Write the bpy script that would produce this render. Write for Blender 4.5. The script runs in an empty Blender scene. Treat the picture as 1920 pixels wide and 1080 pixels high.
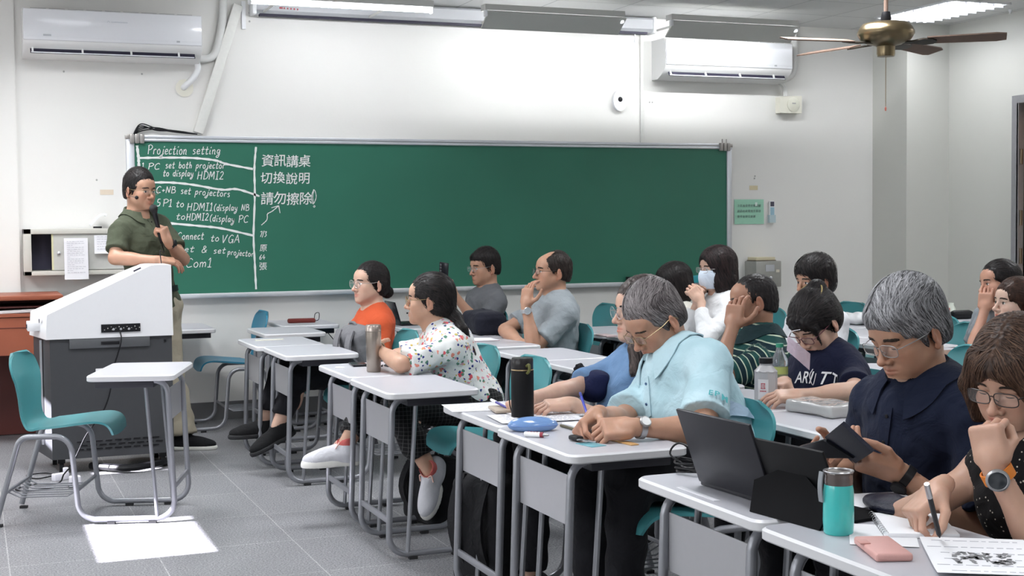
import bpy, bmesh, math, random
import numpy as np
from mathutils import Vector, Matrix, Euler

# ---------------------------------------------------------------- camera, light, exposure
S = bpy.context.scene
C = S.collection
PI = math.pi
R = math.radians

cam_d = bpy.data.cameras.new('camera')
cam_d.sensor_width = 36.0
cam_d.lens = 47.97
cam_d.clip_start = 0.05
cam = bpy.data.objects.new('camera', cam_d)
C.objects.link(cam)
_r = Vector((0.9288764, -0.37027235, -0.00932813))
_u = Vector((0.02588597, 0.03977409, 0.99887333))
_f = Vector((0.36948416, 0.92807134, -0.04653007))
cam.matrix_world = Matrix(((_r.x, _u.x, -_f.x, 0.0), (_r.y, _u.y, -_f.y, 0.0), (_r.z, _u.z, -_f.z, 1.385), (0, 0, 0, 1)))
S.camera = cam

S.view_settings.view_transform = 'Standard'
S.view_settings.look = 'None'
S.view_settings.gamma = 1.0
S.view_settings.use_curve_mapping = False
S.view_settings.exposure = -0.15

world = bpy.data.worlds.new('world')
world.use_nodes = True
S.world = world
_wn = world.node_tree
_bg = _wn.nodes['Background']
_sky = _wn.nodes.new('ShaderNodeTexSky')
_sky.sky_type = 'NISHITA'
_sky.sun_disc = False
_sky.sun_elevation = R(40)
_wn.links.new(_sky.outputs['Color'], _bg.inputs['Color'])
_bg.inputs['Strength'].default_value = 0.25

# afternoon sun from the left of the picture, through an assumed gap in the left wall
sun_d = bpy.data.lights.new('sun', 'SUN')
sun_d.energy = 75.0
sun_d.angle = R(0.4)
sun_d.color = (0.93, 0.90, 1.0)
sun = bpy.data.objects.new('sun', sun_d)
C.objects.link(sun)
SUN_EL = R(33)
sun.rotation_euler = (0, -(PI / 2 - SUN_EL), 0)     # light travels towards +X and down
sun.location = (-5, 6, 5)

CEIL = 3.03
def area_lamp(name, loc, sx, sy, energy, color, rot=(0, 0, 0)):
    d = bpy.data.lights.new(name, 'AREA')
    d.shape = 'RECTANGLE'; d.size = sx; d.size_y = sy
    d.energy = energy; d.color = color
    o = bpy.data.objects.new(name, d)
    o.location = loc; o.rotation_euler = rot
    C.objects.link(o)
    return o
COOL = (0.96, 0.98, 1.0)
# ceiling troffers of the room (one of them shows at the top right, the rest assumed), plus added fill panels
TROFFERS = [(7.12, 8.76), (4.3, 6.4), (7.0, 6.0), (1.5, 6.4), (4.3, 3.4), (7.0, 3.2), (1.5, 3.4), (1.5, 0.4), (4.3, 0.4), (-1.2, 6.4), (-1.2, 3.4), (0.5, 8.3), (-1.8, 8.6)]  # last pair is unseen, added to brighten the left of the board wall
for _x, _y in TROFFERS:
    area_lamp('troffer_lamp', (_x, _y, CEIL - 0.035), 0.5, 0.9, (9.0 if _x > 7.1 else 42.0) if _y > 5 else 26.0, COOL).data.spread = R(150)   # louvred fittings

# added side light from unseen windows, assumed in the left wall
ASSUMED_WINDOWS = [(1.2, 1.7), (3.6, 1.7), (7.2, 1.0)]
for _y, _w in ASSUMED_WINDOWS:
    area_lamp('window_daylight', (-2.93, _y, 1.65), 1.3, _w, 22.0 * _w, (0.95, 0.97, 1.0), (0, -PI / 2, 0))

# ---------------------------------------------------------------- helpers
rng = np.random.RandomState(7)
random.seed(7)

_mats = {}
def mat(name, col, rough=0.5, metal=0.0, var=0.06, scale=40.0, bump=0.0, bscale=200.0, spec=0.5, trans=0.0, emit=None, estr=1.0, sheen=0.0, coat=0.0, alpha=1.0, sss=0.0):
    """procedural principled material: colour with gentle noise variation and optional noise bump"""
    if name in _mats: return _mats[name]
    m = bpy.data.materials.new(name); m.use_nodes = True
    nt = m.node_tree; N = nt.nodes; L = nt.links
    b = N['Principled BSDF']
    b.inputs['Roughness'].default_value = rough
    b.inputs['Metallic'].default_value = metal
    b.inputs['Specular IOR Level'].default_value = spec
    b.inputs['Transmission Weight'].default_value = trans
    b.inputs['Coat Weight'].default_value = coat
    b.inputs['Sheen Weight'].default_value = sheen
    b.inputs['Alpha'].default_value = alpha
    if sss:
        b.inputs['Subsurface Weight'].default_value = sss
        b.inputs['Subsurface Radius'].default_value = (0.01, 0.004, 0.002)
    tc = N.new('ShaderNodeTexCoord')
    nz = N.new('ShaderNodeTexNoise'); nz.inputs['Scale'].default_value = scale; nz.inputs['Detail'].default_value = 4
    L.new(tc.outputs['Object'], nz.inputs['Vector'])
    mx = N.new('ShaderNodeMix'); mx.data_type = 'RGBA'
    c0 = [max(0, c * (1 - var)) for c in col[:3]] + [1]; c1 = [min(1, c * (1 + var)) for c in col[:3]] + [1]
    mx.inputs['A'].default_value = c0; mx.inputs['B'].default_value = c1
    L.new(nz.outputs['Fac'], mx.inputs['Factor'])
    L.new(mx.outputs['Result'], b.inputs['Base Color'])
    if bump:
        n2 = N.new('ShaderNodeTexNoise'); n2.inputs['Scale'].default_value = bscale; n2.inputs['Detail'].default_value = 3
        L.new(tc.outputs['Object'], n2.inputs['Vector'])
        bp = N.new('ShaderNodeBump'); bp.inputs['Strength'].default_value = bump; bp.inputs['Distance'].default_value = 0.01
        L.new(n2.outputs['Fac'], bp.inputs['Height']); L.new(bp.outputs['Normal'], b.inputs['Normal'])
    if emit:
        b.inputs['Emission Color'].default_value = (*emit, 1); b.inputs['Emission Strength'].default_value = estr
    _mats[name] = m
    return m

class MB:
    """collects shapes; build() links them as ONE mesh object"""
    def __init__(s): s.v = []; s.f = []; s.m = []; s.sm = []; s.n = 0
    def add(s, verts, faces, mi=0, smooth=True):
        verts = np.asarray(verts, float).reshape(-1, 3)
        s.v.append(verts)
        for f in faces: s.f.append([int(i) + s.n for i in f]); s.m.append(mi); s.sm.append(smooth)
        s.n += len(verts); return s
    def box(s, c, size, rot=None, mi=0, bev=0.0, seg=2):
        bm = bmesh.new(); bmesh.ops.create_cube(bm, size=1.0)
        for v in bm.verts: v.co = Vector((v.co.x * size[0], v.co.y * size[1], v.co.z * size[2]))
        if bev: bmesh.ops.bevel(bm, geom=list(bm.edges), offset=min(bev, min(size) * 0.49), segments=seg, profile=0.5, affect='EDGES')
        M = Euler(rot).to_matrix() if rot else Matrix.Identity(3)
        bm.verts.index_update()
        vs = [tuple(M @ v.co + Vector(c)) for v in bm.verts]; fs = [[v.index for v in f.verts] for f in bm.faces]
        bm.free(); return s.add(vs, fs, mi, bool(bev))
    def tube(s, path, r, n=10, mi=0, cap=True, flat=1.0):
        P = np.asarray(path, float); k = len(P)
        rr = np.full(k, r, float) if np.isscalar(r) else np.asarray(r, float)
        T = np.zeros_like(P); T[1:-1] = P[2:] - P[:-2]; T[0] = P[1] - P[0]; T[-1] = P[-1] - P[-2]
        T /= np.maximum(np.linalg.norm(T, axis=1, keepdims=True), 1e-9)
        a = np.array([0, 0, 1.0]) if abs(T[0][2]) < 0.9 else np.array([0, 1.0, 0])
        U = np.cross(a, T[0]); U /= np.linalg.norm(U); vs = []
        for i in range(k):
            U = U - T[i] * (U @ T[i]); U /= max(np.linalg.norm(U), 1e-9); V = np.cross(T[i], U)
            for j in range(n):
                t = 2 * PI * j / n
                vs.append(P[i] + rr[i] * (math.cos(t) * U * flat + math.sin(t) * V))
        fs = [[i * n + j, i * n + (j + 1) % n, (i + 1) * n + (j + 1) % n, (i + 1) * n + j] for i in range(k - 1) for j in range(n)]
        if cap: fs += [list(range(n))[::-1], [(k - 1) * n + j for j in range(n)]]
        return s.add(vs, fs, mi)
    def lathe(s, prof, c=(0, 0, 0), n=32, mi=0, M=None, cap=True):
        vs = []; k = len(prof)
        for (r, z) in prof:
            for j in range(n):
                t = 2 * PI * j / n; p = Vector((r * math.cos(t), r * math.sin(t), z))
                if M is not None: p = M @ p
                vs.append(tuple(p + Vector(c)))
        fs = [[i * n + j, i * n + (j + 1) % n, (i + 1) * n + (j + 1) % n, (i + 1) * n + j] for i in range(k - 1) for j in range(n)]
        if cap: fs += [list(range(n))[::-1], [(k - 1) * n + j for j in range(n)]]
        return s.add(vs, fs, mi)
    def prism(s, poly, a, b, axis=1, mi=0):
        """polygon in the two other axes, extruded along axis from a to b"""
        k = len(poly); vs = []
        for t in (a, b):
            for (p, q) in poly:
                vs.append({0: (t, p, q), 1: (p, t, q), 2: (p, q, t)}[axis])
        fs = [[i, (i + 1) % k, k + (i + 1) % k, k + i] for i in range(k)] + [list(range(k))[::-1], list(range(k, 2 * k))]
        return s.add(vs, fs, mi, False)
    def grid(s, pts, mi=0, wrap=False):
        """pts[i][j] -> quad sheet"""
        P = np.asarray(pts, float); a, b = P.shape[:2]
        fs = [[i * b + j, i * b + (j + 1) % b, (i + 1) * b + (j + 1) % b, (i + 1) * b + j] for i in range(a - 1) for j in range(b if wrap else b - 1)]
        return s.add(P.reshape(-1, 3), fs, mi)
    def sheet(s, pts, th, mi=0):
        """closed thin slab from a grid of points, thickness th along the local normal"""
        P = np.asarray(pts, float); a, b = P.shape[:2]
        du = np.gradient(P, axis=0); dv = np.gradient(P, axis=1)
        Nn = np.cross(du, dv); Nn /= np.maximum(np.linalg.norm(Nn, axis=2, keepdims=True), 1e-9)
        T, B = P + Nn * th / 2, P - Nn * th / 2
        n = a * b; idx = lambda i, j: i * b + j; fs = []
        for i in range(a - 1):
            for j in range(b - 1):
                q = [idx(i, j), idx(i, j + 1), idx(i + 1, j + 1), idx(i + 1, j)]
                fs.append(q[::-1]); fs.append([x + n for x in q])
        rim = [idx(0, j) for j in range(b)] + [idx(i, b - 1) for i in range(1, a)] + [idx(a - 1, j) for j in range(b - 2, -1, -1)] + [idx(i, 0) for i in range(a - 2, 0, -1)]
        for k in range(len(rim)):
            p, q = rim[k], rim[(k + 1) % len(rim)]; fs.append([p, q, q + n, p + n])
        return s.add(np.concatenate([T.reshape(-1, 3), B.reshape(-1, 3)]), fs, mi)
    def mesh(s, name, mats):
        me = bpy.data.meshes.new(name)
        V = np.concatenate(s.v) if s.v else np.zeros((0, 3))
        me.from_pydata(V.tolist(), [], s.f)
        for m in (mats if isinstance(mats, (list, tuple)) else [mats]): me.materials.append(m)
        me.polygons.foreach_set('material_index', np.array(s.m, dtype=np.int32))
        me.polygons.foreach_set('use_smooth', np.array(s.sm, dtype=bool))
        bm = bmesh.new(); bm.from_mesh(me); bmesh.ops.recalc_face_normals(bm, faces=bm.faces); bm.to_mesh(me); bm.free()
        me.update(); return me
    def build(s, name, mats, parent=None, loc=None, rot=None, sharp=40):
        me = s.mesh(name, mats)
        try: me.set_sharp_from_angle(angle=R(sharp))
        except Exception: pass
        o = bpy.data.objects.new(name, me); C.objects.link(o)
        if parent is not None: o.parent = parent
        if loc is not None: o.location = loc
        if rot is not None: o.rotation_euler = rot
        return o

def fillet(path, r, n=6):
    """round the corners of a polyline with arcs"""
    P = [np.array(p, float) for p in path]; out = [P[0]]
    for i in range(1, len(P) - 1):
        a, b, c = P[i - 1], P[i], P[i + 1]; ri = r[i - 1] if isinstance(r, (list, tuple)) else r
        u = (a - b); v = (c - b); lu, lv = np.linalg.norm(u), np.linalg.norm(v); u /= lu; v /= lv
        ang = math.acos(max(-1, min(1, float(u @ v)))); d = min(ri / math.tan(ang / 2), lu * 0.49, lv * 0.49)
        p, q = b + u * d, b + v * d
        for k in range(n + 1):
            t = k / n; out.append((1 - t) ** 2 * p + 2 * t * (1 - t) * (b * 0.72 + (p + q) / 2 * 0.28) + t * t * q)
    out.append(P[-1]); return out

def spline(pts, n=8):
    """Catmull-Rom through the points"""
    P = [np.array(p, float) for p in pts]; P = [2 * P[0] - P[1]] + P + [2 * P[-1] - P[-2]]; out = []
    for i in range(1, len(P) - 2):
        for k in range(n):
            t = k / n; a, b, c, d = P[i - 1], P[i], P[i + 1], P[i + 2]
            out.append(0.5 * ((2 * b) + (-a + c) * t + (2 * a - 5 * b + 4 * c - d) * t * t + (-a + 3 * b - 3 * c + d) * t ** 3))
    out.append(P[-2]); return out

def tag(o, label=None, cat=None, group=None, kind=None):
    if label: o['label'] = label
    if cat: o['category'] = cat
    if group: o['group'] = group
    if kind: o['kind'] = kind
    return o
def thing(name, label, cat, loc=(0, 0, 0), rotz=0.0, group=None, rot=None):
    o = bpy.data.objects.new(name, None); o.empty_display_size = 0.1
    C.objects.link(o); o.location = loc; o.rotation_euler = rot if rot else (0, 0, rotz)
    return tag(o, label, cat, group)
def dup(root, loc, rotz, label=None, group=None):
    r = root.copy(); C.objects.link(r); r.location = loc; r.rotation_euler = (0, 0, rotz)
    if label: r['label'] = label
    if group: r['group'] = group
    for ch in list(root.children):
        c = ch.copy(); C.objects.link(c); c.parent = r
        for g in ch.children:
            d = g.copy(); C.objects.link(d); d.parent = c
    return r
def struct(o): return tag(o, kind='structure')
# ---------------------------------------------------------------- the room
YW = 9.87          # face of the chalkboard wall
XR = 7.74          # face of the right wall
XL, YB = -3.0, -2.2

def floor_material():
    m = bpy.data.materials.new('terrazzo_tiles'); m.use_nodes = True
    nt = m.node_tree; N = nt.nodes; L = nt.links; b = N['Principled BSDF']
    tc = N.new('ShaderNodeTexCoord'); mp = N.new('ShaderNodeMapping')
    mp.inputs['Location'].default_value = (-0.123, -5.325 + 0.0, 0)
    L.new(tc.outputs['Object'], mp.inputs['Vector'])
    br = N.new('ShaderNodeTexBrick'); br.offset = 0.0; br.inputs['Scale'].default_value = 1.0
    br.inputs['Brick Width'].default_value = 0.589; br.inputs['Row Height'].default_value = 0.589
    br.inputs['Mortar Size'].default_value = 0.0030; br.inputs['Mortar Smooth'].default_value = 0.3
    br.inputs['Color1'].default_value = (0.235, 0.235, 0.245, 1); br.inputs['Color2'].default_value = (0.26, 0.26, 0.27, 1)
    br.inputs['Mortar'].default_value = (0.42, 0.42, 0.42, 1)
    L.new(mp.outputs['Vector'], br.inputs['Vector'])
    v = N.new('ShaderNodeTexNoise'); v.inputs['Scale'].default_value = 130; v.inputs['Detail'].default_value = 3
    L.new(tc.outputs['Object'], v.inputs['Vector'])
    cr = N.new('ShaderNodeValToRGB'); cr.color_ramp.elements[0].position = 0.36; cr.color_ramp.elements[1].position = 0.64
    cr.color_ramp.elements[0].color = (0.48, 0.48, 0.50, 1); cr.color_ramp.elements[1].color = (1.42, 1.42, 1.42, 1)
    L.new(v.outputs['Fac'], cr.inputs['Fac'])
    v2 = N.new('ShaderNodeTexNoise'); v2.inputs['Scale'].default_value = 5; v2.inputs['Detail'].default_value = 5
    L.new(tc.outputs['Object'], v2.inputs['Vector'])
    mr = N.new('ShaderNodeMapRange'); mr.inputs['To Min'].default_value = 0.82; mr.inputs['To Max'].default_value = 1.16
    L.new(v2.outputs['Fac'], mr.inputs['Value'])
    m1 = N.new('ShaderNodeMix'); m1.data_type = 'RGBA'; m1.blend_type = 'MULTIPLY'; m1.inputs['Factor'].default_value = 1
    L.new(br.outputs['Color'], m1.inputs['A']); L.new(cr.outputs['Color'], m1.inputs['B'])
    m2 = N.new('ShaderNodeMix'); m2.data_type = 'RGBA'; m2.blend_type = 'MULTIPLY'; m2.inputs['Factor'].default_value = 1
    L.new(m1.outputs['Result'], m2.inputs['A']); L.new(mr.outputs['Result'], m2.inputs['B'])
    L.new(m2.outputs['Result'], b.inputs['Base Color'])
    r2 = N.new('ShaderNodeMapRange'); r2.inputs['To Min'].default_value = 0.34; r2.inputs['To Max'].default_value = 0.5
    L.new(v2.outputs['Fac'], r2.inputs['Value']); L.new(r2.outputs['Result'], b.inputs['Roughness'])
    b.inputs['Specular IOR Level'].default_value = 0.5
    return m
def ceiling_material():
    m = bpy.data.materials.new('ceiling_tiles'); m.use_nodes = True
    nt = m.node_tree; N = nt.nodes; L = nt.links; b = N['Principled BSDF']
    tc = N.new('ShaderNodeTexCoord'); mp = N.new('ShaderNodeMapping'); mp.inputs['Location'].default_value = (0.12, 0.32, 0)
    L.new(tc.outputs['Object'], mp.inputs['Vector'])
    br = N.new('ShaderNodeTexBrick'); br.offset = 0.0; br.inputs['Scale'].default_value = 1.0
    br.inputs['Brick Width'].default_value = 0.6; br.inputs['Row Height'].default_value = 0.6
    br.inputs['Mortar Size'].default_value = 0.005; br.inputs['Mortar Smooth'].default_value = 0.2
    br.inputs['Color1'].default_value = (0.74, 0.74, 0.73, 1); br.inputs['Color2'].default_value = (0.70, 0.70, 0.69, 1); br.inputs['Mortar'].default_value = (0.42, 0.42, 0.42, 1)
    L.new(mp.outputs['Vector'], br.inputs['Vector'])
    nz = N.new('ShaderNodeTexNoise'); nz.inputs['Scale'].default_value = 120; L.new(tc.outputs['Object'], nz.inputs['Vector'])
    bp = N.new('ShaderNodeBump'); bp.inputs['Strength'].default_value = 0.15; L.new(nz.outputs['Fac'], bp.inputs['Height']); L.new(bp.outputs['Normal'], b.inputs['Normal'])
    L.new(br.outputs['Color'], b.inputs['Base Color']); b.inputs['Roughness'].default_value = 0.8
    return m

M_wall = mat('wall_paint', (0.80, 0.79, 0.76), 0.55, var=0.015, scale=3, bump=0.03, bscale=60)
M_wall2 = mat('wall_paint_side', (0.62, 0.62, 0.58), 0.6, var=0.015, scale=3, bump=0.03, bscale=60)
M_skirt = mat('skirting_grey', (0.16, 0.16, 0.165), 0.5, var=0.1, scale=8)
M_alu = mat('brushed_aluminium', (0.62, 0.63, 0.66), 0.35, 0.7, var=0.04)
M_whitepl = mat('white_plastic', (0.86, 0.87, 0.88), 0.3, var=0.01)
M_cream = mat('cream_plastic', (0.78, 0.76, 0.66), 0.45, var=0.02)
M_black = mat('black_plastic', (0.010, 0.010, 0.012), 0.4, var=0.1, spec=0.25)
M_dark = mat('dark_gap', (0.012, 0.010, 0.030), 0.6, var=0.1)
M_greymetal = mat('grey_metal', (0.42, 0.42, 0.40), 0.4, 0.2, var=0.03)
M_brass = mat('aged_brass', (0.22, 0.17, 0.10), 0.28, 0.9, var=0.12, scale=12)

b = MB().box(((XL + XR) / 2, (YB + YW) / 2, -0.05), (XR - XL + 0.4, YW - YB + 0.4, 0.1))
struct(b.build('floor', floor_material()))
b = MB().box(((XL + XR) / 2, (YB + YW) / 2, CEIL + 0.05), (XR - XL + 0.4, YW - YB + 0.4, 0.1))
struct(b.build('ceiling', ceiling_material()))
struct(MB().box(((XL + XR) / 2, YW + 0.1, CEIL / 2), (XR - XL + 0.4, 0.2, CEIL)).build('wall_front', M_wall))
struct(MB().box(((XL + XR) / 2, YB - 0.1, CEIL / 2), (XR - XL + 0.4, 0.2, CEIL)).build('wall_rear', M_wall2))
# left wall with two assumed openings, sized from the sun patches on the floor
def wall_left():
    """wall slab from boxes that leave the two window gaps open"""
    el = math.tan(SUN_EL); m = MB(); x = XL - 0.01
    gaps = [(5.84, 6.62, (0.47 - x) * el, (0.955 - x) * el), (7.95, 8.30, (0.62 - x) * el, (1.03 - x) * el)]
    ys = sorted({YB - 0.2, YW + 0.2, *[g[0] for g in gaps], *[g[1] for g in gaps]})
    for a, c in zip(ys[:-1], ys[1:]):
        g = [q for q in gaps if q[0] <= a and q[1] >= c]
        if not g: m.box((x, (a + c) / 2, CEIL / 2), (0.02, c - a, CEIL))
        else:
            z0, z1 = g[0][2], g[0][3]
            m.box((x, (a + c) / 2, z0 / 2), (0.02, c - a, z0)); m.box((x, (a + c) / 2, (z1 + CEIL) / 2), (0.02, c - a, CEIL - z1))
    return m
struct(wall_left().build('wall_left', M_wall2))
M_paneglow = mat('lit_curtain', (0.8, 0.8, 0.8), 0.8, emit=(0.9, 0.95, 1.0), estr=1.6)  # pane glows by itself in place of daylight
for k_, (wy, ww) in enumerate(ASSUMED_WINDOWS):  # windows are unseen, assumed and added for side light
    w_ = struct(thing('window_%d' % (k_ + 1), None, None, (XL, wy, 1.65)))
    MB().box((0.02, 0, 0), (0.02, ww, 1.3)).build('lit_pane', M_paneglow, w_); q = MB()
    for (a_, c_, e_, g_) in ((0, 0.67, ww + 0.08, 0.06), (0, -0.67, ww + 0.08, 0.06), (ww / 2 + 0.02, 0, 0.06, 1.36), (-ww / 2 - 0.02, 0, 0.06, 1.36), (0, 0, 0.04, 1.3)): q.box((0.03, a_, c_), (0.05, e_, g_))
    q.build('window_frame', mat('window_aluminium', (0.5, 0.5, 0.52), 0.35, 0.6), w_)
# right wall with a door opening
m = MB(); DY0, DY1, DZ = 7.62, 8.52, 2.30
m.box((XR + 0.1, (YB + DY0) / 2, CEIL / 2), (0.2, DY0 - YB, CEIL)); m.box((XR + 0.1, (DY1 + YW + 0.2) / 2, CEIL / 2), (0.2, YW + 0.2 - DY1, CEIL))
m.box((XR + 0.1, (DY0 + DY1) / 2, (DZ + CEIL) / 2), (0.2, DY1 - DY0, CEIL - DZ))
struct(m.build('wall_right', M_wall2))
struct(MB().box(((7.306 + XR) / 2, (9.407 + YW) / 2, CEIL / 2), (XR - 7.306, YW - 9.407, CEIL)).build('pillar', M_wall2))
# door: frame, leaf, hinges
M_doorframe = mat('door_frame_grey', (0.36, 0.36, 0.38), 0.35, 0.5)
M_doorleaf = mat('door_leaf_wood', (0.38, 0.22, 0.11), 0.5, var=0.2, scale=6)
d = tag(thing('door_1', None, None, (XR, DY1, 0)), kind='structure')
f = MB(); f.box((0.0, 0.035, DZ / 2), (0.12, 0.07, DZ)); f.box((0.0, -0.86, DZ / 2), (0.12, 0.07, DZ)); f.box((0.0, -0.41, DZ + 0.03), (0.12, 0.96, 0.06))
f.box((-0.045, 0.005, DZ / 2), (0.03, 0.02, DZ))
f.build('door_frame', M_doorframe, d)
MB().box((0.04, -0.41, DZ / 2), (0.04, 0.83, DZ - 0.02)).build('door_leaf', M_doorleaf, d)
for hz in (0.35, 1.1, 1.40, 1.88): MB().tube([(-0.035, -0.012, hz - 0.06), (-0.035, -0.012, hz + 0.06)], 0.012).build('hinge', mat('hinge_bronze', (0.20, 0.15, 0.10), 0.35, 0.8), d)
MB().lathe([(0.0, 0), (0.03, 0.005), (0.032, 0.03), (0.02, 0.05), (0, 0.052)], (0.0, -0.75, 1.0), M=Euler((0, -PI / 2, 0)).to_matrix()).build('door_handle', M_alu, d)
# skirting, wall seams, conduits that belong to the shell
struct(MB().box(((XL + 7.306) / 2, YW - 0.006, 0.065), (7.306 - XL, 0.012, 0.13)).build('baseboard_front', M_skirt))
struct(MB().box((XR - 0.006, (DY1 + 9.407) / 2, 0.065), (0.012, 9.407 - DY1, 0.13)).build('baseboard_right', M_skirt))
struct(MB().box((-1.35, YW - 0.01, CEIL / 2 + 0.065), (3.35, 0.02, CEIL - 0.13)).build('wall_front_panel', M_wall))
struct(MB().box((5.066, YW - 0.008, 2.50), (0.03, 0.016, 0.96), bev=0.004).build('trim_1', mat('trunking_white', (0.78, 0.78, 0.74), 0.5)))
# ---------------------------------------------------------------- things on the chalkboard wall and the ceiling
# chalkboard
M_board = mat('green_chalkboard', (0.034, 0.165, 0.110), 0.38, var=0.10, scale=2.2, spec=0.35)
M_chalk = mat('white_chalk', (0.80, 0.82, 0.80), 0.9, var=0.10, scale=90)
M_frame = mat('board_frame_aluminium', (0.66, 0.68, 0.72), 0.35, 0.55, var=0.03)
BX0, BX1, BZ0, BZ1 = 1.06, 5.86, 0.885, 2.025
cb = thing('chalkboard', 'long green chalkboard with white handwriting at its left end', 'chalkboard', (BX0, YW, BZ0))
BW, BH = BX1 - BX0, BZ1 - BZ0
bp = MB(); NB = 24
# gently bowed board face
pts = [[(x, -0.045 - 0.0 * math.sin(PI * x / BW), z) for z in (0.02, BH - 0.03)] for x in np.linspace(0.02, BW - 0.02, NB)]
bp.box((BW / 2, -0.025, BH / 2), (BW - 0.03, 0.036, BH - 0.03)).build('writing_surface', M_board, cb)
fr = MB()
fr.box((BW / 2, -0.03, BH - 0.005), (BW + 0.02, 0.055, 0.022), bev=0.004); fr.box((BW / 2, -0.034, BH - 0.028), (BW + 0.02, 0.05, 0.02), bev=0.004)
fr.box((0.005, -0.03, BH / 2), (0.055, 0.05, BH), bev=0.004); fr.box((BW - 0.012, -0.03, BH / 2), (0.045, 0.05, BH), bev=0.004)
fr.box((BW / 2, -0.03, 0.01), (BW, 0.05, 0.03), bev=0.004)
fr.build('board_frame', M_frame, cb)
MB().prism([(0, 0.0), (-0.085, 0.0), (-0.095, 0.012), (-0.095, 0.026), (-0.088, 0.026), (-0.085, 0.012), (-0.05, 0.010), (-0.05, 0.03), (0, 0.03)], 0.0, BW, axis=0).build('chalk_tray', mat('tray_white', (0.78, 0.80, 0.82), 0.35, 0.2), cb)
M_clip = mat('clip_steel', (0.40, 0.38, 0.36), 0.35, 0.5)
for cx in (0.05, BW - 0.06):
    c = MB()
    for k in (-1, 0, 1): c.box((cx + k * 0.034, -0.058, BH - 0.02), (0.03, 0.03, 0.066), bev=0.006)
    if cx > 1:
        for k in (-0.5, 0.6): c.tube([(cx + k * 0.034, -0.05, BH + 0.01), (cx + k * 0.034, -0.05, BH + 0.045)], 0.005)
    c.box((cx - 0.06 if cx < 1 else cx + 0.055, -0.05, BH - 0.008), (0.04, 0.03, 0.03), bev=0.005)
    c.build('corner_bracket', M_clip, cb)
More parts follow.
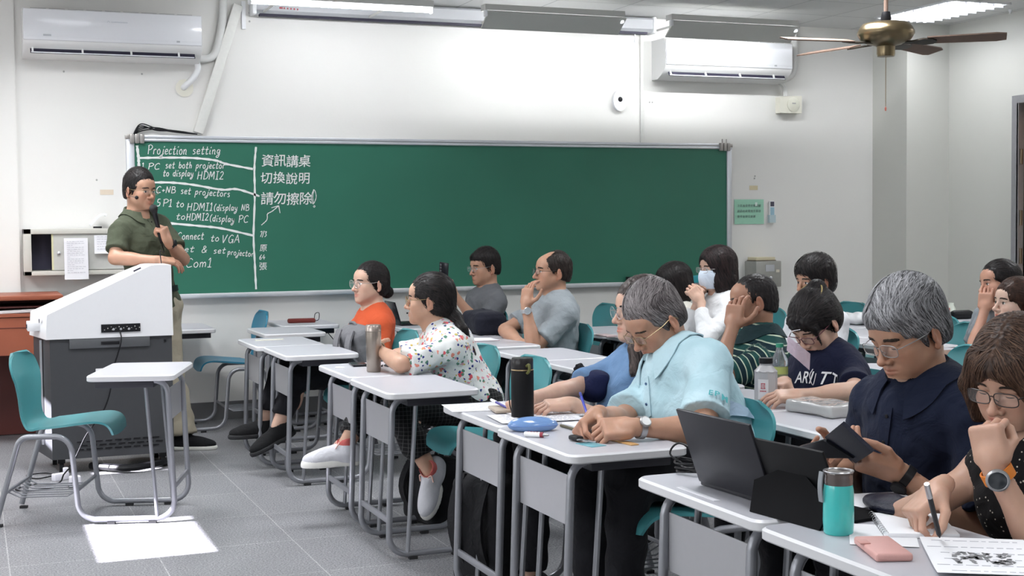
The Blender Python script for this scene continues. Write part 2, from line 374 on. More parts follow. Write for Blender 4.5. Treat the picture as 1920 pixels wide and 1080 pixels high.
# ---- handwriting: single-stroke letters as chalk lines, all on the board face
G = {  # x in 0..w, y: 0 baseline, 1 cap height, 0.6 x-height
 'P': (0.6, [[(0.1, 0), (0.1, 1.0)], [(0.0, 0.95), (0.35, 1.05), (0.6, 0.82), (0.4, 0.55), (0.1, 0.5)]]),
 'r': (0.42, [[(0.1, 0), (0.1, 0.55)], [(0.1, 0.4), (0.25, 0.58), (0.42, 0.52)]]),
 'o': (0.45, [[(0.25, 0.6), (0.05, 0.4), (0.1, 0.08), (0.3, 0.02), (0.42, 0.3), (0.3, 0.56), (0.2, 0.6)]]),
 'j': (0.35, [[(0.28, 0.58), (0.22, 0.1), (0.1, -0.35), (-0.12, -0.38), (-0.1, -0.2), (0.35, 0.1)], [(0.3, 0.78), (0.31, 0.82)]]),
 'e': (0.42, [[(0.05, 0.28), (0.36, 0.36), (0.3, 0.58), (0.12, 0.52), (0.04, 0.25), (0.15, 0.02), (0.42, 0.1)]]),
 'c': (0.4, [[(0.38, 0.5), (0.22, 0.6), (0.05, 0.35), (0.12, 0.03), (0.4, 0.12)]]),
 't': (0.4, [[(0.22, 0.95), (0.15, 0.1), (0.25, 0.0), (0.4, 0.1)], [(0.0, 0.58), (0.42, 0.64)]]),
 'i': (0.22, [[(0.1, 0.55), (0.08, 0.06), (0.22, 0.05)], [(0.13, 0.78), (0.14, 0.82)]]),
 'n': (0.48, [[(0.06, 0.58), (0.08, 0.0)], [(0.08, 0.35), (0.25, 0.58), (0.38, 0.45), (0.36, 0.05), (0.48, 0.04)]]),
 's': (0.4, [[(0.36, 0.55), (0.15, 0.58), (0.08, 0.42), (0.3, 0.25), (0.3, 0.05), (0.05, 0.0)]]),
 'g': (0.45, [[(0.38, 0.55), (0.15, 0.58), (0.05, 0.3), (0.2, 0.1), (0.38, 0.4)], [(0.4, 0.58), (0.36, -0.1), (0.2, -0.4), (0.0, -0.32), (0.15, -0.12), (0.45, 0.05)]]),
 '1': (0.35, [[(0.02, 0.8), (0.18, 1.0), (0.18, 0.0)], [(0.0, 0.0), (0.36, 0.0)]]),
 'l1': (0.25, [[(0.0, 0.78), (0.15, 0.95), (0.12, 0.0)]]),
 'C': (0.62, [[(0.6, 0.85), (0.4, 1.02), (0.12, 0.75), (0.08, 0.3), (0.25, 0.02), (0.62, 0.12)]]),
 'b': (0.45, [[(0.1, 1.0), (0.08, 0.05)], [(0.1, 0.4), (0.3, 0.58), (0.42, 0.3), (0.28, 0.02), (0.08, 0.08)]]),
 'h': (0.46, [[(0.1, 1.0), (0.08, 0.0)], [(0.09, 0.35), (0.25, 0.55), (0.38, 0.42), (0.36, 0.0)]]),
 'd': (0.46, [[(0.36, 0.5), (0.15, 0.58), (0.05, 0.3), (0.16, 0.02), (0.36, 0.2)], [(0.42, 1.0), (0.38, 0.05), (0.46, 0.02)]]),
 'p': (0.46, [[(0.1, 0.58), (0.04, -0.45)], [(0.1, 0.4), (0.3, 0.6), (0.42, 0.35), (0.25, 0.05), (0.08, 0.15)]]),
 'l': (0.22, [[(0.12, 1.0), (0.08, 0.1), (0.22, 0.03)]]),
 'a': (0.46, [[(0.38, 0.52), (0.15, 0.58), (0.04, 0.25), (0.18, 0.02), (0.38, 0.35)], [(0.4, 0.58), (0.37, 0.08), (0.48, 0.04)]]),
 'y': (0.45, [[(0.05, 0.58), (0.1, 0.2), (0.3, 0.2), (0.4, 0.58)], [(0.4, 0.58), (0.32, -0.2), (0.12, -0.45), (0.0, -0.3), (0.45, 0.1)]]),
 'H': (0.62, [[(0.08, 1.0), (0.04, 0.0)], [(0.52, 1.0), (0.5, 0.0)], [(0.05, 0.5), (0.52, 0.54)]]),
 'D': (0.6, [[(0.1, 1.0), (0.08, 0.0)], [(0.0, 1.0), (0.4, 0.95), (0.6, 0.6), (0.45, 0.15), (0.05, 0.0)]]),
 'M': (0.7, [[(0.04, 0.0), (0.12, 1.0), (0.34, 0.3)], [(0.34, 0.3), (0.58, 1.0), (0.64, 0.0)]]),
 'I': (0.4, [[(0.2, 1.0), (0.2, 0.0)], [(0.02, 1.0), (0.38, 1.0)], [(0.02, 0.0), (0.38, 0.0)]]),
 '2': (0.5, [[(0.05, 0.8), (0.25, 1.0), (0.42, 0.75), (0.2, 0.3), (0.02, 0.02)], [(0.02, 0.02), (0.5, 0.04)]]),
 '+': (0.4, [[(0.2, 0.6), (0.2, 0.2)], [(0.02, 0.4), (0.4, 0.42)]]),
 'N': (0.6, [[(0.06, 0.0), (0.1, 1.0)], [(0.1, 1.0), (0.46, 0.05)], [(0.46, 0.05), (0.54, 1.0)]]),
 'B': (0.55, [[(0.08, 1.0), (0.06, 0.0)], [(0.05, 0.98), (0.4, 0.92), (0.38, 0.6), (0.1, 0.55)], [(0.1, 0.55), (0.5, 0.45), (0.48, 0.08), (0.04, 0.0)]]),
 '(': (0.3, [[(0.28, 1.1), (0.08, 0.7), (0.08, 0.2), (0.26, -0.15)]]),
 'V': (0.55, [[(0.0, 1.0), (0.14, 0.0)], [(0.14, 0.0), (0.52, 1.05)]]),
 'U': (0.58, [[(0.05, 1.0), (0.08, 0.2), (0.28, 0.0), (0.48, 0.2), (0.54, 1.0)]]),
 'G': (0.62, [[(0.58, 0.85), (0.35, 1.0), (0.08, 0.6), (0.15, 0.1), (0.4, 0.02), (0.56, 0.4)], [(0.36, 0.42), (0.62, 0.44)], [(0.58, 0.44), (0.58, -0.05)]]),
 'A': (0.6, [[(0.0, 0.0), (0.3, 1.05)], [(0.3, 1.05), (0.58, 0.0)], [(0.1, 0.38), (0.5, 0.4)]]),
 'k': (0.45, [[(0.1, 1.0), (0.06, 0.0)], [(0.4, 0.6), (0.1, 0.28)], [(0.18, 0.35), (0.42, 0.02)]]),
 '&': (0.6, [[(0.58, 0.05), (0.2, 0.75), (0.3, 1.0), (0.45, 0.8), (0.1, 0.4), (0.15, 0.05), (0.4, 0.1), (0.6, 0.45)]]),
 'm': (0.66, [[(0.05, 0.58), (0.06, 0.0)], [(0.06, 0.4), (0.2, 0.58), (0.3, 0.4), (0.3, 0.0)], [(0.3, 0.4), (0.46, 0.58), (0.56, 0.4), (0.56, 0.02)]]),
 'u': (0.46, [[(0.06, 0.58), (0.08, 0.1), (0.25, 0.02), (0.38, 0.25)], [(0.4, 0.58), (0.38, 0.05), (0.48, 0.03)]]),
 '6': (0.45, [[(0.35, 1.0), (0.1, 0.5), (0.1, 0.1), (0.3, 0.0), (0.4, 0.3), (0.2, 0.45), (0.08, 0.3)]]),
 '4': (0.45, [[(0.25, 1.0), (0.05, 0.35), (0.5, 0.38)], [(0.35, 0.6), (0.33, -0.05)]]),
 '7': (0.4, [[(0.0, 0.9), (0.4, 0.95), (0.15, 0.0)]]),
 '3': (0.4, [[(0.02, 0.9), (0.35, 0.92), (0.2, 0.6), (0.4, 0.3), (0.05, 0.0)]]),
 '/': (0.35, [[(0.3, 1.1), (0.0, -0.1)]]),
 '5': (0.45, [[(0.4, 1.0), (0.1, 0.95), (0.08, 0.55), (0.38, 0.5), (0.35, 0.1), (0.05, 0.0)]]),
 ':': (0.2, [[(0.1, 0.5), (0.11, 0.53)], [(0.09, 0.1), (0.1, 0.13)]]), ' ': (0.4, []),
}
YF = YW - 0.0445   # board face
def stroke(m, P, w):
    """flat chalk ribbon lying on the board face"""
    P = [np.array(p) for p in (spline(P, 6) if len(P) > 2 else P)]; L, Rr = [], []
    for i in range(len(P)):
        d = P[min(i + 1, len(P) - 1)] - P[max(i - 1, 0)]; d = d / max(np.linalg.norm(d), 1e-6); nn = np.array([-d[1], d[0]])
        ww = w * (0.5 + 0.12 * math.sin(i * 2.3 + P[0][0] * 50)); L.append(P[i] + nn * ww); Rr.append(P[i] - nn * ww)
    m.grid([[(a[0], -0.0010, a[1]), (b_[0], -0.0010, b_[1])] for a, b_ in zip(L, Rr)])
def write(m, text, x, z, h, width=None, w=0.0055, slope=0.0, slant=0.16):
    tot = sum(G[c][0] + 0.13 for c in text) * h; kx = (width / tot) if width else 1.0; cx = 0.0
    for ch in text:
        gw, st = G[ch]
        for s_ in st:
            q = [((cx + (p[0] + slant * p[1]) * h * kx), p[1] * h) for p in s_]
            if len(q) == 2 and abs(q[0][0] - q[1][0]) + abs(q[0][1] - q[1][1]) < 0.006: q[1] = (q[1][0] + 0.005, q[1][1] + 0.006)
            stroke(m, [(x + a, z + b_ + slope * a) for a, b_ in q], w)
        cx += (gw + 0.13) * h * kx
W_ = MB()
def line(pts, w): stroke(W_, [(p[0] - BX0, p[1] - BZ0) for p in pts], w)
line([(1.111, 1.959), (1.119, 1.872), (1.121, 1.806), (1.123, 1.70)], 0.018)
line([(1.941, 1.959), (1.927, 1.811), (1.926, 1.607), (1.912, 1.323), (1.917, 1.129), (1.923, 0.935)], 0.014)
line([(1.125, 1.872), (1.3, 1.876), (1.494, 1.875), (1.649, 1.86), (1.727, 1.835), (1.916, 1.80)], 0.015)
line([(1.15, 1.70), (1.327, 1.702), (1.491, 1.686), (1.69, 1.652), (1.802, 1.655), (1.96, 1.605)], 0.015)
line([(1.30, 1.418), (1.529, 1.395), (1.684, 1.376), (1.907, 1.323)], 0.015)
for (tx, x, z, h, wd, sl) in [
    ('Projection', 1.18, 1.899, 0.062, 0.275, 0.0), ('setting', 1.489, 1.903, 0.056, 0.20, 0.0),
    ('1', 1.138, 1.797, 0.04, 0.02, 0), ('PC', 1.18, 1.793, 0.042, 0.085, 0), ('set both projector', 1.300, 1.802, 0.046, 0.42, 0),
    ('to display', 1.282, 1.746, 0.044, 0.215, 0), ('HDMI2', 1.519, 1.725, 0.056, 0.19, 0),
    ('C+NB', 1.231, 1.628, 0.046, 0.14, 0), ('set projectors', 1.402, 1.624, 0.046, 0.35, -0.07), ('5', 1.235, 1.536, 0.05, 0.03, 0), ('P1', 1.275, 1.533, 0.05, 0.07, 0),
    ('to', 1.367, 1.53, 0.045, 0.06, 0), ('HDMI1', 1.443, 1.504, 0.053, 0.185, 0), ('(display NB', 1.631, 1.502, 0.046, 0.255, 0),
    ('to', 1.365, 1.442, 0.044, 0.07, 0), ('HDMI2', 1.437, 1.434, 0.05, 0.16, 0), ('(display', 1.600, 1.428, 0.046, 0.18, -0.05), ('PC', 1.803, 1.416, 0.05, 0.075, 0),
    ('Connect', 1.370, 1.300, 0.05, 0.19, 0), ('to', 1.604, 1.285, 0.046, 0.065, 0), ('VGA', 1.685, 1.272, 0.056, 0.13, 0),
    ('ket', 1.377, 1.212, 0.042, 0.115, 0), ('&', 1.536, 1.204, 0.048, 0.045, 0), ('set', 1.622, 1.198, 0.042, 0.09, 0), ('projector', 1.722, 1.188, 0.042, 0.19, -0.1),
    ('Com1', 1.424, 1.102, 0.062, 0.19, 0), ('7/3', 1.957, 1.312, 0.04, 0.05, 0), ('64', 1.948, 1.150, 0.034, 0.046, 0)]:
    write(W_, tx, x - BX0, z - BZ0, h, wd, w=0.0052, slope=sl)
line([(1.97, 1.397), (2.005, 1.428), (2.014, 1.45), (2.016, 1.478), (2.05, 1.497), (2.098, 1.535)], 0.006)
line([(2.044, 1.521), (2.098, 1.536)], 0.006); line([(2.098, 1.536), (2.107, 1.483)], 0.006)
line([(2.358, 1.655), (2.340, 1.60), (2.352, 1.548), (2.376, 1.60), (2.362, 1.652), (2.350, 1.60), (2.356, 1.555)], 0.005); line([(2.352, 1.532), (2.36, 1.524), (2.366, 1.532), (2.356, 1.538)], 0.005)
W_.build('chalk_writing', M_chalk, cb, loc=(0, -0.0445, 0))
# the column of Chinese characters (built-in font outlines, slimmed and sheared like handwriting)
def cjk(text, x, z, size, step, name='chalk_characters', vertical=False, offs=0.006):
    mm = MB()
    for i, ch in enumerate(text):
        cu = bpy.data.curves.new('tmp', 'FONT'); cu.body = ch; cu.size = size; cu.shear = 0.06; cu.offset = offs * size; cu.resolution_u = 3
        o = bpy.data.objects.new('tmp', cu); C.objects.link(o)
        dg = bpy.context.evaluated_depsgraph_get(); me = bpy.data.meshes.new_from_object(o.evaluated_get(dg))
        ox, oz = (0, -i * step) if vertical else (i * step, 0.004 * math.sin(i * 2.1) * size * 10)
        mm.add([(x + ox + v.co.x, -0.0010, z + oz + v.co.y) for v in me.vertices], [list(p.vertices) for p in me.polygons], 0, False)
        bpy.data.objects.remove(o); bpy.data.curves.remove(cu); bpy.data.meshes.remove(me)
    return mm
def chalk_row(text, x, z, size, step):
    for k, ch in enumerate(text): cjk(ch, x + k * step - BX0, z - BZ0 + 0.004 * math.sin(k * 2.1), size, step).build('chalk_character', M_chalk, cb, loc=(0, -0.0445, 0))
chalk_row('資訊講桌', 1.975, 1.826, 0.094, 0.090)
chalk_row('切換說明', 1.966, 1.703, 0.090, 0.092)
chalk_row('請勿擦除', 1.964, 1.552, 0.098, 0.094)
chalk_row('原', 1.953, 1.212, 0.056, 0.05)
chalk_row('張', 1.945, 1.078, 0.060, 0.05)

# cable bundle lying along the top of the board, left end
c = MB()
for k in range(5):
    c.tube(spline([(1.08, YW - 0.03 - 0.006 * k, 2.02), (1.14, YW - 0.03, 2.06 + 0.012 * k), (1.25, YW - 0.03, 2.075 + 0.010 * math.sin(k * 1.7)), (1.40, YW - 0.025, 2.058 + 0.006 * math.cos(k * 2.0)), (1.53, YW - 0.02, 2.045)], 8), 0.0045, 6)
tag(c.build('cable_bundle', M_black), 'bundle of black cables looped over the top left corner of the chalkboard', 'cable')
# slanting cable trunking
c = MB(); c.box((0, 0, 0), (0.068, 0.05, 0.96), bev=0.004)
t = c.build('cable_trunking', mat('trunking_white', (0.78, 0.78, 0.74), 0.5), loc=(1.684, YW - 0.027, 2.51), rot=(0, math.atan2(0.30, 0.917), 0)); tag(t, 'white slanting cable trunking between the left air conditioner and the chalkboard', 'trunking')
# air conditioners
M_ac = mat('air_conditioner_white', (0.84, 0.85, 0.88), 0.18, var=0.01, coat=0.3)
M_ac2 = mat('air_conditioner_side', (0.80, 0.80, 0.79), 0.35, var=0.01)
def aircon(x0, label, dy):
    W, H, D = 1.17, 0.315, 0.24
    a = thing('air_conditioner', label, 'air conditioner', (x0, YW, 2.535), 0, 'air conditioners on the chalkboard wall')
    prof = [(0, 0.0), (-0.10, 0.0), (-0.165, 0.03), (-D + 0.012, 0.075), (-D, 0.10), (-D, H - 0.03), (-D + 0.03, H), (0, H)]
    MB().prism(prof, 0, W, axis=0).build('body', M_ac2, a)
    p = MB(); p.box((W / 2, -D - 0.004, 0.205), (W - 0.004, 0.016, 0.205), bev=0.006); p.box((W / 2, -D - 0.012, 0.128), (W - 0.01, 0.004, 0.006))
    p.build('front_panel', M_ac, a)
    sl = math.atan2(0.045, 0.075)
    MB().box((W / 2, -0.196, 0.046), (W - 0.09, 0.004, 0.062), rot=(-0.535, 0, 0)).build('air_outlet', M_dark, a)
    lv = MB(); lv.box((W / 2, -0.190, 0.030), (W - 0.10, 0.05, 0.008), rot=(0.25, 0, 0), bev=0.003)
    lv.build('louver', M_ac, a)
    for k in range(4): MB().box((0.06 + k * (W - 0.12) / 3.3, -0.20, 0.046), (0.012, 0.02, 0.045), rot=(-0.535, 0, 0)).build('vane_clip', M_ac2, a)
    g = MB()
    for k in range(9): g.box((0.10 + k * 0.12, -0.13, H + 0.001), (0.10, 0.16, 0.006))
    g.build('top_grille', mat('grille_grey', (0.5, 0.5, 0.5), 0.5), a)
    MB().box((W * 0.13, -D - 0.0135, 0.135), (0.05, 0.002, 0.012)).build('badge', mat('badge_grey', (0.45, 0.47, 0.50), 0.4), a)
    lg = MB(); stroke(lg, [(0, 0), (0.008, 0.010), (0.018, 0.0)], 0.003); 
    for k in range(12): lg.box((0.03 + k * 0.009, 0, 0.004), (0.006, 0.001, 0.007))
    lg.build('logo', mat('logo_grey', (0.60, 0.63, 0.68), 0.3), a, loc=(W * 0.46, -D - 0.013, 0.235))
    dm = MB(); dm.box((W * 0.86, -D - 0.0135, 0.125), (0.022, 0.002, 0.012)); dm.build('indicator', mat('badge_grey', (0.45, 0.47, 0.50), 0.4), a)
    return a
aircon(0.372, 'white split air conditioner at the left, above the wall cabinet', 0)
aircon(5.16, 'white split air conditioner at the right, under the batten light', 0)
# refrigerant hoses
M_hose = mat('pipe_wrap', (0.70, 0.70, 0.68), 0.6, var=0.03)
h = MB(); h.tube(spline([(1.50, YW - 0.05, 2.60), (1.57, YW - 0.04, 2.575), (1.65, YW - 0.035, 2.60), (1.69, YW - 0.035, 2.70), (1.72, YW - 0.035, 2.86), (1.73, YW - 0.04, CEIL)], 8), 0.028, 10)
tag(h.build('refrigerant_hose', M_hose), 'grey wrapped hose curving up behind the slanting trunking', 'hose')
h = MB(); h.tube(spline([(1.53, YW - 0.05, 2.56), (1.54, YW - 0.045, 2.50), (1.50, YW - 0.04, 2.43), (1.45, YW - 0.02, 2.38), (1.445, YW + 0.01, 2.37)], 8), 0.022, 10); 
t = thing('drain_pipe', 'white drain pipe bending into the wall below the left air conditioner', 'pipe'); h.build('pipe', M_whitepl, t)
MB().lathe([(0.0, -0.004), (0.06, -0.004), (0.062, 0.008), (0.03, 0.012), (0, 0.012)], (1.45, YW, 2.37), M=Euler((PI / 2, 0, 0)).to_matrix()).build('wall_plate', M_cream, t)
h = MB(); h.tube(spline([(6.34, YW - 0.06, 2.56), (6.45, YW - 0.05, 2.62), (6.48, YW - 0.05, 2.75), (6.48, YW - 0.05, 2.88), (6.46, YW - 0.06, CEIL)], 8), 0.03, 10); h.tube(spline([(6.31, YW - 0.06, 2.56), (6.37, YW - 0.05, 2.52), (6.40, YW - 0.04, 2.44)], 6), 0.02, 8)
tag(h.build('refrigerant_hose', M_hose), 'grey wrapped hose at the right end of the right air conditioner', 'hose')
bl = thing('alarm_box', 'cream wall box with a round cover below the right air conditioner', 'alarm', (6.43, YW, 2.365))
MB().prism([(-0.105, 0.065), (0.105, 0.075), (0.105, -0.07), (-0.105, -0.07)], -0.075, 0.0, axis=1).build('housing', M_cream, bl)
MB().lathe([(0.0, 0), (0.058, 0.0), (0.06, 0.008), (0.05, 0.012), (0, 0.013)], (0.02, -0.074, 0.0), M=Euler((PI / 2, 0, 0)).to_matrix()).build('round_cover', mat('cream_cover', (0.74, 0.73, 0.62), 0.4), bl)
MB().box((0.02, -0.0875, 0.01), (0.035, 0.002, 0.01)).build('emblem', M_greymetal, bl)
cs = thing('wall_sensor', 'small white wall sensor with a dark round lens above the board', 'sensor', (4.86, YW, 2.365))
MB().prism([(0.06 * math.cos(t) , 0.085 * math.sin(t)) for t in np.linspace(0, 2 * PI, 24)[:-1]], -0.035, 0, axis=1).build('body', M_whitepl, cs)
MB().lathe([(0, 0.008), (0.014, 0.005), (0.02, 0), (0.02, -0.01)], (0.0, -0.035, 0.008), M=Euler((PI / 2, 0, 0)).to_matrix(), n=20).build('lens', M_black, cs)
# notice, remote, tape
M_gpaper = mat('green_paper', (0.36, 0.66, 0.50), 0.8, var=0.03)
M_ink = mat('printed_ink', (0.10, 0.13, 0.12), 0.8)
nt_ = thing('notice_paper', 'mint green notice paper with three printed lines right of the chalkboard', 'notice', (6.063, YW, 1.472))
MB().sheet([[(x, -0.004 - 0.006 * (abs(x) / 0.14) ** 2 * (1 if z < 0 else 0.3), z) for z in np.linspace(-0.103, 0.103, 4)] for x in np.linspace(-0.142, 0.142, 8)], 0.0012).build('sheet', M_gpaper, nt_)
for row, tx in enumerate(('冷氣機使用完畢請關', '請節約用電隨手關燈', '使用後歸位謝謝')):
    q = cjk(tx, -0.118, 0.042 - row * 0.045, 0.024, 0.0255, offs=0.0); q.build('printed_line', M_ink, nt_, loc=(0, -0.0115, 0))
MB().sheet([[(0.055 + a, -0.0135, 0.048 + b_) for b_ in (0, 0.03)] for a in (0, 0.02)], 0.001).build('tape_piece', mat('pale_tape', (0.72, 0.84, 0.78), 0.4), nt_)
rm = thing('remote_control', 'white remote control hanging in a wall holder beside the green notice', 'remote control', (6.278, YW, 1.474))
MB().box((0, -0.012, 0.0), (0.05, 0.022, 0.175), bev=0.006).build('body', M_whitepl, rm)
MB().box((0, -0.0245, 0.062), (0.036, 0.002, 0.04)).build('screen', mat('remote_dark', (0.08, 0.08, 0.12), 0.3), rm)
MB().box((0, -0.0245, 0.0), (0.038, 0.002, 0.07)).build('keypad', mat('remote_blue', (0.35, 0.55, 0.66), 0.5), rm)
MB().prism([(-0.03, -0.095), (0.03, -0.095), (0.03, -0.03), (-0.03, -0.03)], -0.03, 0, axis=1).build('holder', mat('holder_blue', (0.50, 0.62, 0.66), 0.4), rm)
M_tape = mat('old_masking_tape', (0.66, 0.58, 0.38), 0.7, var=0.06)
tag(MB().sheet([[(6.11 + a, YW - 0.0015, 1.672 + b_) for b_ in (-0.018, 0.018)] for a in (-0.04, 0.0, 0.04)], 0.001).build('tape_scrap', M_tape), 'scrap of yellowed tape above the green notice', 'tape')
tag(MB().sheet([[(0.905 + a, YW - 0.0015, 1.635 + b_) for b_ in (-0.018, 0.018)] for a in (-0.045, 0.0, 0.045)], 0.001).build('tape_scrap', mat('old_cream_tape', (0.70, 0.60, 0.48), 0.7)), 'scrap of beige tape on the wall behind the lecturer', 'tape')
# screws / anchors left in the wall
sc = MB()
for (x, z) in ((0.64, 2.46), (1.16, 2.46), (1.55, 2.10), (5.14, 2.36), (5.165, 2.36), (1.92, 2.92), (1.92, 2.86), (6.12, 1.75), (6.125, 1.77), (0.30, 2.90), (0.84, 1.72)):
    sc.lathe([(0, 0.004), (0.006, 0.003), (0.007, 0)], (x, YW, z), M=Euler((PI / 2, 0, 0)).to_matrix(), n=10)
o = sc.build('wall_anchors', M_greymetal); struct(o); o.name = 'trim_2'
# projection screen case
M_case = mat('screen_case_grey', (0.50, 0.51, 0.53), 0.4, 0.1, var=0.02)
ps = thing('projection_screen', 'long grey roll-up projection screen case above the chalkboard', 'projection screen', (1.93, YW, 2.935))
SW = 3.19
MB().prism([(-0.02, -0.035), (-0.11, -0.035), (-0.135, -0.01), (-0.135, 0.065), (-0.12, 0.08), (-0.02, 0.08)], 0, SW, axis=0).build('case', M_case, ps)
MB().box((SW / 2 - 0.01, -0.10, -0.042), (SW - 0.1, 0.045, 0.018)).build('screen_bar', M_dark, ps)  # dark strip stands in for the shaded slot under the case
for x in (0.0, SW): MB().box((x, -0.075, 0.022), (0.03, 0.14, 0.13), bev=0.01).build('end_cap', M_whitepl, ps)
lg = MB()
for k, w in enumerate((0.030, 0.012, 0.012, 0.012, 0.014, 0.012)): lg.box((0.19 + k * 0.024, -0.1365, 0.01 - k * 0.001), (w * 0.8, 0.002, 0.012))
lg.build('logo', mat('logo_red', (0.45, 0.08, 0.10), 0.5), ps)
c = MB(); c.tube([(SW - 0.16, -0.10, -0.05), (SW - 0.158, -0.10, -0.09)], 0.006, 8); c.lathe([(0, 0.012), (0.010, 0.006), (0.010, -0.012), (0, -0.016)], (SW - 0.158, -0.10, -0.10), n=12); c.build('pull_hook', M_whitepl, ps)
# brackets for the screen
c = MB(); c.box((1.875, YW - 0.01, 2.90), (0.03, 0.02, 0.20), bev=0.003); tag(c.build('screen_bracket', M_whitepl), 'white wall bracket at the left end of the screen case', 'bracket')
# batten lights that wash the board: reflector, housing, tube
M_refl = mat('reflector_grey', (0.62, 0.62, 0.59), 0.45, 0.15, var=0.02)
M_tube = mat('lit_tube', (1, 1, 1), 0.4, emit=(0.90, 0.92, 1.0), estr=18.0)
M_cap = mat('tube_cap', (0.9, 0.9, 0.92), 0.3, emit=(0.9, 0.93, 1.0), estr=1.5)
def batten(x0, x1, label, refl=True):
    w = x1 - x0
    t = thing('board_light', label, 'light fixture', (x0, 9.02, 2.86), 0, 'batten lights over the chalkboard')
    MB().prism([(0.0, 0.03), (0.09, 0.03), (0.09, 0.072), (0.0, 0.072)], 0, w, axis=0).build('housing', M_refl, t)
    if refl:
        MB().prism([(-0.005, 0.018), (0.0, 0.028), (0.012, 0.028), (0.145, -0.075), (0.14, -0.082)][::-1], 0.02, w + 0.01, axis=0).build('reflector', M_refl, t)
    for x in (0.012, w - 0.012): MB().box((x, 0.028, 0.012), (0.022, 0.035, 0.05), bev=0.006).build('lamp_holder', M_cap if x > 0.1 else M_whitepl, t)
    MB().tube([(0.02, 0.045 if refl else 0.03, 0.006), (w - 0.02, 0.045 if refl else 0.03, 0.006)], 0.013, 12).build('tube', M_tube, t)
    for x in (0.25, w - 0.25): MB().tube([(x, 0.08, 0.055), (x, YW - 9.02, 0.055)], 0.009, 8).build('wall_arm', M_refl, t)
    area_lamp('board_light_lamp', (x0 + w / 2, 9.02 + 0.07, 2.855), w * 0.95, 0.02, (9.0 if x0 < 4 else 13.0) if refl else 6.0, COOL, rot=(R(38), 0, 0))
    return t
batten(3.41, 4.50, 'grey batten light over the board, middle of three')
batten(4.885, 5.99, 'grey batten light over the board, nearest the right air conditioner')
batten(1.75, 3.03, 'lit batten light at the top edge, leftmost of three', refl=False)
# ceiling troffer lights
M_louver = mat('louver_white', (0.85, 0.85, 0.88), 0.3, emit=(0.80, 0.82, 1.0), estr=0.6)
M_tube2 = mat('lit_troffer_tube', (1, 1, 1), 0.4, emit=(0.93, 0.95, 1.0), estr=9.0)
tro = thing('ceiling_light', 'lit recessed ceiling light panel at the top right above the fan', 'ceiling light', (7.12, 8.76, CEIL), 0, 'recessed ceiling lights')
f = MB()
for (cx, cy, sx, sy) in ((0, -0.46, 0.56, 0.02), (0, 0.46, 0.56, 0.02), (-0.27, 0, 0.02, 0.94), (0.27, 0, 0.02, 0.94)): f.box((cx, cy, -0.006), (sx, sy, 0.016))
f.build('frame', M_whitepl, tro)
for k in range(4): MB().tube([(-0.195 + k * 0.13, -0.44, -0.012), (-0.195 + k * 0.13, 0.44, -0.012)], 0.016, 10).build('tube', M_tube2, tro)
l = MB()
for k in range(9): l.box((0, -0.40 + k * 0.10, -0.016), (0.52, 0.012, 0.026))
for k in range(3): l.box((-0.13 + k * 0.13, 0, -0.016), (0.012, 0.90, 0.026))
l.build('louver', M_louver, tro)
for (x, y) in TROFFERS[1:]: dup(tro, (x, y, CEIL), 0, 'lit recessed ceiling light panel elsewhere in the room')
# ceiling fan
M_blade = mat('fan_blade_brown', (0.17, 0.115, 0.09), 0.6, var=0.15, scale=18, spec=0.2)
fan = thing('ceiling_fan', 'brass ceiling fan with brown wooden blades at the upper right', 'ceiling fan', (4.75, 6.30, CEIL))
MB().tube([(0, 0, 0), (0, 0, -0.52)], 0.012, 12).build('rod', M_blade, fan)
MB().lathe([(0, 0), (0.06, 0), (0.055, -0.04), (0.02, -0.06), (0, -0.06)]).build('canopy', M_brass, fan)
MB().lathe([(0.0, -0.49), (0.022, -0.49), (0.03, -0.53), (0.02, -0.55), (0, -0.55)], n=16).build('coupling', M_black, fan)
h = MB(); h.lathe([(0.0, -0.545), (0.09, -0.548), (0.125, -0.555), (0.142, -0.575), (0.156, -0.60), (0.155, -0.615), (0.135, -0.645), (0.10, -0.665), (0.06, -0.675), (0.05, -0.68), (0.05, -0.72), (0.046, -0.735), (0, -0.737)], n=48)
h.build('motor_housing', M_brass, fan)
for ang in (-18, 48, 124, 197):
    a = R(ang - 21.7); bl = MB(); pts = []
    for x in np.linspace(0.22, 0.63, 9):
        t = (x - 0.22) / 0.41; w = (0.046 + 0.014 * t) * (1 if t < 0.95 else 0.75)
        pts.append([(x, y, -0.655 - y * 0.24) for y in np.linspace(-w, w, 4)])
    bl.sheet(pts, 0.007); o = bl.build('blade', M_blade, fan, rot=(0, 0, a))
    br = MB(); br.sheet([[(x, y, -0.662 - y * 0.24) for y in (-wy, wy)] for x, wy in ((0.05, 0.014), (0.10, 0.012), (0.15, 0.02), (0.20, 0.045), (0.25, 0.035), (0.27, 0.01))], 0.008)
    br.build('blade_bracket', mat('bracket_dark', (0.05, 0.04, 0.03), 0.4, 0.6), o)
c = MB(); c.tube([(0, 0, -0.735), (0, 0.0, -1.01)], 0.0022, 6); c.build('pull_chain', M_brass, fan)
MB().lathe([(0, 0.012), (0.006, 0), (0.004, -0.014), (0, -0.016)], (0, 0, -1.02), n=10).build('chain_knob', mat('knob_red', (0.45, 0.12, 0.08), 0.4), fan)
MB().lathe([(0, 0), (0.018, -0.002), (0.022, -0.02), (0.012, -0.034), (0, -0.036)], n=16)
sp = thing('sprinkler_head', 'tiny white sprinkler head on the ceiling near the right wall', 'sprinkler', (7.62, 8.55, CEIL))
MB().lathe([(0, 0), (0.018, -0.002), (0.012, -0.012), (0.006, -0.03), (0.013, -0.036), (0, -0.038)], n=14).build('head', M_whitepl, sp)
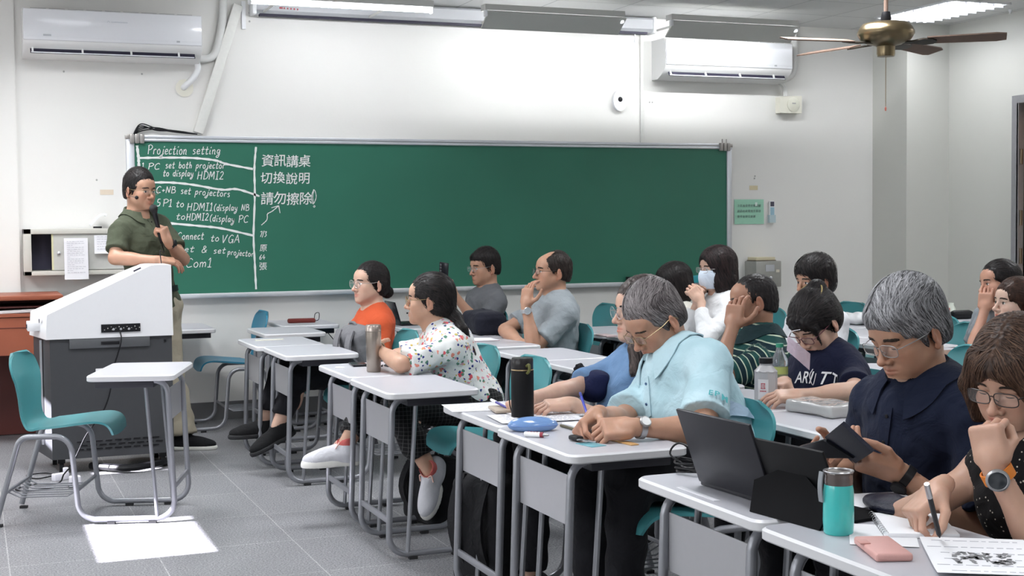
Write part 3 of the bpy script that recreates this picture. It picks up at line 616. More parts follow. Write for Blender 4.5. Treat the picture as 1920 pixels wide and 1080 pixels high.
# metal wall cabinet, left
M_cabinet = mat('cabinet_cream', (0.56, 0.55, 0.50), 0.45, var=0.02)
wc = thing('wall_cabinet', 'cream metal wall cabinet with a half open sliding door and papers taped on it', 'cabinet', (0.345, YW, 1.07))
f = MB(); W_, H_, D_ = 0.84, 0.315, 0.16
for (cx, cz, sx, sz) in ((W_ / 2, H_ - 0.018, W_, 0.036), (W_ / 2, 0.015, W_, 0.03), (0.025, H_ / 2, 0.05, H_), (W_ - 0.02, H_ / 2, 0.04, H_)): f.box((cx, -D_ / 2, cz), (sx, D_, sz), bev=0.003)
f.box((W_ / 2, -0.01, H_ / 2), (W_, 0.02, H_))
f.build('body', M_cabinet, wc)
MB().box((0.5, -D_ + 0.02, H_ / 2), (0.62, 0.012, H_ - 0.07)).build('sliding_door', mat('cabinet_door', (0.52, 0.52, 0.49), 0.4), wc)
MB().box((0.185, -D_ + 0.02, H_ / 2), (0.012, 0.014, H_ - 0.07)).build('door_edge', mat('edge_yellow', (0.62, 0.60, 0.38), 0.5), wc)
MB().box((0.12, -0.025, H_ / 2), (0.14, 0.01, H_ - 0.07)).build('interior', M_dark, wc)
MB().lathe([(0, 0.016), (0.010, 0.012), (0.012, 0)], (0.225, -D_ + 0.013, 0.15), M=Euler((PI / 2, 0, 0)).to_matrix(), n=14).build('lock', M_alu, wc)
M_paper = mat('white_paper', (0.80, 0.80, 0.83), 0.75, var=0.02)
M_print = mat('grey_print', (0.45, 0.45, 0.50), 0.8)
def printed(parent_name, label, x, z, w, h, rows, y0, cat='paper', seed=1):
    t = thing(parent_name, label, cat, (x, YW - D_ - 0.004, z)); r = random.Random(seed)
    MB().sheet([[(a, y0 - 0.012 * (1 - b_) ** 2 - 0.003 * math.sin(a * 30), b_ * h - h / 2) for b_ in np.linspace(0, 1, 6)] for a in np.linspace(-w / 2, w / 2, 5)], 0.001).build('sheet', M_paper, t)
    p = MB()
    for k in range(rows):
        zz = h * 0.42 - k * h * 0.8 / rows; a = -w * 0.38; fb = (zz + h / 2) / h
        while a < w * 0.30:
            l = r.uniform(0.006, 0.025); p.box((a + l / 2, y0 - 0.012 * (1 - fb) ** 2 - 0.0035, zz), (l, 0.0008, 0.0028)); a += l + 0.005
            if r.random() < 0.05: break
    p.build('print', M_print, t); return t
printed('taped_paper', 'long white printed sheet in a plastic sleeve taped on the wall cabinet', 0.68, 1.18, 0.155, 0.28, 17, -0.004, seed=3)
printed('taped_paper', 'short white printed sheet taped at the right of the wall cabinet', 0.875, 1.275, 0.15, 0.125, 6, -0.002, seed=5)
# white desk fan-like gadget on the cabinet
g = thing('desk_lamp_base', 'small white curved gadget standing on the wall cabinet', 'gadget', (0.83, YW - 0.09, 1.386))
MB().box((0, 0, 0.006), (0.055, 0.05, 0.012), bev=0.003).build('foot', M_black, g)
MB().sheet([[(-0.05 + 0.11 * t + 0.0, y, 0.02 + 0.075 * math.sin(t * 1.9) ** 1.2) for y in (-0.03, 0, 0.03)] for t in np.linspace(0, 1, 8)], 0.016).build('shell', M_whitepl, g)
# grey steel box on the wall behind the audience, with a book on it
gb = thing('control_box', 'grey steel wall box with a small label right of the chalkboard', 'control box', (6.145, YW, 0.955))
MB().box((0, -0.09, 0), (0.245, 0.18, 0.215), bev=0.008).build('body', mat('box_grey', (0.36, 0.36, 0.33), 0.45, 0.2), gb)
MB().box((0.01, -0.182, 0.05), (0.085, 0.004, 0.055)).build('label_plate', mat('plate_grey', (0.48, 0.50, 0.52), 0.4), gb)
MB().box((0.085, -0.182, 0.025), (0.03, 0.004, 0.022)).build('sticker', mat('sticker_cream', (0.7, 0.66, 0.55), 0.5), gb)
MB().lathe([(0, 0.01), (0.012, 0.006), (0.013, 0)], (0.02, -0.18, -0.03), M=Euler((PI / 2, 0, 0)).to_matrix(), n=14).build('knob', M_alu, gb)
bk = thing('book', 'cream edged book lying on the grey wall box', 'book', (6.13, YW - 0.09, 1.063))
MB().box((0, 0, 0.018), (0.185, 0.13, 0.026), bev=0.002).build('pages', mat('book_pages', (0.66, 0.60, 0.42), 0.8), bk)
MB().box((0, 0, 0.004), (0.195, 0.14, 0.006)).build('cover', mat('book_cover', (0.10, 0.07, 0.05), 0.5), bk)
# ---------------------------------------------------------------- desks joined to their chairs
M_top = mat('desk_top_laminate', (0.47, 0.47, 0.51), 0.32, var=0.03, scale=14)
M_edge = mat('desk_edge_white', (0.62, 0.62, 0.64), 0.35, var=0.02)
M_tubeg = mat('desk_frame_grey', (0.27, 0.275, 0.30), 0.34, 0.45, var=0.04)
M_panel = mat('modesty_panel_grey', (0.40, 0.40, 0.42), 0.38, 0.35, var=0.03)
M_tray = mat('tray_dark', (0.03, 0.03, 0.04), 0.5)
M_teal = mat('teal_seat_plastic', (0.055, 0.245, 0.265), 0.36, var=0.06, scale=10)
M_teal2 = mat('blue_teal_seat_plastic', (0.014, 0.175, 0.28), 0.36, var=0.06, scale=10)
M_rub = mat('rubber_black', (0.015, 0.015, 0.017), 0.7)
DT = 0.707
def shell_mesh():
    """one-piece seat and back: profile swept with a width, cupped, rounded at the top"""
    prof = [(-0.118, 0.398, 0.150), (-0.128, 0.428, 0.175), (-0.155, 0.452, 0.190), (-0.21, 0.462, 0.200), (-0.30, 0.456, 0.208), (-0.40, 0.446, 0.208), (-0.50, 0.438, 0.200), (-0.565, 0.438, 0.190),
            (-0.605, 0.452, 0.180), (-0.627, 0.485, 0.172), (-0.635, 0.535, 0.174), (-0.638, 0.60, 0.192), (-0.645, 0.665, 0.214), (-0.655, 0.715, 0.224), (-0.667, 0.758, 0.212), (-0.674, 0.788, 0.176), (-0.678, 0.806, 0.115)]
    prof = [((-0.62 + (x + 0.62) * 0.86 if x > -0.62 else x), z - (0.012 if z > 0.7 else 0.0), w) for x, z, w in prof]
    P = spline([np.array(p) for p in prof], 3); pts = []
    for (x, z, w) in P:
        row = []
        for u in np.linspace(-1, 1, 13):
            y = w * u; c = 0.028 * abs(u) ** 2.2
            seat = max(0.0, min(1.0, (x + 0.62) / 0.1))
            lip = max(0.0, min(1.0, (x + 0.20) / 0.08))
            row.append((x + (1 - seat) * c * 1.2, y, z + seat * c * (0.55 - lip)))
        pts.append(row)
    return MB().sheet(pts, 0.010)
def side_frame(y):
    t = MB(); r = 0.0135
    path = [(-0.715, y, 0.022), (-0.60, y, 0.418), (-0.37, y, 0.418), (-0.335, y, 0.024), (0.105, y, 0.022), (0.080, y, 0.672), (-0.03, y, 0.672)]
    t.tube(fillet(path, [0.05, 0.07, 0.075, 0.075, 0.075]), r, 10)
    return t
def make_combo():
    root = thing('desk_chair', 'desk', 'desk with chair', (0, 0, 0), 0, None)
    top = MB(); th = 0.028; cr = 0.035; x0, x1, hw = -0.275, 0.125, 0.309
    poly = []
    for (cx, cy, a0) in ((x1 - cr, hw - cr, 0), (x0 + cr, hw - cr, 90), (x0 + cr, -hw + cr, 180), (x1 - cr, -hw + cr, 270)):
        for k in range(5): a = R(a0 + k * 22.5); poly.append((cx + cr * math.cos(a), cy + cr * math.sin(a)))
    def inset(d): return [(((px - (x0 + x1) / 2) * (1 - d / 0.2) + (x0 + x1) / 2), py * (1 - d / hw)) for px, py in poly]
    k = len(poly); rings = [(inset(0.004), DT - th), (poly, DT - th + 0.004), (poly, DT - 0.006), (inset(0.006), DT)]
    vs = [(p[0], p[1], z) for ring, z in rings for p in ring]
    fs = [[i * k + j, i * k + (j + 1) % k, (i + 1) * k + (j + 1) % k, (i + 1) * k + j] for i in range(3) for j in range(k)]
    top.add(vs, fs + [list(range(k))[::-1]], 1, True); top.add([(p[0], p[1], DT) for p in inset(0.006)], [list(range(k))], 0, False)
    top.build('tabletop', [M_top, M_edge], root)
    for s in (-1, 1):
        side_frame(0.215 * s).build('side_frame', M_tubeg, root)
        p = MB(); p.tube([(0.022, 0.215 * s, 0.03), (-0.022, 0.215 * s, 0.675)], 0.0115, 10, flat=0.8); p.build('post', M_tubeg, root)
    MB().box((0.075, 0, 0.548), (0.003, 0.41, 0.155)).build('modesty_panel', M_panel, root)
    MB().box((0.098, 0, 0.165), (0.012, 0.415, 0.026), bev=0.003).build('foot_bar', M_tubeg, root)
    tr = MB(); tr.box((-0.115, 0, DT - 0.048), (0.27, 0.46, 0.038), bev=0.003); tr.build('book_tray', M_tray, root)
    rk = MB(); rk.tube([(-0.675, -0.215, 0.155), (-0.675, 0.215, 0.155)], 0.009, 8); rk.tube([(-0.352, -0.215, 0.155), (-0.352, 0.215, 0.155)], 0.009, 8)
    for q in range(7):
        y = -0.165 + q * 0.055; rk.tube([(-0.675, y, 0.155), (-0.62, y, 0.128), (-0.40, y, 0.128), (-0.352, y, 0.155)], 0.0035, 6)
    rk.build('book_rack', M_tubeg, root)
    shell_mesh().build('seat_shell', M_teal, root)
    for s in (-1, 1):
        for x in (-0.705, -0.19, 0.0): MB().box((x, 0.215 * s, 0.006), (0.035, 0.026, 0.012)).build('rubber_foot', M_rub, root)
    return root
combo0 = make_combo()
COMBO_N = [0]
def place(x, y, deg, label, group, blue=False):
    """x, y: middle of the desk front edge; deg: direction the sitter faces (0 = +X)"""
    a = R(deg); ox, oy = x - 0.125 * math.cos(a), y - 0.125 * math.sin(a)
    if COMBO_N[0] == 0:
        r = combo0; r.location = (ox, oy, 0); r.rotation_euler = (0, 0, a); r['label'] = label; r['group'] = group
    else: r = dup(combo0, (ox, oy, 0), a, label, group)
    COMBO_N[0] += 1
    if blue:
        for ch in r.children:
            if ch.name.startswith('seat_shell'):
                ch.data = ch.data.copy(); ch.data.materials[0] = M_teal2
    return r
GA = 'desks joined to teal chairs'
# the one by the lectern, turned towards the audience
place(0.955, 6.70, -17, 'white topped desk with empty teal chair at the left, facing the audience', GA)
# front row (column nearest the lectern), from the wall towards the camera
FR = 1.60
place(1.13, 9.50, 180, 'desk with blue-teal chair farthest left against the chalkboard wall', GA, True)
place(1.98, 9.50, 180, 'desk by the wall with a red pouch on its top', GA, True)
place(1.72, 8.84, 180, 'empty desk by the wall in front of a blue chair back', GA, True)
place(1.50, 7.98, 180, 'desk with a pale strip on its top, left of the woman in orange', GA)
place(1.53, 7.36, 180, 'desk of the woman in the orange T-shirt', GA)
place(1.575, 6.24, 180, 'desk with a black phone on it beside the steel tumbler', GA)
place(1.56, 5.59, 180, 'near desk of the woman in the floral blouse, with the steel tumbler', GA)
place(1.645, 4.56, 180, 'desk of the woman in blue, with papers and the black thermos', GA)
place(1.62, 3.93, 180, 'desk of the man in pale blue, with the blue glasses case', GA)
place(1.645, 2.95, 180, 'desk with the open black laptop', GA)
place(1.62, 2.30, 180, 'nearest desk with the turquoise bottle and pink phone case', GA)
# second row
place(2.64, 8.84, 180, 'desk of the young man holding up a phone', GA)
place(2.60, 7.98, 180, 'desk carrying the dark backpack between the two men in grey', GA)
place(2.58, 7.34, 180, 'desk of the man resting his chin on his hand, with pink papers', GA)
place(2.62, 6.54, 180, 'farther empty desk behind the woman in the floral blouse', GA)
place(2.62, 5.91, 180, 'empty desk with worn front edge behind the black thermos', GA)
place(2.60, 5.20, 180, 'desk of the man in the striped polo shirt', GA)
place(2.55, 4.49, 180, 'desk of the woman in the navy T-shirt', GA)
place(2.52, 3.86, 180, 'desk with a plastic wrapped packet on it, beside the woman in navy', GA)
# third row and beyond
place(3.58, 7.84, 180, 'desk of the person with the black bob, with a pale phone on it', GA)
place(3.60, 9.05, 180, 'desk end by the wall in front of an empty teal chair', GA)
place(3.60, 7.21, 180, 'desk of the woman with the mask, holding a black laptop', GA)
place(3.72, 6.38, 180, 'desk of the dark haired person behind the navy T-shirt woman', GA)
place(3.62, 5.10, 180, 'desk behind the navy polo man with a beige tumbler on it', GA)
place(4.46, 5.62, 180, 'desk of the brown haired woman at the right, with a brown board', GA)
place(4.60, 6.27, 180, 'desk of the woman at the right leaning on her hand', GA)
place(4.85, 6.92, 180, 'desk behind the head of the navy polo man, with empty teal chair', GA)
place(4.38, 8.10, 180, 'desk in the fourth row near the grey wall box', GA)
place(5.20, 7.57, 180, 'desk with crumpled white plastic on it', GA)
place(5.22, 8.32, 180, 'desk with empty teal chair behind the dark haired person', GA)
place(6.20, 7.60, 180, 'desk farthest right with a black pouch and a small bottle', GA)
# ---------------------------------------------------------------- lectern and wooden cabinet
M_lw = mat('lectern_white', (0.74, 0.74, 0.76), 0.4, var=0.015)
M_lg = mat('lectern_grey', (0.055, 0.057, 0.062), 0.5, 0.1, var=0.05, spec=0.3)
lc = thing('lectern', 'grey steel lectern with a white sloping top and control panel', 'lectern', (0.39, 8.02, 0))
def taper(zprof, dl, y0, y1, mb, mi=0):
    """profile (x,z) at the near side; the left end reaches dl further left at the far side"""
    xs = [p[0] for p in zprof]; mx = max(xs); k = len(zprof)
    vs = [(x, y0, z) for x, z in zprof] + [(x - dl * (mx - x) / mx if mx else x, y1, z) for x, z in zprof]
    mb.add(vs, [[i, (i + 1) % k, k + (i + 1) % k, k + i] for i in range(k)] + [list(range(k))[::-1], list(range(k, 2 * k))], mi, False); return mb
w = MB(); taper([(0.0, 0.765), (0.008, 0.90), (0.012, 0.905), (0.575, 1.168), (0.60, 1.172), (0.692, 1.172), (0.697, 0.765)], 0.07, 0, 0.44, w)
w.build('white_top', M_lw, lc)
g = MB(); taper([(0.02, 0.085), (0.02, 0.765), (0.69, 0.765), (0.69, 0.085)], 0.07, 0.015, 0.43, g); g.build('base', M_lg, lc)
w = MB(); w.box((0.345, 0.008, 0.735), (0.44, 0.014, 0.055), bev=0.003); w.build('drawer_front', mat('lectern_drawer', (0.085, 0.088, 0.095), 0.4), lc)
MB().box((0.345, -0.001, 0.735), (0.10, 0.006, 0.018), bev=0.002).build('drawer_grip', M_black, lc)
p = MB(); p.box((0.405, -0.003, 0.818), (0.215, 0.008, 0.046)); pn = p.build('control_panel', M_black, lc)
p = MB()
for k in range(14): p.box((0.315 + k * 0.0145 + 0.004 * (k % 3), -0.008, 0.818 + 0.008 * ((k * 7) % 3 - 1)), (0.005, 0.002, 0.003 + 0.003 * (k % 2)))
p.build('panel_marking', mat('panel_marking', (0.55, 0.55, 0.50), 0.5), pn)
for k, x in enumerate((0.365, 0.405, 0.45)): MB().lathe([(0, 0.004), (0.006, 0.003), (0.007, 0)], (x, -0.006, 0.812), M=Euler((PI / 2, 0, 0)).to_matrix(), n=12).build('socket', M_alu, pn)
MB().box((0.65, 0.012, 0.735), (0.012, 0.012, 0.012)).build('lock', M_black, lc)
v = MB()
for r_ in range(3):
    for k in range(9): v.box((0.17 + k * 0.052 + (0.02 if r_ % 2 else 0), 0.013, 0.135 + r_ * 0.022), (0.038, 0.006, 0.007))
v.build('vent_slots', M_black, lc)
for (x, y) in ((0.07, 0.07), (0.63, 0.07), (0.05, 0.37), (0.63, 0.37)):
    q = MB(); q.tube([(x - 0.012, y, 0.035), (x + 0.012, y, 0.035)], 0.035, 16); q.box((x, y, 0.073), (0.04, 0.05, 0.03)); q.build('caster', M_black, lc)
q = MB(); q.box((-0.04, 0.24, 0.83), (0.10, 0.16, 0.05), bev=0.004); q.build('side_drawer', M_lw, lc)
MB().box((-0.092, 0.22, 0.83), (0.004, 0.03, 0.022)).build('drawer_lock', M_dark, lc)
MB().box((-0.028, 0.12, 0.865), (0.004, 0.03, 0.022)).build('drawer_lock', M_dark, lc)
MB().box((0.515, 0.10, 1.142), (0.045, 0.02, 0.014), rot=(0, -0.43, 0)).build('top_notch', M_dark, lc)
MB().box((-0.02, 0.2, 0.45), (0.012, 0.02, 0.6)).build('side_rail', M_alu, lc)
MB().box((0.30, 0.004, 0.575), (0.075, 0.012, 0.032), bev=0.003).build('wall_socket', M_lw, lc)
c = MB(); c.tube(spline([(0.40, -0.008, 0.80), (0.402, -0.03, 0.74), (0.36, -0.03, 0.60), (0.345, -0.03, 0.50), (0.30, -0.03, 0.36), (0.20, -0.03, 0.22), (0.10, -0.06, 0.05), (-0.05, -0.10, 0.008), (-0.12, 0.02, 0.008), (-0.02, 0.06, 0.008), (0.05, -0.06, 0.008)], 8), 0.0038, 6)
c.build('power_cord', M_black, lc)
c = MB(); c.tube(spline([(0.62, 8.10, 0.028), (0.80, 7.93, 0.03), (0.95, 7.98, 0.03), (1.05, 8.10, 0.03), (1.10, 8.35, 0.03)], 8), 0.02, 8)
tag(c.build('thick_cable', M_black), 'thick black cable lying under the lectern', 'cable')
# power plugs and adapters under the chair
M_plug = mat('plug_white', (0.75, 0.73, 0.80), 0.4)
pp = thing('power_adapter', 'white power adapter lying on the floor under the lectern', 'adapter', (0.50, 7.62, 0))
MB().box((0, 0, 0.03), (0.06, 0.05, 0.06), bev=0.008).build('body', M_plug, pp); MB().box((0, 0, 0.004), (0.07, 0.06, 0.008)).build('foot', M_black, pp)
c = MB(); c.tube(spline([(0.0, 0, 0.055), (-0.01, 0.05, 0.10), (-0.05, 0.08, 0.06), (-0.08, 0.10, 0.01), (-0.2, 0.14, 0.006), (-0.3, 0.02, 0.006), (-0.22, -0.04, 0.006), (-0.1, 0.0, 0.006)], 7), 0.004, 6); c.build('lead', M_black, pp)
pp = thing('plug_cluster', 'cluster of white plugs on the floor beside the lectern', 'plug', (0.44, 7.86, 0))
q = MB(); q.box((0, 0, 0.02), (0.09, 0.04, 0.04), rot=(0, 0, 0.5), bev=0.006); q.box((0.03, 0.02, 0.05), (0.03, 0.03, 0.03), bev=0.005); q.build('sockets', M_plug, pp)
# reddish brown wooden counter behind the lectern
M_wood = mat('reddish_wood', (0.30, 0.085, 0.045), 0.42, var=0.18, scale=5)
M_woodd = mat('reddish_wood_inside', (0.10, 0.022, 0.018), 0.5, var=0.2, scale=5)  # same wood coloured darker, for the shade inside the counter
wd = thing('wooden_cabinet', 'reddish brown wooden counter at the left edge behind the lectern', 'cabinet', (-0.9, 9.25, 0))
q = MB(); WW = 1.46
q.box((WW / 2, 0.25, 0.945), (WW, 0.56, 0.03), bev=0.004); q.box((WW / 2, 0.0, 0.70), (WW, 0.025, 0.24)); q.box((WW / 2, 0.23, 0.835), (WW, 0.50, 0.02))
q.box((0.012, 0.25, 0.47), (0.025, 0.5, 0.93)); q.box((WW - 0.012, 0.25, 0.47), (0.025, 0.5, 0.93)); q.build('carcass', M_wood, wd)
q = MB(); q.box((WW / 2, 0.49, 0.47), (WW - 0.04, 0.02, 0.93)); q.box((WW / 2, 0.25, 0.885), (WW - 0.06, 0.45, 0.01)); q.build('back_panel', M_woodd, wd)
q = MB(); q.box((WW / 2, -0.012, 0.755), (WW, 0.006, 0.004)); q.build('panel_groove', M_woodd, wd)
q = MB(); q.box((0, 0, 0.010), (0.34, 0.10, 0.020), bev=0.004); tag(q.build('keyboard', M_whitepl, loc=(0.22, 9.31, 0.846), rot=(0, -0.03, 0)), 'white slim keyboard on the shelf of the reddish wooden counter', 'keyboard')
# ---------------------------------------------------------------- people: signed-distance bodies meshed with surface nets
CAMP = np.array([0, 0, 1.385]); FPX = 2558.3
_rn, _un, _fn = (np.array(v) for v in (_r, _u, _f))
def at(x, y, X=None, Y=None, Z=None):
    """a point of the room from where it shows in the 1920x1080 photograph and one known coordinate"""
    d = (x - 960) / FPX * _rn - (y - 540) / FPX * _un + _fn
    t = X / d[0] if X is not None else Y / d[1] if Y is not None else (Z - CAMP[2]) / d[2]
    return CAMP + t * d
V3 = lambda *a: np.array(a, float)
def unit(v): v = np.asarray(v, float); return v / max(np.linalg.norm(v), 1e-9)
def rotz(d): a = R(d); return np.array([[math.cos(a), -math.sin(a), 0], [math.sin(a), math.cos(a), 0], [0, 0, 1]])
def frame(fwd, up):
    """columns: forward, left, up"""
    f = unit(fwd); l = unit(np.cross(up, f)); u = np.cross(f, l); return np.stack([f, l, u], 1)

class Prim:
    def __init__(s, kind, k=0.02, op='u', tag=None, **a): s.kind, s.k, s.op, s.tag = kind, k, op, tag; s.__dict__.update(a)
    def bounds(s):
        if s.kind == 'cap': r = max(s.ra, s.rb); return np.minimum(s.a, s.b) - r, np.maximum(s.a, s.b) + r
        if s.kind == 'ell': e = np.abs(s.M) @ s.r; return s.c - e, s.c + e
        if s.kind == 'box': e = np.abs(s.M) @ s.r + s.rd; return s.c - e, s.c + e
    def dist(s, P):
        if s.kind == 'cap':
            ab = (s.b - s.a).astype(np.float32); pa = P - s.a.astype(np.float32)
            t = np.clip((pa @ ab) / max(float(ab @ ab), 1e-9), 0, 1)
            d = np.linalg.norm(pa - t[..., None] * ab, axis=-1) - (s.ra + (s.rb - s.ra) * t)
            for pl in getattr(s, 'cuts', ()): d = np.maximum(d, (P - pl[0].astype(np.float32)) @ pl[1].astype(np.float32))
            return d
        q = (P - s.c.astype(np.float32)) @ s.M.astype(np.float32)
        if s.kind == 'ell':
            r = s.r.astype(np.float32); k0 = np.linalg.norm(q / r, axis=-1); k1 = np.linalg.norm(q / (r * r), axis=-1)
            return k0 * (k0 - 1) / np.maximum(k1, 1e-6)
        a = np.abs(q) - s.r.astype(np.float32)
        return np.linalg.norm(np.maximum(a, 0), axis=-1) + np.minimum(a.max(-1), 0) - s.rd
I3 = np.eye(3)
def cap(a, b, ra, rb=None, k=0.02, op='u', tag=None, cuts=()): return Prim('cap', k, op, tag, a=np.asarray(a, float), b=np.asarray(b, float), ra=ra, rb=ra if rb is None else rb, cuts=cuts)
def ell(c, r, M=I3, k=0.02, op='u', tag=None): return Prim('ell', k, op, tag, c=np.asarray(c, float), r=np.asarray(r, float), M=M)
def rbox(c, r, M=I3, rd=0.005, k=0.02, op='u', tag=None): return Prim('box', k, op, tag, c=np.asarray(c, float), r=np.asarray(r, float), M=M, rd=rd)

class Field:
    def __init__(s, lo, hi, h):
        s.lo = np.asarray(lo, float); s.h = h; s.n = np.maximum(np.ceil((np.asarray(hi) - s.lo) / h).astype(int) + 1, 4)
        s.d = np.full(s.n, 0.3, np.float32)
    def add(s, p):
        blo, bhi = p.bounds(); m = p.k + 2.5 * s.h
        i0 = np.maximum(np.floor((blo - m - s.lo) / s.h).astype(int), 0); i1 = np.minimum(np.ceil((bhi + m - s.lo) / s.h).astype(int) + 1, s.n)
        if (i1 <= i0).any(): return
        ax = [(s.lo[i] + s.h * np.arange(i0[i], i1[i])).astype(np.float32) for i in range(3)]
        P = np.stack(np.meshgrid(*ax, indexing='ij'), -1)
        v = p.dist(P); sl = tuple(slice(a, b) for a, b in zip(i0, i1)); d = s.d[sl]
        if p.op == 'u':
            h = np.maximum(p.k - np.abs(d - v), 0) / p.k; s.d[sl] = np.minimum(d, v) - h * h * p.k * 0.25
        elif p.op == 'c':
            v = -v; h = np.maximum(p.k - np.abs(d - v), 0) / p.k; s.d[sl] = np.maximum(d, v) + h * h * p.k * 0.25
        return s
    def half(s, pt, nrm, k=0.0):
        """keep the side nrm points away from"""
        ax = [(s.lo[i] + s.h * np.arange(s.n[i])).astype(np.float32) for i in range(3)]
        v = (ax[0][:, None, None] - np.float32(pt[0])) * np.float32(nrm[0]) + (ax[1][None, :, None] - np.float32(pt[1])) * np.float32(nrm[1]) + (ax[2][None, None, :] - np.float32(pt[2])) * np.float32(nrm[2])
        s.d = np.maximum(s.d, v)
    def sample(s, P):
        q = (P - s.lo) / s.h; q = np.clip(q, 0, s.n - 1.001); i = q.astype(int); f = (q - i).astype(np.float32)
        o = 0
        for a in (0, 1):
            for b in (0, 1):
                for c in (0, 1):
                    w = (f[:, 0] if a else 1 - f[:, 0]) * (f[:, 1] if b else 1 - f[:, 1]) * (f[:, 2] if c else 1 - f[:, 2])
                    o = o + w * s.d[i[:, 0] + a, i[:, 1] + b, i[:, 2] + c]
        return o
    def grad(s, P, e=None):
        e = e or s.h; g = np.stack([s.sample(P + np.eye(3)[i] * e) - s.sample(P - np.eye(3)[i] * e) for i in range(3)], -1)
        return g / np.maximum(np.linalg.norm(g, axis=1, keepdims=True), 1e-9)
    def nets(s):
        d = s.d; ins = d < 0
        n = np.array(d.shape); m = n - 1
        cnt = sum(ins[a:m[0] + a, b:m[1] + b, c:m[2] + c].astype(np.int8) for a in (0, 1) for b in (0, 1) for c in (0, 1))
        act = np.argwhere((cnt > 0) & (cnt < 8))
        if len(act) == 0: return np.zeros((0, 3)), np.zeros((0, 4), int)
        idx = np.full(m, -1, np.int64); idx[tuple(act.T)] = np.arange(len(act))
        pos = np.zeros((len(act), 3)); num = np.zeros(len(act))
        corners = [(a, b, c) for a in (0, 1) for b in (0, 1) for c in (0, 1)]
        for ci in corners:
            for ax in range(3):
                if ci[ax]: continue
                cj = list(ci); cj[ax] = 1
                va = d[act[:, 0] + ci[0], act[:, 1] + ci[1], act[:, 2] + ci[2]]; vb = d[act[:, 0] + cj[0], act[:, 1] + cj[1], act[:, 2] + cj[2]]
                x = (va < 0) != (vb < 0); t = np.where(x, va / np.where(x, va - vb, 1), 0)
                p = np.tile(np.array(ci, float), (len(act), 1)); p[:, ax] += t; pos[x] += p[x]; num[x] += 1
        V = s.lo + s.h * (act + pos / num[:, None]); Q = []
        for ax in range(3):
            u, v = (ax + 1) % 3, (ax + 2) % 3
            sl0 = [slice(1, -1)] * 3; sl0[ax] = slice(0, -1); sl1 = list(sl0); sl1[ax] = slice(1, None)
            if d.shape[u] < 3 or d.shape[v] < 3: continue
            A = ins[tuple(sl0)]; B = ins[tuple(sl1)]; e = np.argwhere(A != B)
            if not len(e): continue
            flip = A[tuple(e.T)]; e = e.copy(); e[:, u] += 1; e[:, v] += 1
            eu = np.zeros(3, int); eu[u] = 1; ev = np.zeros(3, int); ev[v] = 1
            c = [idx[tuple((e - o).T)] for o in (eu + ev, ev, 0 * ev, eu)]
            q = np.stack(c, 1); q[~flip] = q[~flip][:, ::-1]; Q.append(q)
        Q = np.concatenate(Q); return V, Q[(Q >= 0).all(1)]

def fit_field(prims, h, pad=0.03, lo=None, hi=None):
    u = [p for p in prims if p.op == 'u']
    L = np.min([p.bounds()[0] for p in u], 0) - pad; H = np.max([p.bounds()[1] for p in u], 0) + pad
    if lo is not None: L = np.maximum(L, lo); H = np.minimum(H, hi)
    f = Field(L, H, h)
    for p in prims: f.add(p)
    return f
def keep(V, Q, mask):
    Q = Q[mask]; used = np.unique(Q); mp = np.full(len(V), -1); mp[used] = np.arange(len(used)); return V[used], mp[Q]
def np_mesh(name, V, Q, mats, mi=None, attrs=None, smooth=True):
    me = bpy.data.meshes.new(name); nv, nq = len(V), len(Q); k = Q.shape[1]
    me.vertices.add(nv); me.vertices.foreach_set('co', np.ascontiguousarray(V, np.float32).ravel())
    me.loops.add(nq * k); me.loops.foreach_set('vertex_index', np.ascontiguousarray(Q, np.int32).ravel())
    me.polygons.add(nq); me.polygons.foreach_set('loop_start', np.arange(0, nq * k, k, dtype=np.int32))
    try: me.polygons.foreach_set('loop_total', np.full(nq, k, np.int32))
    except Exception: pass
    for m in (mats if isinstance(mats, (list, tuple)) else [mats]): me.materials.append(m)
    if mi is not None: me.polygons.foreach_set('material_index', np.ascontiguousarray(mi, np.int32))
    me.update(calc_edges=True)
    me.polygons.foreach_set('use_smooth', np.full(nq, smooth))
    for nm, (ty, arr) in (attrs or {}).items():
        at_ = me.attributes.new(nm, ty, 'POINT')
        at_.data.foreach_set('color' if ty == 'FLOAT_COLOR' else 'value' if ty == 'FLOAT' else 'vector', np.ascontiguousarray(arr, np.float32).ravel())
    me.validate(); me.update(); return me
def np_obj(name, me, parent=None):
    o = bpy.data.objects.new(name, me); C.objects.link(o)
    if parent is not None: o.parent = parent
    return o
def wob(P, sc, seed=0):
    """cheap smooth pseudo noise in -1..1"""
    q = P * sc + seed * 1.37
    return (np.sin(q[:, 0] + 1.7 * np.sin(q[:, 1] * 0.9 + seed)) + np.sin(q[:, 1] * 1.13 + 1.6 * np.sin(q[:, 2] * 0.8 + 2 * seed)) + np.sin(q[:, 2] * 0.97 + 1.8 * np.sin(q[:, 0] * 1.05 - seed))) / 3

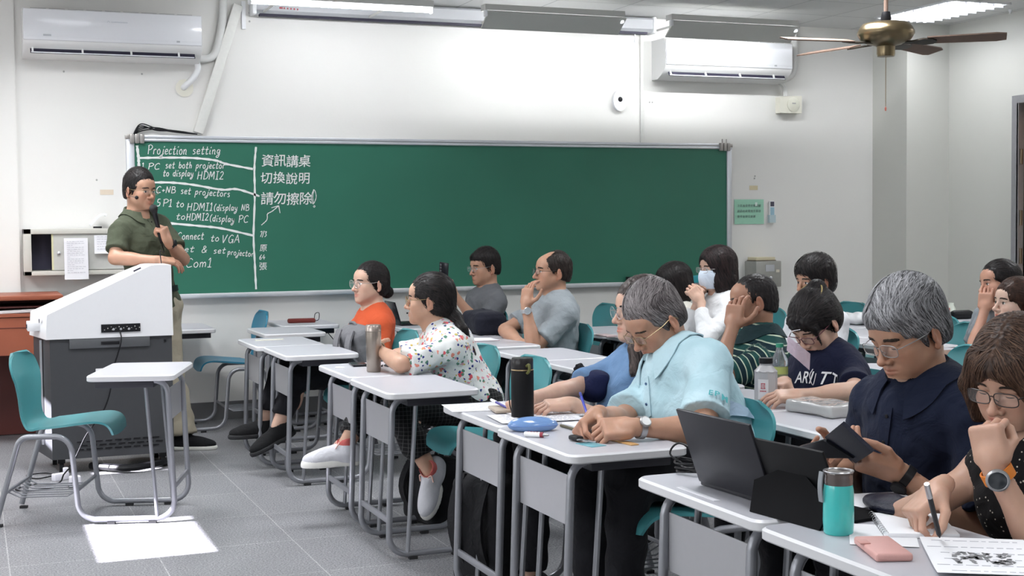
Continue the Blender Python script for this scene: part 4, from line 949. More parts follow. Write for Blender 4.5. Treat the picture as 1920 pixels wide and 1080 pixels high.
# ---- materials
def skin_mat(name, col, gloss=0.45):
    m = bpy.data.materials.new(name); m.use_nodes = True; nt = m.node_tree; N = nt.nodes; L = nt.links; b = N['Principled BSDF']
    a = N.new('ShaderNodeAttribute'); a.attribute_name = 'tint'
    tc = N.new('ShaderNodeTexCoord'); nz = N.new('ShaderNodeTexNoise'); nz.inputs['Scale'].default_value = 30; nz.inputs['Detail'].default_value = 6
    L.new(tc.outputs['Object'], nz.inputs['Vector'])
    mr = N.new('ShaderNodeMapRange'); mr.inputs['To Min'].default_value = 0.88; mr.inputs['To Max'].default_value = 1.10; L.new(nz.outputs['Fac'], mr.inputs['Value'])
    m1 = N.new('ShaderNodeMix'); m1.data_type = 'RGBA'; m1.blend_type = 'MULTIPLY'; m1.inputs['Factor'].default_value = 1
    m1.inputs['A'].default_value = (*col, 1); L.new(a.outputs['Color'], m1.inputs['B'])
    m2 = N.new('ShaderNodeMix'); m2.data_type = 'RGBA'; m2.blend_type = 'MULTIPLY'; m2.inputs['Factor'].default_value = 1
    L.new(m1.outputs['Result'], m2.inputs['A']); L.new(mr.outputs['Result'], m2.inputs['B']); L.new(m2.outputs['Result'], b.inputs['Base Color'])
    b.inputs['Roughness'].default_value = gloss; b.inputs['Specular IOR Level'].default_value = 0.4
    b.inputs['Subsurface Weight'].default_value = 0.12; b.inputs['Subsurface Radius'].default_value = (0.012, 0.004, 0.002); b.inputs['Subsurface Scale'].default_value = 1.0
    n2 = N.new('ShaderNodeTexNoise'); n2.inputs['Scale'].default_value = 350; L.new(tc.outputs['Object'], n2.inputs['Vector'])
    bp = N.new('ShaderNodeBump'); bp.inputs['Strength'].default_value = 0.12; bp.inputs['Distance'].default_value = 0.002; L.new(n2.outputs['Fac'], bp.inputs['Height']); L.new(bp.outputs['Normal'], b.inputs['Normal'])
    return m
def hair_mat(name, c0, c1):
    m = bpy.data.materials.new(name); m.use_nodes = True; nt = m.node_tree; N = nt.nodes; L = nt.links; b = N['Principled BSDF']
    a = N.new('ShaderNodeAttribute'); a.attribute_name = 'lum'
    mx = N.new('ShaderNodeMix'); mx.data_type = 'RGBA'; mx.inputs['A'].default_value = (*c0, 1); mx.inputs['B'].default_value = (*c1, 1)
    L.new(a.outputs['Fac'], mx.inputs['Factor']); L.new(mx.outputs['Result'], b.inputs['Base Color'])
    b.inputs['Roughness'].default_value = 0.45; b.inputs['Specular IOR Level'].default_value = 0.22
    return m
def cloth_mat(name, col, var=0.08, rough=0.85, pattern=None):
    m = bpy.data.materials.new(name); m.use_nodes = True; nt = m.node_tree; N = nt.nodes; L = nt.links; b = N['Principled BSDF']
    tc = N.new('ShaderNodeTexCoord'); nz = N.new('ShaderNodeTexNoise'); nz.inputs['Scale'].default_value = 9; nz.inputs['Detail'].default_value = 5
    L.new(tc.outputs['Object'], nz.inputs['Vector'])
    mx = N.new('ShaderNodeMix'); mx.data_type = 'RGBA'; mx.inputs['A'].default_value = (*[c * (1 - var) for c in col], 1); mx.inputs['B'].default_value = (*[min(1, c * (1 + var)) for c in col], 1)
    L.new(nz.outputs['Fac'], mx.inputs['Factor']); out = mx.outputs['Result']
    def layer(fac_socket, colr):
        nonlocal out
        k = N.new('ShaderNodeMix'); k.data_type = 'RGBA'; k.inputs['B'].default_value = (*colr, 1); L.new(out, k.inputs['A']); L.new(fac_socket, k.inputs['Factor']); out = k.outputs['Result']
    def math_(op, a, v=0.0, a2=None):
        k = N.new('ShaderNodeMath'); k.operation = op; L.new(a, k.inputs[0]); k.inputs[1].default_value = v
        if a2 is not None: L.new(a2, k.inputs[1])
        return k.outputs[0]
    if pattern == 'stripes':
        at_ = N.new('ShaderNodeAttribute'); at_.attribute_name = 'along'
        f = math_('FRACT', math_('MULTIPLY', at_.outputs['Fac'], 1 / 0.030)); layer(math_('LESS_THAN', f, 0.18), (0.52, 0.60, 0.46))
        f2 = math_('FRACT', math_('MULTIPLY', at_.outputs['Fac'], 1 / 0.060)); layer(math_('MULTIPLY', math_('GREATER_THAN', f2, 0.55), 0.55), (0.02, 0.10, 0.085))
    if pattern == 'floral':
        for sc, th, colr, sd in ((24, 0.30, (0.62, 0.10, 0.12), 0), (29, 0.27, (0.70, 0.26, 0.20), 3), (46, 0.30, (0.03, 0.04, 0.20), 7), (38, 0.30, (0.10, 0.22, 0.16), 11), (27, 0.20, (0.66, 0.30, 0.36), 17), (33, 0.2, (0.55, 0.42, 0.12), 23)):
            mp = N.new('ShaderNodeMapping'); mp.inputs['Location'].default_value = (sd, sd * 0.7, sd * 1.3); L.new(tc.outputs['Object'], mp.inputs['Vector'])
            n3 = N.new('ShaderNodeTexNoise'); n3.inputs['Scale'].default_value = 60; L.new(tc.outputs['Object'], n3.inputs['Vector'])
            wv = N.new('ShaderNodeMix'); wv.data_type = 'VECTOR'; wv.inputs['Factor'].default_value = 0.02; L.new(mp.outputs['Vector'], wv.inputs['A']); L.new(n3.outputs['Color'], wv.inputs['B'])
            vo = N.new('ShaderNodeTexVoronoi'); vo.inputs['Scale'].default_value = sc; L.new(wv.outputs['Result'], vo.inputs['Vector'])
            rnd = N.new('ShaderNodeSeparateColor'); L.new(vo.outputs['Color'], rnd.inputs['Color'])
            layer(math_('MULTIPLY', math_('LESS_THAN', vo.outputs['Distance'], th), 1.0, math_('GREATER_THAN', rnd.outputs[0], 0.62)), colr)
    if pattern == 'checks':
        sx = N.new('ShaderNodeSeparateXYZ'); L.new(tc.outputs['Object'], sx.inputs[0])
        for c_ in (0, 2): layer(math_('MULTIPLY', math_('LESS_THAN', math_('FRACT', math_('MULTIPLY', sx.outputs[c_], 55)), 0.16), 0.35), (0.12, 0.12, 0.12))
    if pattern == 'dots':
        vo = N.new('ShaderNodeTexVoronoi'); vo.inputs['Scale'].default_value = 75; L.new(tc.outputs['Object'], vo.inputs['Vector']); layer(math_('LESS_THAN', vo.outputs['Distance'], 0.16), (0.55, 0.50, 0.42))
    if pattern == 'tiedye':
        n3 = N.new('ShaderNodeTexNoise'); n3.inputs['Scale'].default_value = 4.5; n3.inputs['Detail'].default_value = 3; L.new(tc.outputs['Object'], n3.inputs['Vector'])
        mr = N.new('ShaderNodeMapRange'); mr.inputs['From Min'].default_value = 0.42; mr.inputs['From Max'].default_value = 0.66; L.new(n3.outputs['Fac'], mr.inputs['Value']); layer(mr.outputs['Result'], (0.50, 0.66, 0.72))
    L.new(out, b.inputs['Base Color']); b.inputs['Roughness'].default_value = rough; b.inputs['Sheen Weight'].default_value = 0.04; b.inputs['Specular IOR Level'].default_value = 0.12
    n2 = N.new('ShaderNodeTexNoise'); n2.inputs['Scale'].default_value = 14; n2.inputs['Detail'].default_value = 3; n2.inputs['Distortion'].default_value = 1.5; L.new(tc.outputs['Object'], n2.inputs['Vector'])
    bp = N.new('ShaderNodeBump'); bp.inputs['Strength'].default_value = 0.35; bp.inputs['Distance'].default_value = 0.02; L.new(n2.outputs['Fac'], bp.inputs['Height']); L.new(bp.outputs['Normal'], b.inputs['Normal'])
    return m
M_sclera = mat('eye_white', (0.62, 0.60, 0.57), 0.2, var=0.02)
M_iris = mat('eye_iris', (0.018, 0.010, 0.007), 0.12, var=0.1)
M_lash = mat('eye_lash', (0.015, 0.011, 0.010), 0.6)
M_lens = mat('spectacle_lens', (0.9, 0.93, 0.95), 0.03, alpha=0.10, spec=0.8, var=0.0)
M_goldwire = mat('gold_wire', (0.30, 0.22, 0.12), 0.35, 0.7)
M_silverwire = mat('silver_wire', (0.42, 0.42, 0.43), 0.3, 0.8)
M_darkwire = mat('dark_spectacle_frame', (0.035, 0.028, 0.028), 0.3)
M_brownwire = mat('maroon_spectacle_frame', (0.12, 0.03, 0.045), 0.3)
M_clearframe = mat('clear_spectacle_frame', (0.50, 0.46, 0.44), 0.2, 0.4)
M_blackcloth = cloth_mat('black_trousers', (0.013, 0.013, 0.016))
M_solew = mat('white_sole', (0.75, 0.74, 0.70), 0.5)

# ---- head, in the head frame (x forward, y left, z up, origin between the eyes' level and the skull centre)
def head_prims(H, o, w=1.0, jaw=1.0, nose=1.0, fem=False, chin=1.0, lidclosed=False):
    T = lambda x, y, z: o + H @ V3(x, y * w, z)
    E = lambda x, y, z, a, b, c, k=0.02, op='u', tag=None, M=None: ell(T(x, y, z), (a, b * w, c), H if M is None else H @ M, k, op, tag)
    CP = lambda p, q, ra, rb=None, k=0.02, op='u', tag=None: cap(T(*p), T(*q), ra, rb, k, op, tag)
    L = [E(-0.012, 0, 0.032, 0.098, 0.076, 0.086), E(0.030, 0, -0.030, 0.060, 0.060, 0.078, 0.03), E(0.055, 0, 0.040, 0.042, 0.058, 0.040, 0.03)]
    jw = 0.050 * jaw
    for s in (-1, 1):
        L += [CP((-0.004, s * jw, -0.050), (0.066, s * 0.014, -0.097), 0.019 if not fem else 0.016, 0.016, 0.03), E(0.058, s * 0.040, -0.028, 0.024, 0.023, 0.022, 0.025), E(0.050, s * 0.036, -0.062, 0.024, 0.020, 0.026, 0.03)]
    L += [E(0.074 + 0.004 * chin, 0, -0.099, 0.016, 0.020, 0.016, 0.02), CP((0.084, -0.034, 0.019), (0.084, 0.034, 0.019), 0.0085 if not fem else 0.006, None, 0.016)]
    for s in (-1, 1):
        L += [E(0.098, s * 0.031, -0.002, 0.014, 0.018, 0.0115, 0.014, 'c'), E(0.0745, s * 0.031, -0.003, 0.0135, 0.0150, 0.0120, 0.004), CP((0.0860, s * 0.019, -0.0135), (0.080, s * 0.043, -0.0120), 0.0030, None, 0.008), CP((0.0875, s * 0.019, 0.0060), (0.081, s * 0.045, 0.0055), 0.0032, None, 0.007)]
    n = nose
    L += [CP((0.088, 0, 0.014), (0.105 + 0.006 * n, 0, -0.034), 0.0058, 0.0088, 0.012), E(0.106 + 0.006 * n, 0, -0.039, 0.0115, 0.0120, 0.0100, 0.008)]
    for s in (-1, 1): L += [E(0.0985, s * 0.0135 * n, -0.0425, 0.0105, 0.0080, 0.0078, 0.006), E(0.1045, s * 0.0075, -0.0500, 0.0050, 0.0038, 0.0040, 0.003, 'c')]
    L += [E(0.080, 0, -0.070, 0.016, 0.028, 0.020, 0.016), CP((0.0965, 0, -0.0660), (0.0880, 0.021, -0.0695), 0.0046, 0.0024, 0.004), CP((0.0965, 0, -0.0660), (0.0880, -0.021, -0.0695), 0.0046, 0.0024, 0.004),
          CP((0.0945, 0.006, -0.0755), (0.0870, 0.018, -0.0730), 0.0056, 0.0030, 0.005), CP((0.0945, -0.006, -0.0755), (0.0870, -0.018, -0.0730), 0.0056, 0.0030, 0.005), CP((0.0945, -0.006, -0.0755), (0.0945, 0.006, -0.0755), 0.0056, None, 0.005),
          CP((0.1020, 0, -0.0706), (0.0915, 0.022, -0.0712), 0.0016, None, 0.003, 'c'), CP((0.1020, 0, -0.0706), (0.0915, -0.022, -0.0712), 0.0016, None, 0.003, 'c')]
    for s in (-1, 1):
        Mx = rotz(s * 22); tl = np.array([[math.cos(0.2), 0, math.sin(0.2)], [0, 1, 0], [-math.sin(0.2), 0, math.cos(0.2)]])
        L += [E(-0.016, s * 0.081, -0.012, 0.019, 0.0065, 0.033, 0.008, 'u', 'ear', Mx @ tl), E(-0.011, s * 0.0895, -0.008, 0.0105, 0.0058, 0.0200, 0.004, 'c', 'ear', Mx @ tl), E(-0.006, s * 0.083, -0.013, 0.006, 0.006, 0.009, 0.004, 'u', 'ear'), E(-0.010, s * 0.081, -0.040, 0.009, 0.0065, 0.010, 0.005, 'u', 'ear')]
    return L
def head_tint(P, H, o, fem, lip=None, beard=0.0, w=1.0):
    q = (P - o) @ H; t = np.ones((len(P), 4), np.float32)
    g = lambda c, r: np.exp(-(((q - np.array(c)) / np.array(r)) ** 2).sum(1))
    lips = np.maximum(g((0.096, 0, -0.0665), (0.016, 0.022, 0.0050)), g((0.093, 0, -0.0755), (0.016, 0.018, 0.0055))); lips = np.clip(lips * 1.5, 0, 1)[:, None]
    lc = np.array(lip or ((0.86, 0.52, 0.52) if fem else (0.86, 0.64, 0.62)))
    t[:, :3] = t[:, :3] * (1 - lips) + lips * lc
    ck = np.maximum(np.maximum(g((0.07, 0.042 * w, -0.035), (0.03, 0.022, 0.022)), g((0.07, -0.042 * w, -0.035), (0.03, 0.022, 0.022))), g((0.115, 0, -0.04), (0.02, 0.018, 0.015)))[:, None]
    t[:, :3] *= 1 - ck * np.array([0.0, 0.11, 0.12])
    er = ((np.abs(q[:, 1]) > 0.072 * w) & (q[:, 2] < 0.03) & (np.abs(q[:, 0] + 0.012) < 0.03))[:, None]
    t[:, :3] = np.where(er, t[:, :3] * np.array([1.0, 0.86, 0.84]), t[:, :3])
    if beard:
        bd = np.maximum(g((0.07, 0, -0.09), (0.04, 0.045, 0.022)), g((0.09, 0, -0.056), (0.015, 0.022, 0.006)))[:, None]
        t[:, :3] *= 1 - beard * bd * np.array([0.30, 0.26, 0.22])
    return t
def proj_out(f, P, d):
    for _ in range(3):
        v = f.sample(P); P = P + f.grad(P) * np.clip(d - v, -0.01, 0.01)[:, None]
    return P
def eye_part(root, H, o, s, w, down, closed, f):
    """almond of the open eye lying on the lid bulge: white, iris, lash line"""
    c = V3(0.0745, s * 0.031 * w, -0.003); R0 = np.array([0.0146, 0.0160, 0.0128])
    nu, nv = 17, 9; V, Q, mi = [], [], []
    op = 0.12 if closed else (0.55 if down < 12 else 0.30); sh = -0.10 - (0.38 if closed else 0.012 * max(0, down))
    for i in range(nu):
        u = -0.95 + 1.9 * i / (nu - 1); hw = op * max(0.0, 1 - (u / 0.95) ** 2) ** 0.6
        for j in range(nv):
            v = sh + hw * (2 * j / (nv - 1) - 1) * (1.15 if j > nv // 2 else 0.85)
            d = V3(math.cos(v) * math.cos(u), math.cos(v) * math.sin(u), math.sin(v)); V.append(o + H @ (c + d * R0 * 1.012))
    for i in range(nu - 1):
        for j in range(nv - 1):
            Q.append((i * nv + j, (i + 1) * nv + j, (i + 1) * nv + j + 1, i * nv + j + 1))
            um = -0.95 + 1.9 * (i + 0.5) / (nu - 1); mi.append(2 if j >= nv - 3 else (1 if abs(um) < 0.36 else 0))
    if closed: mi = [2] * len(mi)
    V = proj_out(f, np.array(V), 0.0007)
    np_obj('eye', np_mesh('eye', np.array(V), np.array(Q), [M_sclera, M_iris, M_lash], mi), root)
def ribbon_mesh(name, chains, width, material, lum, nrm=None):
    """thin tapered strips; chains: (n, k, 3), nrm: (n, k, 3)"""
    n, k, _ = chains.shape; T = np.gradient(chains, axis=1); T /= np.maximum(np.linalg.norm(T, axis=2, keepdims=True), 1e-9)
    B = np.cross(T, nrm); B /= np.maximum(np.linalg.norm(B, axis=2, keepdims=True), 1e-9)
    tp = np.sin(np.linspace(0.35, PI - 0.12, k))[None, :, None]; wd = np.asarray(width).reshape(-1, 1, 1) * tp * 0.5
    L, Rr = chains - B * wd, chains + B * wd; mid = chains + nrm * wd * 0.5
    V = np.stack([L, mid, Rr], 2).reshape(-1, 3)
    base = (np.arange(n)[:, None] * k + np.arange(k - 1)[None, :]) * 3
    q1 = np.stack([base, base + 1, base + 4, base + 3], -1).reshape(-1, 4); q2 = np.stack([base + 1, base + 2, base + 5, base + 4], -1).reshape(-1, 4)
    return V, np.concatenate([q1, q2]), np.repeat(lum, k * 3)
def grow(field, seeds, dirfn, length, steps, lift, rs):
    P = seeds.copy(); out = [P.copy()]; nr = [field.grad(P)]
    st = (length / (steps - 1)).reshape(-1, 1) if isinstance(length, np.ndarray) else length / (steps - 1)
    wander = rs.normal(0, 0.25, (len(P), 3))
    for i in range(steps - 1):
        g = field.grad(P); d = dirfn(P) + wander * 0.6; d = d - g * (d * g).sum(1, keepdims=True); d /= np.maximum(np.linalg.norm(d, axis=1, keepdims=True), 1e-9)
        P = P + d * st; g = field.grad(P); dist = field.sample(P)[:, None]; P = P - g * np.clip(dist - lift, -0.02, 0.02)
        out.append(P.copy()); nr.append(g)
    return np.stack(out, 1), np.stack(nr, 1)
def build_hair(root, H, o, sp, near):
    """sp: prims(T) list in the head frame, flow(q)->dir in head frame, colours, strands"""
    w = sp.get('w', 1.0)
    T = lambda x, y, z: o + H @ V3(x, y * w, z)
    E = lambda x, y, z, a, b, c, k=0.02, op='u': ell(T(x, y, z), (a, b * w, c), H, k, op)
    CP = lambda p, q, ra, rb=None, k=0.02, op='u': cap(T(*p), T(*q), ra, rb, k, op)
    pr = sp['prims'](E, CP, T); h = 0.0036 if near else 0.0052
    f = fit_field(pr, h, 0.02); V, Q = f.nets()
    rs = np.random.RandomState(sp.get('seed', 1))
    loc = (V - o) @ H; nrm = f.grad(V)
    rough = sp.get('rough', 0.0014)
    V = V + nrm * (rough * wob(loc, 190, 3) + rough * 1.3 * wob(loc * np.array([1, 1, 0.25]), 420, 5))[:, None]
    lumv = np.clip(0.25 + 0.35 * wob(loc * np.array([1, 1, 0.3]), 300, 9), 0, 1) * sp.get('caplum', 1.0)
    # strands
    n = sp.get('strands', 1400) if near else sp.get('strands', 1400) // 2
    fi = rs.randint(0, len(Q), n); seeds = V[Q[fi]].mean(1)
    flow = sp['flow']; ln = rs.uniform(*sp.get('len', (0.03, 0.07)), n)
    ch, nr = grow(f, seeds, lambda P: flow((P - o) @ H) @ H.T, ln, 7, sp.get('lift', 0.002), rs)
    lum = np.clip(rs.beta(1.2, 2.2, n) if 'lumfn' not in sp else sp['lumfn']((seeds - o) @ H, rs), 0, 1)
    rv, rq, rl = ribbon_mesh('r', ch, rs.uniform(0.0016, 0.0036, n) * sp.get('sw', 1.0), None, lum, nr)
    Vall = np.concatenate([V, rv]); Qall = np.concatenate([Q, rq + len(V)]); lumall = np.concatenate([lumv, rl])
    m = hair_mat('hair_' + sp['name'], sp['c0'], sp['c1'])
    ob = np_obj('hair', np_mesh('hair', Vall, Qall, m, attrs={'lum': ('FLOAT', lumall)}), root)
    return ob
def brows(root, H, o, w, col, thick=1.0, grey=0.0, f=None):
    for s in (-1, 1):
        rs = np.random.RandomState(3); ch, nr = [], []
        for k in range(90):
            t = rs.uniform(0, 1); y = s * (0.013 + 0.034 * t) * w; x = 0.0975 - 0.017 * t ** 2; z = 0.0175 + 0.0045 * math.sin(t * 2.6) - 0.003 * t + rs.uniform(-0.0028, 0.0028) * thick
            p0 = V3(x, y, z); d = V3(-0.35 * t, s * 0.9, 0.25 - 0.5 * t) * 0.009
            ch.append([o + H @ (p0 + d * u) for u in (0, 0.5, 1)]); nr.append([H @ unit(V3(1, s * 0.35, 0.1))] * 3)
        ch = np.array(ch); nr = np.array(nr); sh_ = ch.shape; ch = proj_out(f, ch.reshape(-1, 3), 0.0010); nr = f.grad(ch).reshape(sh_); ch = ch.reshape(sh_)
        V, Q, l = ribbon_mesh('b', ch, np.full(len(ch), 0.0022 * thick), None, rs.uniform(0, 0.4 + grey, len(ch)), nr)
        np_obj('eyebrow', np_mesh('eyebrow', V, Q, hair_mat('brow', col, tuple(min(1, c * 4 + 0.02) for c in col)), attrs={'lum': ('FLOAT', l)}), root)
def glasses(root, H, o, w, mtl, shape='round', rim=0.0011, drop=0.0, sz=1.0, temple=None, pitch=0.0):
    """wire spectacles: two rims, bridge, pads, temples; lenses as a sub-part"""
    T = lambda x, y, z: o + H @ V3(x, y, z + drop)
    fr = MB(); ln = MB(); cx, cy = 0.108, 0.0335 * w
    hw, hh = (0.0245 * sz, 0.0205 * sz) if shape == 'round' else (0.0265 * sz, 0.0165 * sz); e = 2.0 if shape == 'round' else 3.2
    for s in (-1, 1):
        ring = []
        for k in range(29):
            a = 2 * PI * k / 28; ca, sa = math.cos(a), math.sin(a)
            y = hw * math.copysign(abs(ca) ** (2 / e), ca); z = hh * math.copysign(abs(sa) ** (2 / e), sa)
            ring.append(T(cx - 0.30 * max(0, s * y) ** 1.0 * 0.5 + 0.10 * z, s * cy + y, -0.006 + z))
        fr.tube(ring, rim, 6, cap=False)
        c = T(cx - 0.001, s * cy, -0.006); ln.add([c] + ring[:-1], [[0, 1 + k, 1 + (k + 1) % 28] for k in range(28)], 0)
        fr.tube(spline([T(cx - 0.006, s * (cy + hw), -0.001), T(cx - 0.022, s * (cy + hw + 0.007), 0.0), T(0.03, s * 0.0800 * w, 0.003), T(-0.016, s * 0.0840 * w, 0.008), T(-0.036, s * 0.082 * w, -0.012)], 5), rim * 1.15, 6)
        fr.tube([T(cx - 0.002, s * (cy - hw), -0.008), T(0.100, s * 0.011, -0.016)], rim * 0.8, 5)
    fr.tube(spline([T(cx, cy - hw, -0.002), T(cx + 0.002, 0, 0.001), T(cx, -(cy - hw), -0.002)], 5), rim * 1.1, 6)
    g = fr.build('glasses', temple or mtl, root); g.data.materials[0] = mtl; ln.build('lens', M_lens, g); return g

# ---- hands: wrist frame x to the fingers, y towards the thumb, z back of the hand
def hand_prims(Wf, o, side, pose, sc=1.0):
    """side +1: thumb on +y"""
    T = lambda p: o + Wf @ (V3(p[0], p[1] * side, p[2]) * sc)
    Mh = Wf
    L = [cap(T((-0.02, 0, 0)), T((0.02, 0.0, 0)), 0.0235 * sc, 0.0255 * sc, 0.012), rbox(T((0.050, 0.000, 0.0)), V3(0.034, 0.030, 0.0055) * sc, Mh, 0.0085 * sc, 0.02), ell(T((0.030, 0.022, -0.008)), V3(0.030, 0.017, 0.014) * sc, Mh, 0.015), ell(T((0.040, -0.024, -0.007)), V3(0.034, 0.013, 0.012) * sc, Mh, 0.012)]
    curls = pose.get('curl', [(25, 30, 15)] * 4); spread = pose.get('spread', 1.0)
    for i, (y, ln, yaw) in enumerate(((0.0305, 0.92, 5), (0.0105, 1.03, 1), (-0.0105, 0.97, -3), (-0.0295, 0.77, -8))):
        p = V3(0.084 - 0.004 * abs(i - 1.2), y, 0.0); a = 0.0; yw = R(yaw * spread + pose.get('fan', 0) * (1.5 - i)); r = (0.0092, 0.0084, 0.0077, 0.0066)
        seg = (0.043 * ln, 0.027 * ln, 0.021 * ln); prev = V3(0.05, y * 0.85, 0.0)
        L.append(cap(T(prev), T(p), 0.0100 * sc, 0.0094 * sc, 0.008))
        for j in range(3):
            a += R(curls[i][j]); d = V3(math.cos(a) * math.cos(yw), math.sin(yw) * math.cos(a), -math.sin(a)); q = p + d * seg[j]
            L.append(cap(T(p), T(q), r[j] * sc, r[j + 1] * sc, 0.0035 if j == 0 else 0.002)); p = q
    th = pose.get('thumb', ((0.55, 0.75, -0.35), (0.85, 0.45, -0.3), (0.95, 0.2, -0.25)))
    p = V3(0.016, 0.026, -0.006); r = (0.0135, 0.0112, 0.0102, 0.0080)
    for j, s_ in enumerate((0.044, 0.033, 0.027)):
        q = p + unit(th[j]) * s_; L.append(cap(T(p), T(q), r[j] * sc, r[j + 1] * sc, 0.010 if j == 0 else 0.002)); p = q
    return L
POSE = {
 'relaxed': dict(curl=[(18, 25, 15), (22, 28, 16), (26, 30, 18), (30, 32, 20)]),
 'flat': dict(curl=[(4, 6, 4), (4, 6, 4), (5, 7, 4), (6, 8, 5)], thumb=((0.6, 0.75, -0.1), (0.85, 0.5, -0.1), (0.95, 0.3, -0.05))),
 'fist': dict(curl=[(75, 85, 55), (78, 88, 55), (80, 88, 55), (82, 88, 55)], thumb=((0.7, 0.45, -0.55), (0.75, -0.35, -0.55), (0.6, -0.75, -0.2))),
 'grip': dict(curl=[(55, 70, 40), (60, 72, 40), (64, 74, 42), (68, 76, 42)], thumb=((0.6, 0.55, -0.6), (0.7, -0.2, -0.7), (0.6, -0.6, -0.5))),
 'pen': dict(curl=[(48, 45, 20), (56, 58, 30), (66, 72, 40), (72, 76, 44)], thumb=((0.62, 0.55, -0.55), (0.85, 0.05, -0.55), (0.9, -0.2, -0.35))),
 'cheek': dict(curl=[(12, 35, 25), (20, 45, 30), (28, 55, 35), (34, 60, 38)], thumb=((0.5, 0.85, -0.2), (0.8, 0.6, -0.1), (0.95, 0.3, 0.0))),
 'phone': dict(curl=[(30, 35, 20), (34, 40, 25), (38, 46, 28), (44, 50, 30)], thumb=((0.45, 0.75, -0.55), (0.8, 0.3, -0.55), (0.95, 0.0, -0.35))),
 'clasp': dict(curl=[(45, 50, 25), (48, 52, 26), (50, 54, 28), (54, 56, 30)], thumb=((0.55, 0.6, -0.55), (0.85, 0.1, -0.5), (0.9, -0.25, -0.3))),
}
def ik(S, W, l1, l2, pole):
    d = W - S; D = np.linalg.norm(d); u = d / D
    if D > (l1 + l2) * 0.995: sc = D / ((l1 + l2) * 0.995); l1 *= sc; l2 *= sc
    a = (l1 * l1 - l2 * l2 + D * D) / (2 * D); h = math.sqrt(max(l1 * l1 - a * a, 0)); p = pole - u * (pole @ u); return S + u * a + unit(p) * h

